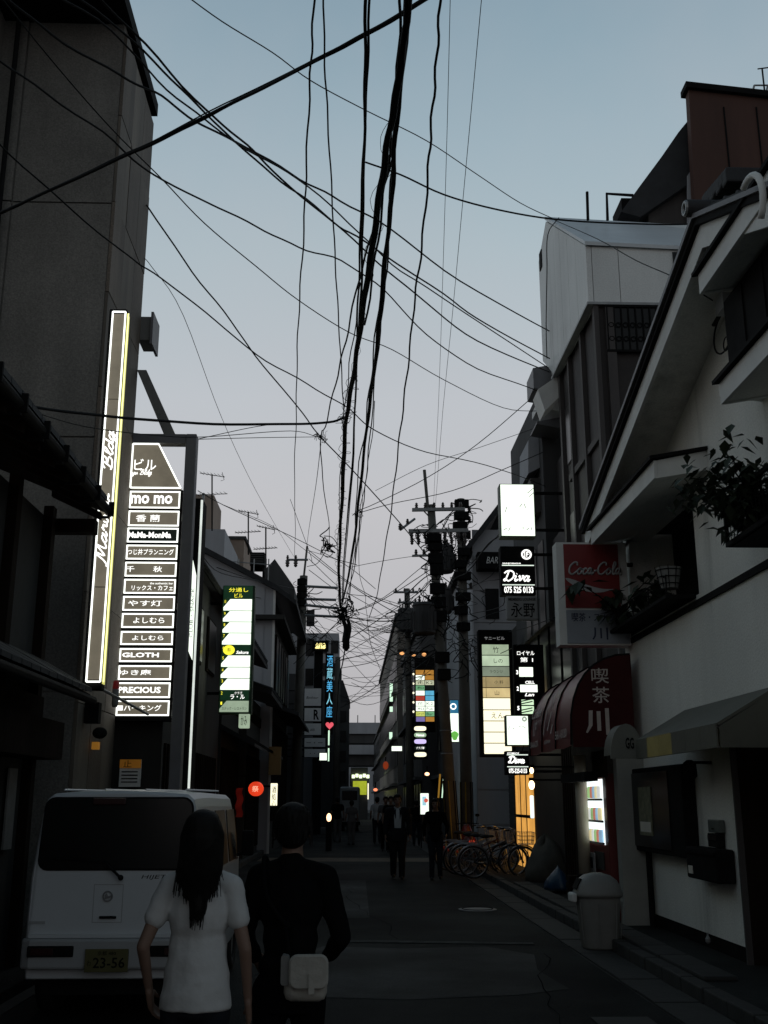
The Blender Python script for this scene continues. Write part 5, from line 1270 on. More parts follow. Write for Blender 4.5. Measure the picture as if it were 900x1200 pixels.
a = aY(625,797,26); b = aY(640,786,26); MB().prism([a,b,b+Vector((0,0,.12)),a+Vector((0,0,.05))],(0,.05,0)).build('lit_strip', E('cream_strip',(.5,.48,.35),.7), label='slanting cream strip light right of the glowing letter sign', cat='light')
# lamps by the orange doorway
for py,r,lab in ((903,.045,'upper round warm wall lamp beside the orange doorway'),(920,.065,'lower, larger warm wall lamp beside the orange doorway')):
    v = aY(623,py,19.1); o = empty('wall_lamp', v, lab, 'lamp', 'warm lamps by the doorway')
    MB().sphere(v,(r*.8,r*.8,r*1.2),12,8).build('globe', E_LAMP, o, smooth=True); MB().box(v.x+.02,3.93,19.08,19.12,v.z+r*1.1,v.z+r*1.1+.03).build('arm', M_BLACK, o)
    MB().box(v.x-.04,v.x+.04,19.06,19.14,v.z+r*1.15,v.z+r*1.15+.05).build('cap', M_BLACK, o)
x0,x1,z0,z1 = rect(622,626,932,959,19.0)
FT = MB().bbox(x0,x1,19.0,19.1,z0,z1,.02).build('upright_lit_sign', E('cool_white_sign',(.75,.9,.85),1.3), label='narrow upright white lit sign beneath the warm wall lamps', cat='sign')
x0,x1,z0,z1 = rect(556,559,790,880,24.5)

# ---- farther right
def farb(name, X, Y0, Y1, z, label, m=M_GREYD, wx=.0, rows=3):
    t = empty(name, (X+3,(Y0+Y1)/2,0), label, 'building')
    MB().box(X,X+8,Y0,Y1,0,z).build('wall', m, t); MB().box(X-.15,X+8,Y0-.1,Y1+.1,z,z+.25).build('roof_edge', M_TILE, t)
    n = int((Y1-Y0)/2.2); fl = int(z/2.9)
    for r in range(fl):
        for i in range(n): MB().box(X-.05,X-.003,Y0+.4+i*2.2,Y0+1.9+i*2.2,.9+r*2.9,2.4+r*2.9).build('window', M_GLASSD, t)
        if r: MB().box(X-.35,X-.06,Y0,Y1,-.35+r*2.9,-.2+r*2.9).build('floor_ledge', m, t)
    return t
farb('shop_building', 4.0, 41, 50, 6.3, 'dark low building directly behind the twin utility poles')
farb('tall_shop_building', 3.3, 50, 68, 9.8, 'dark block with orange lamps under its eaves and a colourful sign column')
farb('far_beige_building', 3.05, 70, 112, 13.4, 'distant beige stepped building closing the right side of the street', mat('far_beige',(.20,.18,.155),.9,.3,.5,.2,streak=True))
for (x,y,w,h) in ((3.3,84,3,1.0),(4,96,2.5,1.6),(3.4,104,3,1.3)): MB().box(x,x+w,y,y+4,13.65,13.65+h).build('rooftop_hut', M_GREYD, bpy.data.objects['far_beige_building'])
farb('far_low_building', 3.2, 113, 148, 9.0, 'low distant building at the right just before the overpass')
for px,py in ((471,765.5),(485,768),(497,767)):
    v = aY(px,py,49.5); LM = empty('eave_lamp', v, {471:'leftmost of three orange eave lamps high on the dark block',485:'middle and faintest of three orange eave lamps',497:'rightmost of three orange eave lamps high on the dark block'}[px], 'lamp', 'orange eave lamps')
    MB().sphere(v,(.11,.10,.08 if px!=485 else .04),10,6).build('bulb', E('orange_eave_lamp',(1,.45,.16),1.1), LM, smooth=True)
    MB().box(v.x-.2,v.x+.2,49.45,49.9,v.z+.12,v.z+.18).build('hood', M_BLACK, LM)
# colourful sign column
CY = 44.0
x0,x1,z0,z1 = rect(487,509,785,846,CY)
CC = empty('colourful_sign_column', ((x0+x1)/2,CY,z0), 'column of small colourful lit panels in two rows on the dark block, left of the poles', 'sign')
MB().bbox(x0-.03,x1+.03,CY,CY+.3,z0-.4,z1+.5,.012).build('box', M_BLACK, CC)
cc = {'w':E_WHITE,'b':E('panel_blue',(.1,.4,.6),1.0),'r':E('panel_red',(.5,.06,.04),.8),'o':E('panel_orange',(.6,.28,.05),.7),'y':E('panel_yellow',(.6,.65,.15),1.0),'g':E('panel_green',(.2,.5,.25),.8),'p':E('panel_purple',(.25,.2,.5),.8),'k':E_BLKF,'c':E('panel_cream',(.55,.58,.40),1.0)}
lay = ['oo','wo','cc','gk','wb','rb','ww','ww','yg','po']
for r,s in enumerate(lay):
    for k,ch in enumerate(s):
        h = (z1-z0)/10; xa = x0+(x1-x0)*.5*k
        p = MB().box(xa+.015,xa+(x1-x0)*.5-.015,CY-.02,CY-.001,z1-h*(r+1)+.015,z1-h*r-.01).build('lit_panel', cc[ch], CC)
        if ch in 'wcyg': text(['スナック','Bar','千','クラブ','花','K2','和','Pub'][(r*2+k)%8], xa+.06,xa+(x1-x0)*.5-.06,z1-h*(r+1)+.05,z1-h*r-.05,CY-.024,M_FB,p)
for i in range(5): MB().sphere(aY(484.5,790+i*11,CY-.1),(.04,.04,.05),6,4).build('edge_bulb', E_WARMW, CC)
x0,x1,z0,z1 = rect(485,500,850,888,40.0)
OV = empty('oval_panel_sign', ((x0+x1)/2,40,z0), 'stack of five rounded lit panels below the colourful sign column', 'sign')
MB().bbox(x0-.03,x1+.03,40,40.25,z0-.05,z1+.05,.012).build('box', M_BLACK, OV)
oc = [E_WARMW,E('oval_pale_green',(.35,.5,.32),1.0),E('oval_violet',(.6,.5,.85),1.2),E_BLKF,E_WARMW]
for i in range(5):
    h = (z1-z0)/5; zc = z1-h*(i+.5); xc=(x0+x1)/2; P=[]
    for k in range(20):
        q=2*math.pi*k/20; P.append((xc+(x1-x0)*.47*(abs(math.cos(q))**.5)*(1 if math.cos(q)>0 else -1), zc+h*.36*(abs(math.sin(q))**.7)*(1 if math.sin(q)>0 else -1)))
    p = MB().xz(P,39.98,39.999).build('oval_panel', oc[i], OV)
    if i in (1,3): text(['','Venus','','クラブ華',''][i], xc-.15,xc+.15,zc-.045,zc+.045,39.975,E_LET,p,shear=.2,bold=.02)
S,(x0,x1,z0,z1),f = lightbox('poster_lit_sign',527,538,820,870,33.5,'lit upright sign with blue top and green blot, between the two utility poles',E_WHITE,depth=.2)
zt_b = aY(532,836,33.5).z
MB().box(x0+.02,x1-.02,33.475,33.485,zt_b,z1-.02).build('blue_panel', E('deep_blue_panel',(.03,.17,.30),.9), S)
mb=MB(); mb.torus(((x0+x1)/2-.03,33.47,(zt_b+z1)/2),.08,.02,'y',16,5); mb.build('white_ring', E_LET, S)
mb=MB(); mb.prism([Vector(((x0+x1)/2+.11*math.cos(q)*(1+.2*math.sin(3*q)),33.47,z0+.2+.14*math.sin(q))) for q in [i*.42 for i in range(15)]],(0,.004,0)); mb.build('green_blot', E('green_blot',(.15,.5,.08),1.0), S)
for (px0,px1,py0,py1,Y,lab,fm) in ((458.5,471.5,874,880.5,52,'small bright white rectangular sign hanging at mid street on the right',E_WHITE),(492,503,929,955,37,'bright white standing sign with blue and red picture behind the walking woman',E_WHITE)):
    S,(x0,x1,z0,z1),f = lightbox('small_lit_sign',px0,px1,py0,py1,Y,lab,fm,depth=.15)
    if px0==492:
        MB().box(x0+.08,x1-.1,36.975,36.984,z0+.3,z1-.12).build('picture', E('picture_print',(.35,.6,.7),1.1), S)
        MB().sphere(((x0+x1)/2+.05,36.96,z1-.25),(.07,.012,.07),10,6).build('red_blot', E('red_print',(.7,.12,.08),1.0), S)
        MB().box(x0+.03,x0+.06,37.02,37.08,0.12,z0).build('leg', M_BLACK, S); MB().box(x1-.06,x1-.03,37.02,37.08,0.12,z0).build('leg', M_BLACK, S)
for (pa,pb,x) in ((800,822,458.5),(828,834,458.5),(858,866,458)):
    v0,v1 = aY(x,pb,72),aY(x,pa,72); TL = empty('window_strip_light', v0, {800:'long upright greenish strip light on the distant beige building',828:'short upright greenish strip light, middle of the three',858:'lowest short greenish strip light on the distant building'}[pa], 'light', 'upright strip lights far right')
    MB().box(v0.x-.1,v0.x+.1,72,72.1,v0.z,v1.z).build('tube', E('greenish_tube',(.7,1,.75),1.1), TL)
for px,py,r,lab,c in ((500.5,907,.09,'glowing orange lamp right of the suited man, above head height','orange_lamp'),(452,897,.11,'dim red orange lantern above the walking man','x'),(440,925.5,.08,'small red lamp beside the distant white shirt','y'),(540,914.5,.06,'tiny orange lamp between the utility poles','orange_lamp')):
    v = aY(px,py,42); c_ = {'orange_lamp':E('orange_lamp',(1,.55,.3),3.0),'x':E('dim_red_lantern',(.5,.07,.02),.35),'y':E('red_lamp',(1,.25,.12),1.6)}[c]
    o = empty('street_lamp', v, lab, 'lamp'); MB().sphere(v,(r,r*.7,r*(1.4 if c=='x' else .7)),12,8).build('globe', c_, o, smooth=True)
    MB().box(v.x-.02,v.x+.02,42,42.04,v.z+r*.6,v.z+r*1.6+.15).build('hook', M_BLACK, o)
v0,v1 = aY(518,935,36),aY(520,909,36)
o = empty('leaning_tube_light', v0, 'slim leaning greenish tube light just left of the near utility pole', 'light')
MB().tube([v0,v1],.02,6).build('tube', E('greenish_tube',(.7,1,.75),1.1), o); MB().tube([v0+Vector((-.12,0,0)),v1+Vector((-.12,0,.05))],.03,6).build('amber_holder', E('amber_dim',(.5,.25,.03),.5), o)

# ================================================================ UTILITY POLES
def pole(px0,py0,px1,py1,Y,r0,r1,label,base=None, x_at_ground=None):
    t = aY(px0,py0,Y); b = aY(px1,py1,Y); d = (t-b)/(t.z-b.z); g = b - d*(b.z-.05)
    P = empty('utility_pole', g, label, 'utility pole', 'utility poles')
    MB().tube([g, t], [r1,r0], 14).build('shaft', M_POLE, P, smooth=True)
    return P, t, d, g
M_INS = mat('insulator_brown', (.05,.04,.035), .4,.2,5,0)
def insul(P, v, up=True, s=1.0):
    pr = [(.02,0),(.05,.02),(.03,.05),(.055,.07),(.03,.10),(.04,.13),(.015,.16)]
    MB().lathe(v, [(r*s, z*s*(1 if up else -1)) for r,z in pr], 8).build('insulator', M_INS, P, smooth=True)
def transformer(P, v, s=1.0):
    t = MB().lathe(v, [(.02,.0),(.22*s,.02),(.25*s,.06),(.25*s,.62*s),(.27*s,.64*s),(.24*s,.70*s),(.05,.74*s)], 18).build('transformer', M_GREYD, P, smooth=False)
    mb = MB()
    for k in range(10):
        a = k*.628; mb.box(v.x+.25*s*math.cos(a)-.01, v.x+.31*s*math.cos(a)+.01, v.y+.25*s*math.sin(a)-.01, v.y+.31*s*math.sin(a)+.01, v.z+.1*s, v.z+.5*s)
    mb.build('cooling_fins', M_GREYD, t)['kind'] = 'stuff'
    for k in (-1,1): MB().lathe(v+Vector((k*.1*s,0,.74*s)), [(.03,0),(.045,.04),(.02,.08),(.035,.12),(.01,.16)], 8).build('bushing', M_INS, t)
# twin poles on the right
PA,ta,da,ga = pole(505,592,529,958,29.0,.11,.17,'nearer leaning utility pole of the right pair, with two crossarms and an aerial mast')
def onA(py): return ta.lerp(ga, (ta.z-aY(510,py,29.0).z)/(ta.z-ga.z))
m0 = onA(600); m1 = aY(497,552,29.0); MB().tube([m0+Vector((-.1,-.1,0)), m1+Vector((0,-.1,0))], .045, 8).build('aerial_mast', M_POLE, PA)
for py,xa,xb,th,kk,up in ((597,483,545,.09,6,True),(622,479,549,.10,9,False),(651,483,520,.05,4,True)):
    a, b = aY(xa,py,28.85), aY(xb,py-1,28.85)
    MB().prism([a+Vector((0,0,-th/2)), b+Vector((0,0,-th/2)), b+Vector((0,0,th/2)), a+Vector((0,0,th/2))], (0,.09,0)).build('crossarm', M_GALV, PA)
    for k in range(kk):
        v = a.lerp(b, (k+.5)/kk)
        if up: insul(PA, v+Vector((0,.04,th/2)), True, 1.0)
        else:
            for q in range(2): insul(PA, v+Vector((random.uniform(-.03,.03),.04,-th/2-.16*q)), False, 1.15)
    mb = onA(py+12); MB().tube([a.lerp(b,.2)+Vector((0,.05,0)), mb], .02, 5).build('arm_brace', M_GALV, PA)
a, b = aY(469,621,28.5), aY(486,608,28.8); MB().tube([a,b],.035,6).build('side_arm', M_GALV, PA); insul(PA,a,True,1.2); insul(PA,a.lerp(b,.5),True,1)
for py in (632,640,655,668,690,706,722,770,790): 
    v = onA(py); MB().bbox(v.x-.2+random.uniform(0,.1),v.x+.22,v.y-.26,v.y-.1,v.z-.18,v.z+.12,.02).build('junction_box', M_BLACK, PA)
transformer(PA, onA(745)+Vector((-.42,-.1,0)), 1.25)
for z in (2.8,3.4): v = ga+da*z; MB().torus(v, .165, .012, 'z', 16, 5).build('pole_band', M_GALV, PA)
M_YB = mat('yellow_pole_guard', (.35,.22,.02), .6,.3,4,.1)
for k in range(7):
    q = k*.9; mb = MB(); v0 = ga+da*.3; v1 = ga+da*2.1; mb.tube([v0+Vector((.172*math.cos(q),.172*math.sin(q),0)), v1+Vector((.168*math.cos(q),.168*math.sin(q),0))], .016, 5); mb.build('guard_strip', M_YB if k%2 else M_BLACK, PA)
PB2,tb,db,gb = pole(540,585,547,958,31.0,.12,.18,'farther upright utility pole of the right pair, hung with black cable boxes')
def onB(py): return tb.lerp(gb, (tb.z-aY(543,py,31.0).z)/(tb.z-gb.z))
for py in (592,606,618,628,648,662,676,700,716,735):
    v = onB(py); s_ = random.uniform(.12,.3); MB().bbox(v.x-s_,v.x+random.uniform(.1,.25),v.y-.32,v.y-.12,v.z-.14,v.z+.1,.02).build('cable_box', M_BLACK, PB2)
for py in (600,612,640,690): v = onB(py); insul(PB2, v+Vector((.25,0,0)), True, 1.2); MB().tube([v,v+Vector((.3,0,0))],.025,6).build('arm', M_GALV, PB2)
transformer(PB2, onB(672)+Vector((-.55,0,0)), 1.2); transformer(PB2, onB(720)+Vector((-.6,0,0)), 1.1)
a,b = aY(505,596,29.0), aY(543,586,31.0); 
for k in range(7):
    q = k*.9; v0 = gb+db*.3; v1 = gb+db*2.1; MB().tube([v0+Vector((.182*math.cos(q),.182*math.sin(q),0)), v1+Vector((.178*math.cos(q),.178*math.sin(q),0))], .016, 5).build('guard_strip', M_YB if k%2 else M_BLACK, PB2)
# ivy-like cable mess down the shafts
def mess(parent, f, ya, yb, n, sp, seed, Y=None, name='cable_tangle', r=.012):
    rnd = random.Random(seed); mb = MB()
    for k in range(n):
        y = rnd.uniform(ya,yb); v = f(y)+Vector((rnd.uniform(-sp,sp)*.6,rnd.uniform(-.3,0),0)); P=[v]
        for j in range(5): v = v+Vector((rnd.uniform(-sp,sp)*.6, rnd.uniform(-.1,.1), rnd.uniform(-.35,.12))); P.append(v)
        mb.tube(spline(P,3), r*rnd.uniform(.6,1.4), 4)
    o = mb.build(name, M_CABLE, parent); o['kind'] = 'stuff'; return o
mess(PA, onA, 600, 760, 46, .5, 3); mess(PB2, onB, 590, 780, 56, .5, 4)
# left pole
PL,tl_,dl,gl_ = pole(356,675,345,960,45.0,.17,.22,'utility pole on the left with four long cable arms, where the street wires meet')
def onL(py): return tl_.lerp(gl_, (tl_.z-aY(353,py,45.0).z)/(tl_.z-gl_.z))
MB().tube([onL(677), aY(360,640,45)], .05, 6).build('aerial_mast', M_POLE, PL)
for py0,py1,xb in ((687,689,396),(702,703,394),(709,713,397),(721,723,402)):
    a, b = aY(357,py0,44.8), aY(xb,py1,44.8); MB().tube([a,b], .06, 6).build('cable_arm', M_GALV, PL)
a, b = aY(337,656,44.5), aY(361,656,44.5); MB().tube([a,b], .05, 6).build('crossarm', M_GALV, PL)
for k in (.0,.4): insul(PL, a.lerp(b,k), False, 2.0); insul(PL, a.lerp(b,k), True, 1.3)
for py in (682,690,698,706): v = onL(py); MB().lathe(v+Vector((-.05,-.1,0)), [(.1,-.2),(.22,-.15),(.22,.1),(.1,.15)], 8).build('cable_box', M_BLACK, PL)
mess(PL, onL, 680, 760, 22, .7, 6, r=.014)
# distant right pole at mid street
PR,tr_,dr,gr_ = pole(477,690,481,950,52.0,.14,.2,'distant utility pole seen between the crossing wires, left of the twin poles')
def onR(py): return tr_.lerp(gr_, (tr_.z-aY(479,py,52.0).z)/(tr_.z-gr_.z))
for py,xa,xb in ((694,461,490),(706,466,492),(722,464,494)):
    a, b = aY(xa,py,51.8), aY(xb,py,51.8); MB().tube([a,b], .06, 6).build('crossarm', M_GALV, PR)
    for k in range(3): insul(PR, a.lerp(b,.1+k*.35), True, 1.3)
transformer(PR, onR(742)+Vector((-.1,-.5,0)), 1.6); mess(PR, onR, 690, 800, 30, .8, 8, r=.015)
mess(PR, onR, 700, 740, 16, 2.2, 18, r=.013)
# left far pole
PF,tf,df,gf_ = pole(396,770,394,930,58.0,.14,.2,'slim distant utility pole in front of the dark tower on the left')

# ================================================================ OVERHEAD WIRES
WN = [0]
def wire(pts, Y0, Y1, r, label, wob=.0, group=None, twist=0, n=5, name='overhead_wire', seed=0, k=5, Zs=None):
    """pixel track of one cable, running from depth Y0 to depth Y1 (straight in plan)"""
    L_ = [0]
    for a,b in zip(pts[:-1],pts[1:]): L_.append(L_[-1]+math.hypot(b[0]-a[0],b[1]-a[1]))
    P = []
    for (px,py),l in zip(pts,L_):
        t = l/L_[-1]; Y = 1/((1-t)/Y0+t/Y1); P.append(aY(px,py,Y))
    P = spline(P, k)
    rnd = random.Random(seed+len(pts)+int(pts[0][0]))
    if wob:
        wob *= .5; ph = rnd.uniform(0,6); P = [p+Vector((wob*math.sin(i*1.3+ph),0,wob*math.cos(i*1.05+ph))) for i,p in enumerate(P)]
    mb = MB()
    if twist:
        # resample
        for q in range(twist):
            a0 = 2*math.pi*q/twist; Q = []
            for i,p in enumerate(P):
                a = a0+i*.16+.3*math.sin(i*.5+q*2); rr = r*.85*(1+.2*math.sin(i*.31+q)); Q.append(p+Vector((rr*math.cos(a), .3*rr*math.sin(a), rr*math.sin(a)*.4)))
            mb.tube(Q, r*(.62+.2*(q%2)), 6)
    else: mb.tube(P, r, n)
    o = mb.build(name, M_CABLE, None, label=label, cat='wire', group=group, smooth=True)
    return o, P
def helix(P, R_, r, label, turns_per=1.0, name='cable_hanger_spiral', jitter=.3, seed=1):
    rnd = random.Random(seed); Q = []; tot = 0
    for a,b in zip(P[:-1],P[1:]):
        L_ = (b-a).length; n = max(2,int(L_*turns_per*10))
        for j in range(n):
            c = a.lerp(b,j/n); tot += (L_/n)*turns_per*6.28
            rr = R_*(.75+rnd.uniform(-jitter,jitter)*.3+.35*math.sin(tot*.17)+.2*math.sin(tot*.061)); Q.append(c+Vector((rr*math.cos(tot),0,rr*.5*math.sin(tot)-.2*R_)))
    mb = MB(); mb.tube(Q, r, 3); return mb.build(name, M_CABLE, None, label=label, cat='wire')
G = 'wires crossing high over the street'
# the thick main run down the street
o,PM = wire([(484,-40),(474,40),(466,100),(455,160),(446,220),(436,290),(427,350),(419,410),(411,460),(405,500),(402,560),(399,620),(397,670),(399,712)],6.0,27.0,.020,'thickest black cable bundle, running down the middle of the street to the wire knot',wob=.012,twist=4)
helix(PM[12:46],.06,.0028,'loose wire spirals wound round the thick main cable bundle, upper part',1.2,seed=2)
helix(PM[38:],.08,.0038,'loose wire spirals round the thin lower end of the main cable bundle',2.6,seed=5)
wire([(470,-40),(467,60),(461,140),(452,210),(440,300),(428,380)],6.1,11,.012,'loose strand hugging the thick main bundle on its left side',wob=.02)
wire([(480,-30),(473,70),(463,160),(459,230),(452,300),(444,380),(436,450),(428,520),(420,590),(413,650),(402,705)],6.2,28,.017,'second thick cable, right beside the main bundle over mid street',wob=.012,twist=3)
wire([(476,-30),(470,90),(462,190),(456,280),(447,370),(438,460),(431,540),(427,580),(421,620),(416,660),(404,708)],6.3,28,.009,'thin cable trailing just right of the second thick cable',wob=.02)
wire([(462,150),(456,250),(446,340),(436,430),(428,500),(418,570),(416,640),(409,700)],8.5,28,.010,'thin kinked cable between the two thick bundles at mid height',wob=.03)
wire([(431,-30),(430,60),(427,150),(424,250),(422,330),(419,400),(416,470),(413,550),(405,640),(401,708)],6.0,28,.015,'straight black cable hanging just left of the main bundle',wob=.008,twist=2)
wire([(369,-30),(366,40),(363,100),(359,190),(356,270),(351,350),(348,420),(347,490),(345,560),(346,620),(345,655)],6.2,44,.009,'wavy cable leftmost of the long street wires',wob=.014)
wire([(379,-30),(380,60),(384,140),(389,230),(393,310),(397,380),(401,450),(403,490)],6.2,13.5,.0075,'slim cable second from the left among the long street wires',wob=.008)
wire([(517,-30),(514,30),(510,90),(505,150),(501,210),(494,290),(486,350),(479,420),(472,480),(465,540),(458,600),(449,655),(441,700),(432,724)],6.2,30,.011,'wavy black cable hanging clear to the right of the main bundle',wob=.018)
wire([(528,-20),(524,150),(519,320),(514,470),(509,570),(508,596)],9,29,.004,'hair thin straight wire, left one of the pair on the right',k=2)
wire([(566,-20),(554,110),(541,250),(530,370),(519,480),(512,570),(510,594)],9,29,.0045,'hair thin straight wire, right one of the pair on the right',k=2)
# street wires in the lower knot
wire([(459,185),(440,260),(420,330),(405,400),(393,450),(381,500),(376,512),(378,560),(386,620),(385,640)],8.5,40,.012,'cable swinging left from the main bundle to the cluster above the left pole',wob=.02)
wire([(376,520),(370,570),(362,620),(359,645)],20,44,.008,'faint short wire dropping to the mast of the left pole')
wire([(423,330),(412,410),(404,480),(399,560),(396,640),(397,705)],10,28,.007,'thin line clinging to the left flank of the main bundle',wob=.03)
wire([(440,470),(432,540),(422,600),(417,650),(410,690),(402,715)],17,29,.008,'short sagging cable nearest the knot on its right side',wob=.03)
wire([(425,540),(424,600),(420,660),(428,700),(430,726)],22,31,.007,'thin cable curling down to the right of the knot',wob=.03)
# crossing wires, upper left to right
wire([(-40,262),(0,250),(60,222),(140,185),(200,157),(260,127),(320,97),(380,66),(430,40),(495,2),(540,-30)],8.5,6.5,.017,'heavy twisted cable slanting from the left edge up over the street',wob=.006,twist=2)
wire([(150,182),(240,133),(300,104),(360,74),(440,32),(500,-5)],8.0,6.6,.006,'fine support wire just above the heavy slanting cable',k=3)
wire([(90,-30),(170,52),(240,128),(290,170),(330,210),(390,260),(430,285),(520,345),(570,380),(644,420)],7.5,19.5,.012,'upper of the three wires slanting from the top left to the white penthouse',wob=.012,group=G)
wire([(0,-45),(110,10),(180,72),(230,122),(280,170),(330,213),(380,250),(440,305),(500,355),(560,400),(644,436)],7.5,20,.012,'middle one of the wires slanting from the top left to the penthouse hood',wob=.012,group=G)
wire([(40,-20),(130,35),(185,95),(240,140),(290,176),(350,210),(410,262),(460,310),(520,350),(644,432)],7.5,20,.010,'wire meeting the penthouse hood just under the others',wob=.012,group=G)
wire([(0,-10),(60,40),(140,88),(190,113),(230,143),(290,173),(352,210),(400,236),(460,270),(540,330),(644,388)],7.5,19,.012,'wavy wire ending at the left corner of the white penthouse siding',wob=.015,group=G)
wire([(-20,55),(40,100),(120,155),(180,205),(245,238),(300,265),(350,290),(400,306),(450,340),(500,392),(560,432),(636,460)],7.5,20.5,.010,'sagging wire from the left edge to the ledge under the penthouse hood',wob=.015,group=G)
wire([(-20,-30),(60,70),(130,150),(190,210),(240,262),(300,312),(350,352),(410,390),(460,410),(520,445),(590,478),(636,482)],7.5,21,.007,'thin sagging wire ending lowest on the flank of the brown tower',group=G)
wire([(172,240),(225,318),(270,375),(300,418),(350,478),(376,512),(440,580),(500,650),(512,662)],14.8,29,.014,'long diagonal wire running from the concrete building down to the twin poles',wob=.01,group=G)
wire([(-20,150),(60,225),(150,300),(180,320),(240,365),(300,415),(360,450),(410,480),(440,505),(500,530),(570,545),(640,570)],7.5,21,.008,'faint beaded wire from the far left edge to the right building',wob=.01,group=G)
wire([(166,300),(178,313),(215,370),(260,490),(300,575),(340,645),(347,655)],14.85,44,.006,'faint thin wire dropping from the concrete building to the left pole',group=G)
wire([(205,-15),(260,25),(320,62),(365,95),(430,130),(500,165),(560,205),(610,238),(652,258)],10,18,.008,'thin wire from the top edge to the roof corner of the penthouse',group=G)
wire([(428,190),(470,205),(520,228),(580,245),(650,257),(735,262),(820,262),(915,250)],9,10,.009,'wire passing the penthouse corner toward the gable ridge',group=G)
wire([(650,258),(700,280),(745,305),(790,325),(835,352)],18,9.6,.007,'slack wire from the penthouse corner to the junction box on the gable wall',group=G)
wire([(655,255),(642,275),(641,320),(640,380),(641,420)],18.6,18.8,.010,'black cable running down the corner of the white penthouse')
wire([(15,474),(90,484),(160,491),(250,497),(340,497),(385,495),(404,489)],10.2,14,.017,'thick horizontal cable from the left eave to the main bundle',wob=.004)
wire([(30,480),(100,500),(180,510),(240,512),(340,505),(372,512)],10.5,18,.006,'thin slack wire below the horizontal cable from the left eave')
wire([(225,515),(300,513),(372,512)],15.2,19,.006,'fine wire from the sign frame post to the small clamp cluster')
wire([(225,516),(300,500),(340,496)],15.2,17,.006,'fine wire rising from the sign frame post to the horizontal cable')
wire([(628,462),(560,520),(500,560),(440,590),(420,598)],21,24,.009,'wire from the tower ledge down left to the bundle of street cables',group=G)
wire([(636,530),(590,550),(530,575),(460,590),(424,600)],21.5,24,.009,'lower wire from the slanting canopy to the bundle of street cables',group=G)
wire([(632,500),(560,525),(500,545),(440,575)],21.5,24,.006,'faint wire just above the slanting canopy wire',group=G)
wire([(592,622),(570,640),(555,662),(545,672),(530,680)],20.5,29,.016,'thick wavy cable from the highest white sign to the twin poles',wob=.02)
# wires of the lower web
rnd = random.Random(11)
GW = 'web of thin wires meeting at the left pole'
lab = 'thin wire of the dense web between the left pole and the twin poles'
for (pts,Y0,Y1,r) in (
  ([(402,722),(440,728),(480,726),(510,722)],30,30,.016), ([(402,718),(430,712),(470,690),(508,665)],30,29,.012), ([(403,722),(450,700),(490,668),(510,655)],30,29,.010),
  ([(360,755),(400,752),(450,722),(490,695),(512,672)],44,29,.014), ([(344,778),(372,752),(400,725)],40,30,.012), ([(350,785),(380,745),(402,728)],40,30,.010),
  ([(398,774),(430,766),(446,760)],45,60,.018), ([(400,783),(440,775),(486,756),(510,735)],45,30,.014), ([(398,830),(430,812),(470,780),(500,745),(512,725)],45,30,.014),
  ([(395,800),(425,805),(460,800),(505,790)],45,32,.012), ([(402,725),(460,740),(500,735)],30,30,.010), ([(362,645),(420,690),(470,712),(510,722)],44,29,.014),
  ([(362,648),(410,685),(460,716),(512,738)],44,29,.014), ([(362,655),(400,690),(440,714),(478,745)],44,50,.014), ([(362,668),(400,694),(440,700),(480,712)],44,50,.014),
  ([(340,585),(362,645),(366,660)],46,44,.012), ([(361,645),(390,654),(418,662)],44,26,.01), ([(410,665),(450,657),(484,652)],25,29,.007), 
  ([(360,664),(372,660),(384,642)],44,40,.014), ([(430,726),(436,760),(448,790)],31,50,.010), ([(480,724),(440,745),(400,770),(360,800)],50,44,.014),
  ([(412,800),(440,812),(470,806)],50,55,.012), ([(398,815),(430,826),(462,815),(490,800)],48,52,.012), ([(399,790),(428,800),(455,794)],48,60,.012),
  ([(545,712),(520,740),(500,780),(492,800)],31,42,.012), ([(548,690),(575,675),(590,650)],31,24,.009), ([(550,728),(600,712),(640,700)],31,22,.010), ([(548,745),(600,740),(655,722)],31,20,.009),
  ([(548,720),(585,712),(592,698)],31,21,.008), ([(530,702),(560,684),(585,679)],30,21,.007), ([(550,775),(580,768),(603,758),(620,750)],31,21,.009), ([(548,665),(600,610),(627,580)],31,20.3,.010),
  ([(232,575),(262,592),(340,628),(405,662),(440,690)],30,40,.012), ([(258,590),(320,617),(362,648)],40,44,.010), ([(254,665),(300,680),(345,690)],30,42,.014), ([(256,690),(300,700),(350,708)],30,44,.012), ([(235,650),(260,672),(310,683),(348,700)],26,44,.012)):
    wire(pts,Y0,Y1,r,lab,wob=.006,group=GW,k=4)
for i in range(26):
    a = (rnd.uniform(398,408),rnd.uniform(700,830)); b = (rnd.uniform(470,548),rnd.uniform(690,800)); m = ((a[0]+b[0])/2,(a[1]+b[1])/2+rnd.uniform(4,22))
    if i%4==0: a = (rnd.uniform(352,362),rnd.uniform(690,730))
    wire([a,m,b],rnd.uniform(34,46),rnd.uniform(31,52),.0085,lab,wob=.004,group=GW,k=5)
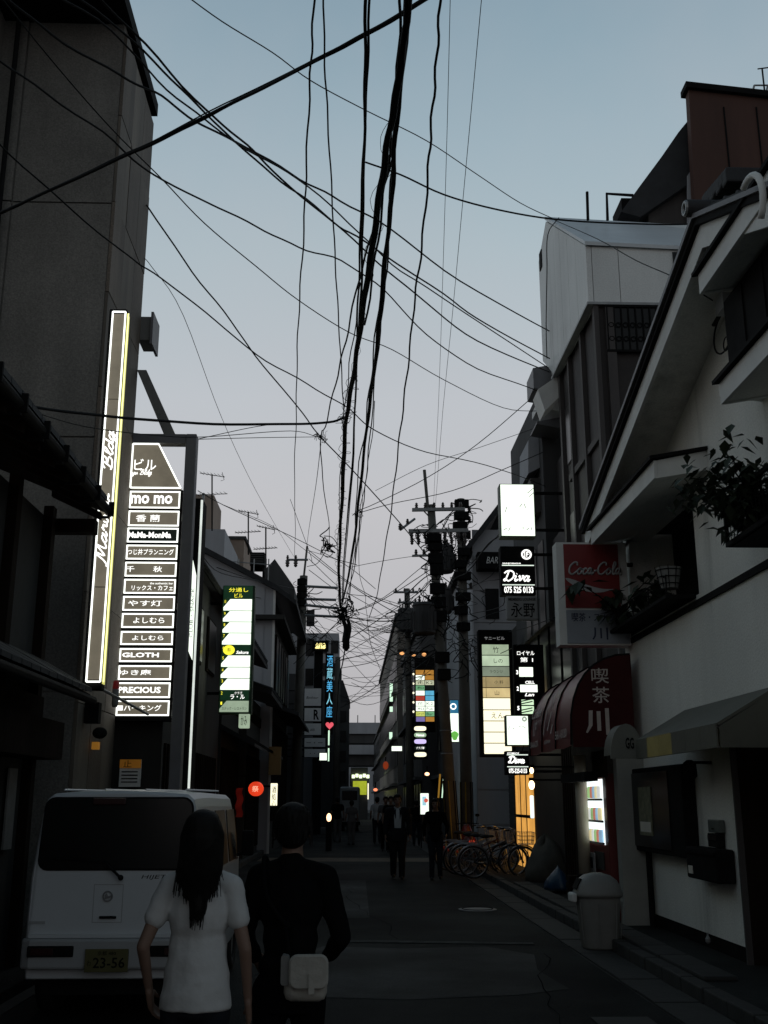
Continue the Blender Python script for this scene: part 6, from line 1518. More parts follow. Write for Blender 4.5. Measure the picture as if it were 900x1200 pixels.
# knots and clamps
def knot(px,py,Y,s,n,label,seed):
    rnd = random.Random(seed); c = aY(px,py,Y); K = empty('cable_knot', c, label, 'cable knot')
    mb = MB()
    for i in range(n):
        P = []; v = Vector((rnd.gauss(0,s*.4),rnd.gauss(0,s*.2),rnd.gauss(0,s*.4)))
        for j in range(6): P.append(c+v); v = v*.8+Vector((rnd.gauss(0,s*.5),rnd.gauss(0,s*.2),rnd.gauss(0,s*.5)))
        mb.tube(spline(P,3), s*.06*rnd.uniform(.6,1.3), 4)
    mb.build('tangled_loops', M_CABLE, K)['kind'] = 'stuff'
    for i in range(2): MB().lathe(c+Vector((rnd.gauss(0,s*.25),0,rnd.gauss(0,s*.2)-s*.2)), [(s*.08,0),(s*.16,s*.1),(s*.16,s*.4),(s*.08,s*.5)], 8).build('splice_case', M_BLACK, K, smooth=True)
knot(401,716,29,.24,20,'big black knot of cables where the street wires meet near the left pole',1)
knot(405,490,14,.07,8,'small cable clamp where the horizontal cable joins the main bundle',2)
knot(375,512,18,.09,9,'small clamp cluster on the diagonal wire left of the main bundle',3)
knot(384,640,38,.28,11,'drooping cluster of cable ends above the left pole',4)
knot(421,600,23,.10,7,'cable clamp low on the second thick cable',5)
wire([(404,725),(408,738),(405,752)],29,29,.08,'short fat splice hanging from the black cable knot',twist=3,name='cable_splice')
wire([(405,752),(402,775),(397,800),(394,850)],29.5,56,.02,'cable dropping from the hanging splice to the slim distant pole',wob=.01)
MB().lathe(aY(405.5,762,29), [(.03,-.02),(.10,.06),(.09,.3),(.03,.42)], 10).build('splice_closure', M_BLACK, label='dark pear shaped splice case hanging below the cable knot', cat='splice case', smooth=True)

# ================================================================ VAN
VY = 8.9
vx0, vx1 = aY(31,1060,VY).x, aY(236,1060,VY).x
VC = (vx0+vx1)/2; VW = (vx1-vx0)/2
zt, zbm = aY(140,927,VY).z, aY(120,1133,VY).z
VAN = empty('parked_van', (VC, VY+1.6, 0), 'small white delivery van parked on the left, seen from behind', 'van')
M_VAN = mat('white_van_paint', (.58,.61,.62), .32,.03,1.5,.0, spec=.5)
M_VPL = mat('grey_bumper_plastic', (.36,.37,.37), .5,.05,3,.05)
def vring(y, s, zt_, zb_, ins):
    """rear-view outline of the body at depth y"""
    P = []
    w = VW*s
    prof = [(-w*.97,zb_),(-w*.995,zb_+.12),(-w,zb_+.45),(-w*.99,zb_+.75),(-w*.955,zt_-.42),(-w*.90,zt_-.13),(-w*.87,zt_-.06),(-w*.80,zt_-.018),(-w*.5,zt_+.0),(0,zt_+.012)]
    L_ = [(x+ins*(1 if x<0 else 0),z) for x,z in prof]
    R_ = [(-x,z) for x,z in L_[::-1][1:]]
    return [(VC+x,y,z) for x,z in L_+R_]
mb = MB(); secs = [(VY+.06,.93,zt-.07,.36),(VY+.0,.965,zt-.03,.33),(VY+.03,.99,zt-.008,.32),(VY+.12,1,zt,.31),(VY+1.0,1,zt+.01,.31),(VY+2.6,1,zt,.31),(VY+2.75,.99,zt-.05,.31),(VY+3.1,.97,1.10,.33),(VY+3.28,.93,.85,.36)]
secs = secs[1:]
rings = [vring(y,s,z1_,z0_,0) for y,s,z1_,z0_ in secs]; n = len(rings[0])
vs = [v for r_ in rings for v in r_]; fs = []
for i in range(len(rings)-1):
    for k in range(n): fs.append((i*n+k,i*n+(k+1)%n,(i+1)*n+(k+1)%n,(i+1)*n+k))
fs += [tuple(range(n))[::-1], tuple(range((len(rings)-1)*n,len(rings)*n))]
mb.add(vs,fs); body = mb.build('body', M_VAN, VAN)
bv = body.modifiers.new('bevel','BEVEL'); bv.width=.02; bv.segments=2; bv.limit_method='ANGLE'; bv.angle_limit=R(50)
def vpt(px,py): v = aY(px,py,VY); return (v.x,v.z)
def rrect(x0,x1,z0,z1,r,taper=0,n=4):
    P=[]
    for cx,cz,a0 in ((x1-r,z1-r,0),(x0+r,z1-r,90),(x0+r,z0+r,180),(x1-r,z0+r,270)):
        for i in range(n+1):
            a=R(a0+90*i/n); x,z = cx+r*math.cos(a), cz+r*math.sin(a); f=(z-z0)/(z1-z0); P.append((x+(-1 if x>(x0+x1)/2 else 1)*taper*f,z))
    return P
wx0,wz0 = vpt(46,1018); wx1,wz1 = vpt(222,936)
wx1 = VC+(VC-wx0)
tg = MB().xz(rrect(VC-VW*.94,VC+VW*.94,.56,zt-.05,.09,.055), VY-.018, VY-.001).build('tailgate', M_VAN, VAN)
MB().xz(rrect(wx0,wx1,wz0,wz1,.07,.03), VY-.028, VY-.019).build('rear_window', mat('tinted_van_glass',(.008,.009,.009),.18,.05,2,0,spec=.5), VAN)
MB().xz(rrect(wx0-.014,wx1+.014,wz0-.014,wz1+.014,.08,.03), VY-.023, VY-.0182).build('window_seal', M_BLACK, VAN)
a = vpt(111,932); b = vpt(149,936); MB().bbox(a[0],b[0],VY-.05,VY-.029,a[1]-.075,a[1]-.02,.01).build('high_stop_light', mat('dark_red_lens',(.03,.006,.006),.3,.1,2,0), VAN)
a = vpt(125,1014); b = vpt(143,1028); 
w = MB().tube([(a[0],VY-.05,a[1]+.02),(b[0],VY-.06,b[1])], .011, 6).build('wiper', M_BLACK, VAN); MB().sphere((b[0],VY-.05,b[1]), .022, 8, 6).build('wiper_pivot', M_BLACK, w)
MB().tube([(a[0],VY-.045,a[1]+.03),(a[0]-.42,VY-.045,a[1]+.06)], .008, 5).build('wiper_blade', M_BLACK, w)
zc = vpt(120,1102)[1]
bp = MB(); P = [(VC-VW*1.01,VY+.25),(VC-VW*1.01,VY-.03),(VC-VW*.9,VY-.075),(VC,VY-.085),(VC+VW*.9,VY-.075),(VC+VW*1.01,VY-.03),(VC+VW*1.01,VY+.25)]
bp.xy(P, zbm-.01, zc+.02); bo = bp.build('bumper', M_VPL, VAN); bv = bo.modifiers.new('bevel','BEVEL'); bv.width=.02; bv.segments=2; bv.limit_method='ANGLE'; bv.angle_limit=R(40)
MB().box(VC-VW*.93,VC+VW*.93,VY-.05,VY-.019,zc+.024,zc+.05).build('bumper_step', M_VAN, VAN)
for s_,xa,xb in ((-1,35,89),(1,163,222)):
    a,_ = vpt(xa,1115); b,_ = vpt(xb,1115)
    if s_>0: a,b = 2*VC-vpt(89,1115)[0], 2*VC-vpt(35,1115)[0]
    z0_,z1_ = vpt(60,1120)[1], vpt(60,1107)[1]
    g_ = MB().bbox(a,b,VY-.092,VY-.06,z0_,z1_,.008).build('bumper_recess', M_BLACK, VAN)
    MB().bbox(a+.03 if s_<0 else b-.2, a+.2 if s_<0 else b-.03, VY-.098,VY-.093,z0_+.015,z1_-.015,.004).build('tail_light', mat('dark_red_lens',(.03,.006,.006),.3,.1,2,0), g_)
xa,z0_ = vpt(104,1137); xb,z1_ = vpt(152,1113); 
cxp = (xa+xb)/2
lp = MB().bbox(cxp-.165,cxp+.165,VY-.108,VY-.098,z0_,z0_+.165,.004).build('license_plate', mat('plate_yellow',(.10,.092,.03),.5,.1,4,0), VAN)
text('23-56', cxp-.10,cxp+.14,z0_+.03,z0_+.105,VY-.112,M_BLACK,lp,bold=.01); text('わ', cxp-.145,cxp-.115,z0_+.045,z0_+.085,VY-.112,M_BLACK,lp); text('京都 480', cxp-.07,cxp+.07,z0_+.12,z0_+.15,VY-.112,M_BLACK,lp)
# handle recess and emblem
a = vpt(111,1036); b = vpt(143,1081)
outl = MB(); 
for q in ((a[0],b[0],a[1]-.006,a[1]),(a[0],b[0],b[1],b[1]+.006),(a[0],a[0]+.006,b[1]+.006,a[1]-.006),(b[0]-.006,b[0],b[1]+.006,a[1]-.006)): outl.box(q[0],q[1],VY-.0195,VY-.0182,q[2],q[3])
outl.build('handle_panel_gap', M_VPL, VAN)
MB().bbox(vpt(117,1075)[0],vpt(137,1075)[0],VY-.035,VY-.019,b[1]+.03,b[1]+.05,.005).build('tailgate_handle', M_BLACK, VAN)
em = vpt(127,1050); mb = MB(); mb.torus((em[0],VY-.026,em[1]),.036,.005,'y',18,6); 
eo = mb.build('emblem_ring', M_GALV, VAN); MB().xz([(em[0]-.022,em[1]-.022),(em[0]+.025,em[1]-.010),(em[0]+.028,em[1]+.006),(em[0]+.002,em[1]+.002),(em[0]-.008,em[1]+.024),(em[0]-.022,em[1]+.01)],VY-.03,VY-.02).build('emblem_mark', M_GALV, VAN)
xa,za_ = vpt(166,1031); xb,zb3 = vpt(196,1025); text('HIJET', xa,xb,za_,zb3+.0,VY-.0195,M_BLACK,tg,shear=.2)
xa,za_ = vpt(37,1060); MB().box(xa,xa+.12,VY-.021,VY-.0185,za_-.14,za_-.12).build('side_seam', M_VPL, VAN)
# side windows, wheels, mirrors
for s_ in (-1,1):
    X = VC+s_*VW
    for (ya,yb) in ((VY+.15,VY+.95),(VY+1.05,VY+1.85),(VY+1.95,VY+2.7)):
        za,zb4 = 1.08, zt-.16
        xo = lambda z: VC+s_*(VW*(.99-.035*max(0,(z-(.31+.75))/(zt-.42-(.31+.75))) if z<zt-.42 else VW*0+ VW*0) if False else VC+s_*VW*0)
        def xw(z):
            z1_,z2_ = .31+.75, zt-.42
            if z<z2_: return VW*(.99-.035*(z-z1_)/(z2_-z1_))
            return VW*(.955-.055*(z-z2_)/(.29))
        P = [(VC+s_*(xw(za)+.004),ya+.03,za),(VC+s_*(xw(za)+.004),yb-.03,za),(VC+s_*(xw(zt-.42)+.004),yb,zt-.42),(VC+s_*(xw(zb4)+.006),yb-.04,zb4),(VC+s_*(xw(zb4)+.006),ya+.04,zb4),(VC+s_*(xw(zt-.42)+.004),ya,zt-.42)]
        MB().prism(P,(s_*.006,0,0)).build('side_window', M_GLASSD, VAN)
    for yw in (VY+.62,VY+2.75):
        cx = VC+s_*(VW-.09)
        t_ = MB(); pr = [(.17,-.07),(.26,-.075),(.28,-.05),(.28,.05),(.26,.075),(.17,.07)]
        vs=[]; fs=[]; N_=20
        for r_,u in pr:
            for k in range(N_): vs.append((cx+u, yw+r_*math.cos(2*math.pi*k/N_), .28+r_*math.sin(2*math.pi*k/N_)))
        for i in range(len(pr)):
            j=(i+1)%len(pr)
            for k in range(N_): fs.append((i*N_+k,i*N_+(k+1)%N_,j*N_+(k+1)%N_,j*N_+k))
        t_.add(vs,fs); wh = t_.build('wheel', mat('tyre_rubber',(.015,.015,.015),.85,.2,8,.1), VAN, smooth=True)
        MB().tube([(cx-.06,yw,.28),(cx+s_*.05,yw,.28)], .168, 18).build('rim', M_GALV, wh)
    MB().bbox(VC+s_*(VW+.04),VC+s_*(VW+.16),VY+2.7,VY+2.78,1.1,1.35,.02).build('mirror', M_BLACK, VAN)
    MB().tube([(VC+s_*(VW-.02),VY+2.76,1.1),(VC+s_*(VW+.1),VY+2.74,1.14)], .015, 5).build('mirror_arm', M_BLACK, VAN)
MB().box(VC-VW*.8,VC+VW*.8,VY+.1,VY+3.0,.2,.31).build('underbody', M_BLACK, VAN)
for i in range(4): MB().tube([(VC-.5+i*.33,VY+.2,zt+.012),(VC-.5+i*.33,VY+2.4,zt+.02)], .008, 4).build('roof_rib', M_VAN, VAN)

# distant white truck, seen from the front/back at the end of the street
TKY = 62; x0,x1,z0,z1 = rect(398,424,922,956,TKY)
TK = empty('distant_van', ((x0+x1)/2,TKY,0), 'pale boxy van far down the street, left of the yellow shop', 'van')
MB().bbox(x0,x1-.1,TKY,TKY+3.6,.35,z1,.12).build('body', M_VPL, TK)
MB().bbox(x0+.12,x1-.25,TKY-.02,TKY+.3,z1-.75,z1-.2,.05).build('windscreen', M_GLASSD, TK)
for xx in (x0+.08,x1-.38): 
    MB().bbox(xx,xx+.2,TKY-.03,TKY+.05,.55,.7,.02).build('tail_light', mat('dark_red_lens',(.03,.006,.006),.3,.1,2,0), TK)
    MB().tube([(xx,TKY+.5,.3),(xx+.2,TKY+.5,.3)],.3,16).build('wheel', M_BLACK, TK)
MB().bbox(x0-.02,x1-.08,TKY-.06,TKY+.1,.32,.5,.03).build('bumper', M_BLACK, TK)

# ================================================================ PEOPLE
def cap(mb, p0, r0, p1, r1, n=12):
    """tapered limb segment with round ends"""
    p0, p1 = Vector(p0), Vector(p1); mb.tube([p0, p1], [r0, r1], n); mb.sphere(p0, r0, n, 8); mb.sphere(p1, r1, n, 8)
def chain(mb, pts, rs, n=12):
    for i in range(len(pts)-1): cap(mb, pts[i], rs[i], pts[i+1], rs[i+1], n)
from mathutils import noise as mnoise
def fused(mb, name, m, parent, voxel, smooth=4, folds=0):
    """fuse overlapping pieces into one continuous surface"""
    o = mb.build(name+'_raw', m, parent)
    r = o.modifiers.new('r','REMESH'); r.mode='VOXEL'; r.voxel_size=voxel; r.use_smooth_shade=True
    s = o.modifiers.new('s','SMOOTH'); s.factor=.5; s.iterations=smooth
    dg = bpy.context.evaluated_depsgraph_get(); me = bpy.data.meshes.new_from_object(o.evaluated_get(dg))
    old = o.data; o.modifiers.clear(); o.data = me; bpy.data.meshes.remove(old); me.name = name; o.name = name; WL[o.name] = wl(parent).copy()
    me.materials.clear(); me.materials.append(m)
    if folds:
        for v in me.vertices:
            c = v.co; a = mnoise.noise(Vector((c.x*7+c.z*5, c.y*7, c.z*9-c.x*4))); b_ = mnoise.noise(Vector((c.x*16-c.z*9, c.y*14, c.z*6+c.x*7)))
            f = folds*((1-abs(a)*2.2)*.8+b_*.55); v.co = c + v.normal*f
    for p in me.polygons: p.use_smooth = True
    return o
M_TEE = mat('white_tshirt_cotton', (.50,.51,.50), .9, .06, 5, .6, bscale=9)
M_BLK = mat('black_cloth', (.005,.005,.0055), .95, .2, 5, .4, bscale=9, spec=.04)
M_DENIM = mat('dark_denim', (.014,.016,.022), .95, .3, 6, .4, bscale=12, spec=.2)
M_SUIT = mat('dark_suit', (.012,.012,.014), .9, .2, 5, .3, spec=.2)
M_SHIRT = mat('pale_shirt', (.42,.46,.48), .9, .06, 5, .3)
M_SHOE = mat('dark_shoe', (.012,.012,.012), .5, .2, 5, .1)
M_CAN = mat('canvas_bag', (.36,.35,.31), .9, .12, 8, .3, bscale=40)
M_LIP = mat('lip', (.35,.14,.12), .5,.1,5,0); M_EYE = mat('eye_white', (.6,.6,.58), .3,.05,5,0); M_IRIS = mat('dark_iris', (.01,.01,.01), .2,.1,5,0)

def person(name, loc, face, H, label, top, bottom, arms, legs, hair='short', vox=.012, sleeve='short', build=1.0, jacket=None, shirt_len=.50, hands=True, group=None, loose=0, cat='person'):
    """loc: ground point; face: heading angle (0 = looks along +Y); arms: (elbowL, wristL, elbowR, wristR) and legs: (kneeL, ankleL, kneeR, ankleR) in body heights, x right, y forward, z up"""
    P = empty(name, loc, label, cat, group)
    ca, sa = math.cos(face), math.sin(face); L0 = Vector(loc)
    def T(p): x,y,z = p; return L0 + Vector((x*ca - y*sa, x*sa + y*ca, z))*H
    b = build
    shL, shR = (-.105*b,0,.805), (.105*b,0,.805); hipL, hipR = (-.055*b,0,.515), (.055*b,0,.515)
    eL,wL,eR,wR = arms; kL,aL,kR,aR = legs
    skin = MB()
    def C_(mb,p0,r0,p1,r1): cap(mb,T(p0),r0*H,T(p1),r1*H,12)
    def S_(mb,p,r):
        c = T(p); n0 = len(mb.v); mb.sphere(c, Vector(r)*H, 14, 10)
        for i in range(n0,len(mb.v)):
            d = mb.v[i]-c; mb.v[i] = c+Vector((d.x*ca-d.y*sa, d.x*sa+d.y*ca, d.z))
    # torso and limbs
    S_(skin,(0,0,.73),(.088*b,.055,.11)); S_(skin,(0,0,.62),(.07*b,.048,.08)); S_(skin,(0,0,.54),(.085*b,.06,.06))
    C_(skin,(0,-.005,.80),.036,(0,.008,.875),.031)
    C_(skin,(-.03,0,.825),.03,shL,.030*b); C_(skin,(.03,0,.825),.03,shR,.030*b)
    for sh,e,w in ((shL,eL,wL),(shR,eR,wR)): C_(skin,sh,.029*b,e,.022*b); C_(skin,e,.022*b,w,.0145*b)
    for h,k,a in ((hipL,kL,aL),(hipR,kR,aR)): C_(skin,h,.052*b,k,.032*b); C_(skin,k,.032*b,a,.019*b); C_(skin,(a[0],a[1]-.01,a[2]-.02),.02,(a[0],a[1]+.07,a[2]-.03),.016)
    # head
    hy = .012
    S_(skin,(0,hy-.006,.945),(.046,.056,.055)); S_(skin,(0,hy+.016,.905),(.034,.038,.036)); S_(skin,(0,hy+.036,.884),(.015,.013,.012))
    C_(skin,(0,hy+.052,.935),.005,(0,hy+.062,.917),.008)
    for s in (-1,1): S_(skin,(s*.047,hy-.004,.925),(.006,.012,.018)); S_(skin,(s*.022,hy+.040,.915),(.014,.012,.012))
    # hands: palm, four fingers, thumb
    if hands:
        for s,e,w in ((-1,eL,wL),(1,eR,wR)):
            e_,w_ = Vector(e),Vector(w); d = (w_-e_).normalized(); side = Vector((0,1,0)) - d*d.y; side.normalize(); nn = d.cross(side)
            c = w_+d*.024
            for q in (-.014,-.005,.005,.014): C_(skin, tuple(w_+side*q*.7), .010, tuple(c+d*.020+side*q), .0085)
            for q,L_ in ((-.017,.036),(-.0058,.043),(.0058,.046),(.017,.040)):
                a0 = c+d*.022+side*q; a1 = a0+d*L_*.45-nn*s*.004; a2 = a1+d*L_*.35-nn*s*.012; a3 = a2+d*L_*.2-nn*s*.012
                r_ = .0052
                for u,v in ((a0,a1),(a1,a2),(a2,a3)): C_(skin,tuple(u),r_,tuple(v),r_*.92)
            t0 = w_+d*.012+side*.014; t1 = t0+d*.018+side*.016-nn*s*.006; t2 = t1+d*.018+side*.004-nn*s*.008
            C_(skin,tuple(t0),.008,tuple(t1),.0065); C_(skin,tuple(t1),.0065,tuple(t2),.0055)
    fused(skin,'body',M_SKIN,P,vox,3)
    # face details
    for s in (-1,1):
        mb = MB(); mb.sphere(T((s*.0205,hy+.0455,.9365)), .0065*H, 8, 6); mb.build('eye',M_IRIS,P,smooth=True)
        mb = MB(); mb.tube([T((s*.010,hy+.052,.9485)),T((s*.022,hy+.051,.951)),T((s*.033,hy+.042,.948))],.0022*H,4); mb.build('eyebrow',M_HAIR,P)
    mb = MB(); mb.tube([T((-.013,hy+.049,.9005)),T((0,hy+.053,.9015)),T((.013,hy+.049,.9005))],.0035*H,5); mb.build('mouth',M_LIP,P,smooth=True)
    # trousers
    tr = MB(); S_(tr,(0,0,.545),(.094*b,.068,.055)); S_(tr,(0,0,.505),(.096*b,.07,.045))
    for h,k,a in ((hipL,kL,aL),(hipR,kR,aR)): C_(tr,h,.060*b,k,.041*b); C_(tr,k,.041*b,(a[0],a[1],a[2]-.005),.033*b)
    fused(tr,'trousers',bottom,P,max(vox,.012),4,folds=.006 if vox<.01 else 0)
    # upper garment
    sh = MB(); S_(sh,(0,0,.735),(.102*b,.068,.108)); S_(sh,(0,0,.64),(.086*b,.062,.10)); S_(sh,(0,0,.57),(.097*b,.072,.06))
    zb_ = shirt_len
    if loose:
        S_(sh,(0,0,.64),(.078,.060,.12)); n0 = len(sh.v); c0 = T((0,0,zb_))
        sh.lathe(c0,[(.094*H,0),(.092*H,.03*H),(.086*H,.08*H),(.078*H,.14*H),(.05*H,.20*H)],24,1,.80)
    else:
        c0 = T((0,0,zb_)); sh.lathe(c0,[(.098*b*H,0),(.098*b*H,.05*H),(.09*b*H,.12*H),(.05*b*H,.18*H)],24,1,.78)
    n0 = len(sh.v); sh.lathe(L0,[(.001,0),(.001,0)],4) if False else None
    C_(sh,(-.035,0,.822),.031,shL,.039*b); C_(sh,(.035,0,.822),.031,shR,.039*b)
    C_(sh,(0,-.004,.80),.046,(0,-.004,.835),.040)
    for s_,e,w in ((shL,eL,wL),(shR,eR,wR)):
        S0,E0,W0 = Vector(s_),Vector(e),Vector(w)
        if sleeve=='short': C_(sh,s_,.039*b,tuple(S0.lerp(E0,.52)),.036*b)
        else: C_(sh,s_,.039*b,e,.031*b); C_(sh,e,.031*b,tuple(E0.lerp(W0,.93)),.023*b)
    if jacket is not None:
        fused(sh,'jacket',top,P,max(vox,.012),4)
        mb = MB()
        q = [(-.034,.062,.825),(.034,.062,.825),(.046,.078,.72),(.04,.078,.60),(-.04,.078,.60),(-.046,.078,.72)]
        q = [T((x,y+.0,z)) for x,y,z in q]; c_ = T((0,.088,.72)); mb.add(q+[c_],[(i,(i+1)%6,6) for i in range(6)]); so_=mb.build('shirt_front',jacket,P)
        for s in (-1,1):
            mb = MB(); mb.add([T((s*.02,.072,.835)),T((s*.045,.07,.80)),T((s*.034,.085,.73)),T((s*.024,.086,.70))],[(0,1,2,3)]); mb.build('lapel',top,P)
        mb = MB(); mb.tube([T((-.035,.0,.85)),T((-.03,.03,.838)),T((0,.05,.826)),T((.03,.03,.838)),T((.035,.0,.85))],.008*H,6); mb.build('collar',jacket,P)
    else: fused(sh,'shirt',top,P,max(vox,.009),4 if vox>.01 else 2,folds=.006 if vox<.01 else 0)
    # shoes
    for a in (aL,aR):
        mb = MB(); C_(mb,(a[0],a[1]-.022,a[2]-.022),.023,(a[0],a[1]+.075,a[2]-.028),.0195); S_(mb,(a[0],a[1]+.02,a[2]-.038),(.022,.06,.009)); fused(mb,'shoe',M_SHOE,P,.01,2)
    # hair
    hb = MB(); S_(hb,(0,hy-.016,.955),(.053,.056,.054)); S_(hb,(0,hy-.028,.93),(.050,.046,.05)); S_(hb,(0,hy+.012,.979),(.044,.045,.028))
    for s in (-1,1): S_(hb,(s*.043,hy-.012,.945),(.013,.03,.03))
    if hair=='bob':
        for s in (-1,1): C_(hb,(s*.046,hy-.01,.94),.018,(s*.045,hy-.004,.895),.014)
        S_(hb,(0,hy-.034,.905),(.045,.03,.05))
    if hair=='long':
        S_(hb,(0,hy-.034,.915),(.052,.036,.07)); S_(hb,(0,hy-.042,.86),(.050,.030,.06)); S_(hb,(0,-.052,.81),(.040,.022,.055)); S_(hb,(.004,-.064,.765),(.024,.016,.045))
        for s in (-1,1): C_(hb,(s*.044,hy-.012,.94),.017,(s*.050,hy-.035,.85),.012); C_(hb,(s*.050,hy-.035,.85),.012,(s*.040,-.058,.80),.005)
    fused(hb,'hair',M_HAIR,P,max(.008,vox*.8),2)
    if hair in ('long',):
        rnd = random.Random(4); mb = MB()
        for k in range(420):
            x0 = rnd.uniform(-.056,.056); z1 = rnd.uniform(.70,.83) if abs(x0)<.03 else rnd.uniform(.765,.85); x1 = x0*(.8+.4*rnd.random())*(.55 if z1<.78 else 1)+rnd.gauss(0,.003)
            pts = [T((x0*.9,hy-.055,.93)),T((x0,hy-.078,.87)),T(((x0+x1)/2,-.073,(.87+z1)/2)),T((x1,-.078,z1))]
            mb.tube(spline(pts,3),[.0022*H]*9+[.0006*H] if False else .0011*H,3)
        mb.build('hair_strand',M_HAIR,P)['kind']='stuff'
    elif vox<.01:
        rnd = random.Random(14); mb = MB()
        for k in range(220):
            a = rnd.uniform(0,6.28); z = rnd.uniform(.905,1.0); rr_ = math.sqrt(max(.02,1-((z-.955)/.055)**2)) if z>.955 else 1
            p0 = (.05*rr_*math.sin(a), hy-.016+.053*rr_*math.cos(a)*-1 if math.cos(a)>-.2 else hy-.016+.05*rr_, z)
            if p0[1]>hy+.02: continue
            p1 = (p0[0]*1.14, (p0[1]-hy)*1.14+hy, z-.022+.02*max(0,z-.96)*20*.1); mb.tube([T(p0),T(((p0[0]+p1[0])/2*1.03,(p0[1]+p1[1])/2,z)),T(p1)],.0016*H,3)
        mb.build('hair_strand',M_HAIR,P)['kind']='stuff'
    return P, T

def at_pix(px, py_ground, Y): v = aY(px, py_ground, Y); return (v.x, Y, 0)
stand = ((-.058,.005,.285),(-.058,0,.045),(.058,.02,.285),(.06,.03,.045))
# woman in the white tee
gx = aY(234,1060,4.95).x
PW_, TW = person('person',(gx,4.95,0),R(2),1.60,'woman with long dark hair in a white t-shirt, seen from behind beside the van',M_TEE,M_DENIM,
   ((-.142,-.03,.655),(-.128,.03,.54),(.128,-.02,.645),(.138,.02,.51)),((-.055,.03,.29),(-.055,.08,.05),(.055,-.01,.28),(.055,-.09,.06)),hair='long',vox=.0065,build=.80,shirt_len=.498,loose=1)
gx = aY(341,1060,5.15).x
PM_, TM = person('person',(gx,5.15,0),R(-2),1.63,'man in a dark t-shirt with a pale shoulder bag, walking away at bottom centre',M_BLK,M_BLK,
   ((-.130,.01,.655),(-.105,.10,.58),(.142,.0,.65),(.10,.11,.585)),((-.058,-.01,.28),(-.058,-.08,.06),(.058,.03,.29),(.058,.07,.045)),hair='short',vox=.0065,sleeve='long',build=.88,shirt_len=.46)
# shoulder bag
a = aY(330,1117,4.95); b = aY(384,1174,4.95)
BG = empty('shoulder_bag', ((a.x+b.x)/2,4.97,b.z), 'pale canvas shoulder bag with rounded flap hanging at the hip of the man', 'bag')
bgm = MB().bbox(a.x+.012,b.x-.004,4.92,5.02,b.z+.0,a.z-.02,.035).build('bag_body', M_CAN, BG, smooth=True)
P = rrect(a.x+.035,b.x+.002,b.z+.055,a.z,.035,-.0)
MB().xz(P,4.895,4.925).build('flap', M_CAN, BG).modifiers.new('b','BEVEL').width=.008
MB().xz(rrect(a.x-.0,a.x+.035,b.z+.07,a.z-.005,.012),4.915,4.99).build('side_pocket', mat('bag_grey',(.17,.17,.16),.9,.1,8,.2), BG)
MB().box((a.x+b.x)/2+.02,(a.x+b.x)/2+.045,4.885,4.894,b.z+.04,b.z+.12).build('buckle_strap', M_CAN, BG)
st_ = [Vector((a.x+.03,4.97,a.z-.02)), Vector((a.x+.01,5.02,a.z+.12)), TM((-.0,-.085,.68)), TM((-.06,-.075,.76)), TM((-.075,-.03,.855)), TM((-.07,.03,.84))]
mb = MB(); mb.tube(spline(st_,5), .012, 6); mb.build('strap', M_BLK, BG, smooth=True)
# couple walking towards the camera
v = aZ(466,1030,0); 
person('person',(v.x,v.y,0),R(180),(aY(466,931,v.y).z),'man in a dark suit jacket and open pale shirt walking towards the camera',M_SUIT,M_SUIT,
   ((-.145,-.02,.645),(-.15,.03,.52),(.145,-.02,.645),(.15,.02,.52)),((-.05,.03,.28),(-.05,.04,.045),(.05,-.01,.28),(.05,-.07,.06)),hair='short',vox=.011,sleeve='long',build=1.12,jacket=M_SHIRT,shirt_len=.44)
v = aZ(511,1031,0)
person('person',(v.x,v.y,0),R(176),(aY(511,936,v.y).z),'woman with bobbed hair in a dark long top walking beside the suited man',M_BLK,M_DENIM,
   ((-.155,-.03,.65),(-.14,.04,.555),(.150,-.02,.65),(.145,.02,.53)),((-.05,.0,.28),(-.055,-.05,.055),(.05,.04,.28),(.055,.05,.045)),hair='bob',vox=.011,sleeve='long',build=.95,shirt_len=.47)
# hem peeping out below her top
# people in the distance
M_GREYC = mat('grey_cloth',(.10,.10,.10),.9,.2,5,.2)
far_people = ((442,962,44,M_SHIRT,M_DENIM,0,'distant person in a white shirt and dark shorts in front of the yellow shop',930),
 (395.5,960,46,M_BLK,M_GREYC,0,'distant dark figure at the left in front of the pale van',930),(412,962,43,M_GREYC,M_GREYC,20,'distant figure in grey crossing between the pale van and the white shirt',938),
 (452,966,38,M_GREYC,M_BLK,180,'distant figure in grey walking just left of the suited man',932),(458,968,37,M_BLK,M_BLK,180,'distant dark figure partly hidden behind the suited man',930),(488,962,42,M_BLK,M_DENIM,0,'distant dark figure between the suited man and the bright standing sign',938))
for px,py,Y,t_,b_,f_,lab,ptop in far_people:
    x = aY(px,py,Y).x; H = max(1.5,min(1.78,aY(px,ptop,Y).z))
    person('person',(x,Y,0),R(f_),H,lab,t_,b_,((-.145,-.02,.645),(-.15,.03,.52),(.145,-.02,.645),(.15,.02,.52)),stand,hair='short',vox=.022,sleeve='short',hands=False)

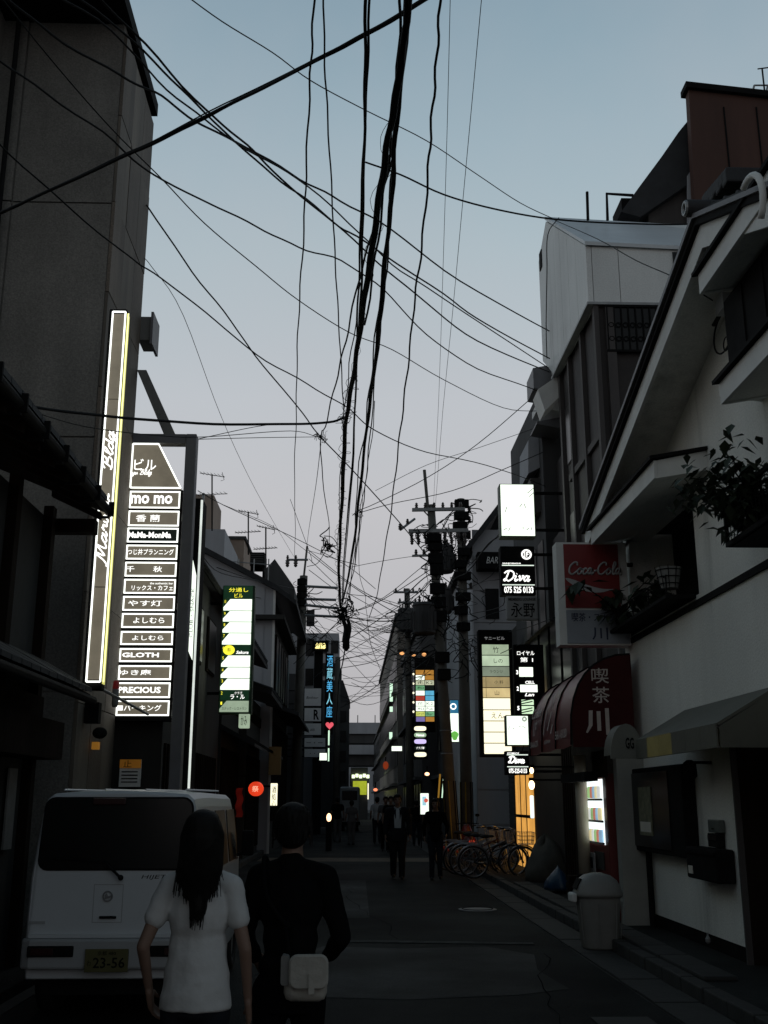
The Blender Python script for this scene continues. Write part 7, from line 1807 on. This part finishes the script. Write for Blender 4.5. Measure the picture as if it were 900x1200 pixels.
# ================================================================ BICYCLES
M_BIKE = [mat('bike_silver',(.2,.21,.22),.4,.1,5,0,metal=.7),mat('bike_dark_red',(.12,.02,.02),.4,.1,5,0),mat('bike_black',(.02,.02,.022),.4,.1,5,0)]
M_RIM = mat('bike_rim_metal',(.35,.35,.37),.3,.1,5,0,metal=.8); M_TYRE = mat('tyre_rubber',(.015,.015,.015),.85,.2,8,.1)
def bicycle(loc, heading, label, fm, basket=True):
    B = empty('bicycle', (0,0,0), label, 'bicycle', 'bicycles parked at the right kerb')
    r = .33
    for s,x in (('front',.53),('rear',-.53)):
        w = MB(); w.torus((x,0,r), r-.015, .018, 'y', 28, 6); wh = w.build('wheel', M_TYRE, B, smooth=True)
        w = MB(); w.torus((x,0,r), r-.04, .011, 'y', 28, 5); w.build('rim', M_RIM, wh, smooth=True)
        w = MB()
        for k in range(14): a=k*.4488; w.tube([(x,.02*(1 if k%2 else -1),r),(x+(r-.04)*math.cos(a),0,r+(r-.04)*math.sin(a))],.0018,3)
        w.tube([(x,-.04,r),(x,.04,r)],.022,8); w.build('spokes', M_RIM, wh)['kind']='stuff'
        f_ = MB(); Q=[(x+(r+.022)*math.cos(R(a)),0,r+(r+.022)*math.sin(R(a))) for a in (range(20,200,15) if s=='rear' else range(-10,150,15))]; f_.tube(Q,.016,6); f_.build('mudguard', M_RIM, B, smooth=True)
    fr = MB(); bb=(-.08,0,.27); seat=(-.22,0,.72); head=(.38,0,.78); ht=(.35,0,.90)
    for a,b in ((bb,seat),(bb,(.40,0,.66)),((-.17,0,.52),(.38,0,.74)),((-.53,.05,r),(-.2,0,.62)),((-.53,-.05,r),(-.2,0,.62)),((-.53,.05,r),bb),((-.53,-.05,r),bb),(head,(.53,.04,r)),(head,(.53,-.04,r)),((.40,0,.66),ht)): fr.tube([a,b],.014,6)
    fr.build('frame', fm, B, smooth=True)
    h = MB(); h.tube(spline([(.18,-.27,1.0),(.28,-.22,1.02),(.36,-.06,.98),(.36,.06,.98),(.28,.22,1.02),(.18,.27,1.0)],4),.011,6); h.tube([ht,(.36,0,.98)],.012,6); h.build('handlebar', M_RIM, B, smooth=True)
    for s in (-1,1): MB().tube([(.20,s*.265,1.003),(.10,s*.275,.99)],.016,6).build('grip', M_TYRE, B)
    sd_ = MB(); sd_.sphere((-.27,0,.86),(.13,.075,.04),12,8); sd_.sphere((-.16,0,.86),(.09,.035,.03),10,6); sd_.build('saddle', M_TYRE, B, smooth=True)
    MB().tube([seat,(-.24,0,.85)],.012,6).build('seat_post', M_RIM, B)
    rk = MB(); rk.tube([(-.30,.05,.70),(-.72,.05,.70),(-.72,-.05,.70),(-.30,-.05,.70)],.007,5); rk.tube([(-.6,.05,.70),(-.53,.05,r)],.006,4); rk.tube([(-.6,-.05,.70),(-.53,-.05,r)],.006,4); rk.build('rear_rack', M_RIM, B)
    pd = MB(); pd.torus((-.08,.03,.27),.09,.008,'y',18,5); pd.tube([(-.08,.05,.27),(-.01,.06,.12)],.009,5); pd.tube([(-.08,-.05,.27),(-.15,-.06,.42)],.009,5); pd.tube([(-.01,.05,.12),(-.01,.14,.12)],.014,5); pd.tube([(-.15,-.05,.42),(-.15,-.14,.42)],.014,5); pd.build('crankset', M_TYRE, B)
    cg = MB(); cg.tube([(-.53,.045,.38),(-.08,.045,.37)],.012,5); cg.build('chain_guard', fm, B)
    MB().tube([(.47,.03,.62),(.56,.03,.62)],.03,8).build('headlight', M_RIM, B); MB().tube([(-.86,0,.55),(-.89,0,.55)],.03,8).build('reflector', mat('red_reflector',(.4,.02,.01),.3,.1,5,0,em=(.6,.05,.02),es=.05), B)
    ks = MB(); ks.tube([(-.50,.05,.3),(-.52,.16,.02)],.008,5); ks.build('kickstand', M_RIM, B)
    if basket:
        bk = MB()
        for z,u in ((.70,.0),(.78,.01),(.86,.02),(.94,.03)):
            x0,x1,y0,y1 = .46-u*.3,.74+u,-.14-u,.14+u; bk.tube([(x0,y0,z),(x1,y0,z),(x1,y1,z),(x0,y1,z),(x0,y0,z)],.005,4)
        for k in range(7):
            t = k/6; bk.tube([(.46+.28*t,-.14,.70),(.45+.32*t,-.17,.94)],.0035,4); bk.tube([(.46+.28*t,.14,.70),(.45+.32*t,.17,.94)],.0035,4); bk.tube([(.74,-.14+.28*t,.70),(.77,-.17+.34*t,.94)],.0035,4)
            bk.tube([(.46+.28*t,-.14,.70),(.46+.28*t,.14,.70)],.0035,4)
        bk.build('basket', M_RIM, B)
    B.location = loc; B.rotation_euler = (R(random.uniform(-4,4)),0,heading)
    return B
bx0 = aY(581,990,24).x
zt0 = 0.02
for i,(dx,Y,rz,lab,mi,bk) in enumerate(((0,23.7,R(3),'nearest parked bicycle at the right kerb, front wheel toward the building',2,True),(-.12,24.35,R(-4),'second parked bicycle of the row, with a pale rear mudguard',0,False),
   (-.22,25.0,R(6),'third parked bicycle of the row, a dark red one',1,True),(-.1,25.7,R(-2),'fourth parked bicycle, mostly hidden behind the nearer three',2,True),(-.3,26.4,R(5),'rearmost parked bicycle in front of the roller shutter',0,True))):
    X = bx0+dx
    bicycle((X,Y,.055 if True else 0), rz, lab, M_BIKE[mi], bk)
# motor scooter behind the bicycles
v = aZ(543,985,0.05); sx, sy = 3.05, 28.2
SC = empty('motor_scooter', (sx,sy,0), 'dark scooter with a red tail light behind the bicycles by the poles', 'scooter')
M_SCR = mat('scooter_red',(.16,.02,.02),.35,.1,5,0)
def ov(c,r,nm,m): MB().sphere(c,r,14,10).build(nm,m,SC,smooth=True)
ov((sx,sy,.62),(.17,.42,.2),'rear_body',M_SCR); ov((sx,sy-.1,.84),(.14,.32,.06),'seat',M_BLACK); ov((sx,sy+.75,.7),(.17,.09,.36),'leg_shield',M_SCR)
MB().bbox(sx-.13,sx+.13,sy+.2,sy+.75,.28,.36,.03).build('footboard',M_BLACK,SC)
for y_ in (sy-.28,sy+.98): mb=MB(); mb.torus((sx,y_,.24),.17,.065,'x',20,8); mb.build('wheel',M_TYRE,SC,smooth=True)
MB().tube([(sx-.3,sy+.55,1.06),(sx-.1,sy+.72,1.08),(sx+.1,sy+.72,1.08),(sx+.3,sy+.55,1.06)],.015,6).build('handlebar',M_BLACK,SC)
MB().tube([(sx,sy+.98,.24),(sx,sy+.7,1.06)],.025,6).build('fork',M_RIM,SC)
ov((sx,sy-.42,.66),(.07,.03,.04),'tail_light',E('scooter_tail',(.6,.06,.03),.5))
MB().bbox(sx-.09,sx+.09,sy-.5,sy-.48,.42,.54,.004).build('number_plate',M_WHITET,SC)
MB().tube([(sx+.25,sy+.6,1.08),(sx+.27,sy+.58,1.25)],.008,5).build('mirror_stalk',M_BLACK,SC); ov((sx+.27,sy+.58,1.28),(.06,.02,.04),'mirror',M_BLACK)
# small red traffic cones and lamp near poles
# covered heap, blue sack
def heap(name,c,r,label,m,seed,cat='heap'):
    rnd = random.Random(seed); n=20; mb=MB(); pr=[]
    H_=r[2]; K=8; vs=[]; fs=[]
    for i in range(K+1):
        t=i/K; rr=1-t**2.2*.85 if i<K else .02
        for k in range(n):
            a=2*math.pi*k/n; f=rr*(1+.10*math.sin(3*a+seed)+.07*math.sin(7*a+t*4)+rnd.uniform(-.04,.04)); vs.append(Vector(c)+Vector((r[0]*f*math.cos(a), r[1]*f*math.sin(a), H_*t*(1+.12*math.sin(2*a+seed)))))
    for i in range(K):
        for k in range(n): fs.append((i*n+k,i*n+(k+1)%n,(i+1)*n+(k+1)%n,(i+1)*n+k))
    fs+=[tuple(range(n))[::-1],tuple(range(K*n,(K+1)*n))]
    mb.add(vs,fs); return mb.build(name,m,None,smooth=True,label=label,cat=cat)
v = aY(640,985,22.3)
heap('covered_heap',(3.93,22.3,.12),(.42,.75,.80),'brown heap under a dull tarpaulin between the bicycles and the shop front',mat('dull_tarpaulin',(.05,.046,.036),.8,.3,3,.5,bscale=6),3)
v = aZ(632,1028,.13)
heap('blue_sack',(3.62,19.4,.165),(.22,.32,.36),'crumpled blue plastic sack on the step in front of the covered heap',mat('blue_plastic',(.01,.045,.10),.4,.3,4,.5,bscale=8),5,'sack')
# crates and boxes along the shop front
for (x,y,z,lab) in ((3.75,18.2,.165,'dark crate on the steps beyond the vending machine'),):
    CRT = empty('crate',(x,y,z),lab,'crate')
    for k in range(3): MB().box(x-.2,x+.2,y-.15,y+.15,z+.005+k*.11,z+.085+k*.11).build('crate_board',M_DARK,CRT)
    MB().box(x-.185,x+.185,y-.135,y+.135,z+.005,z+.3).build('crate_core',M_BLACK,CRT)
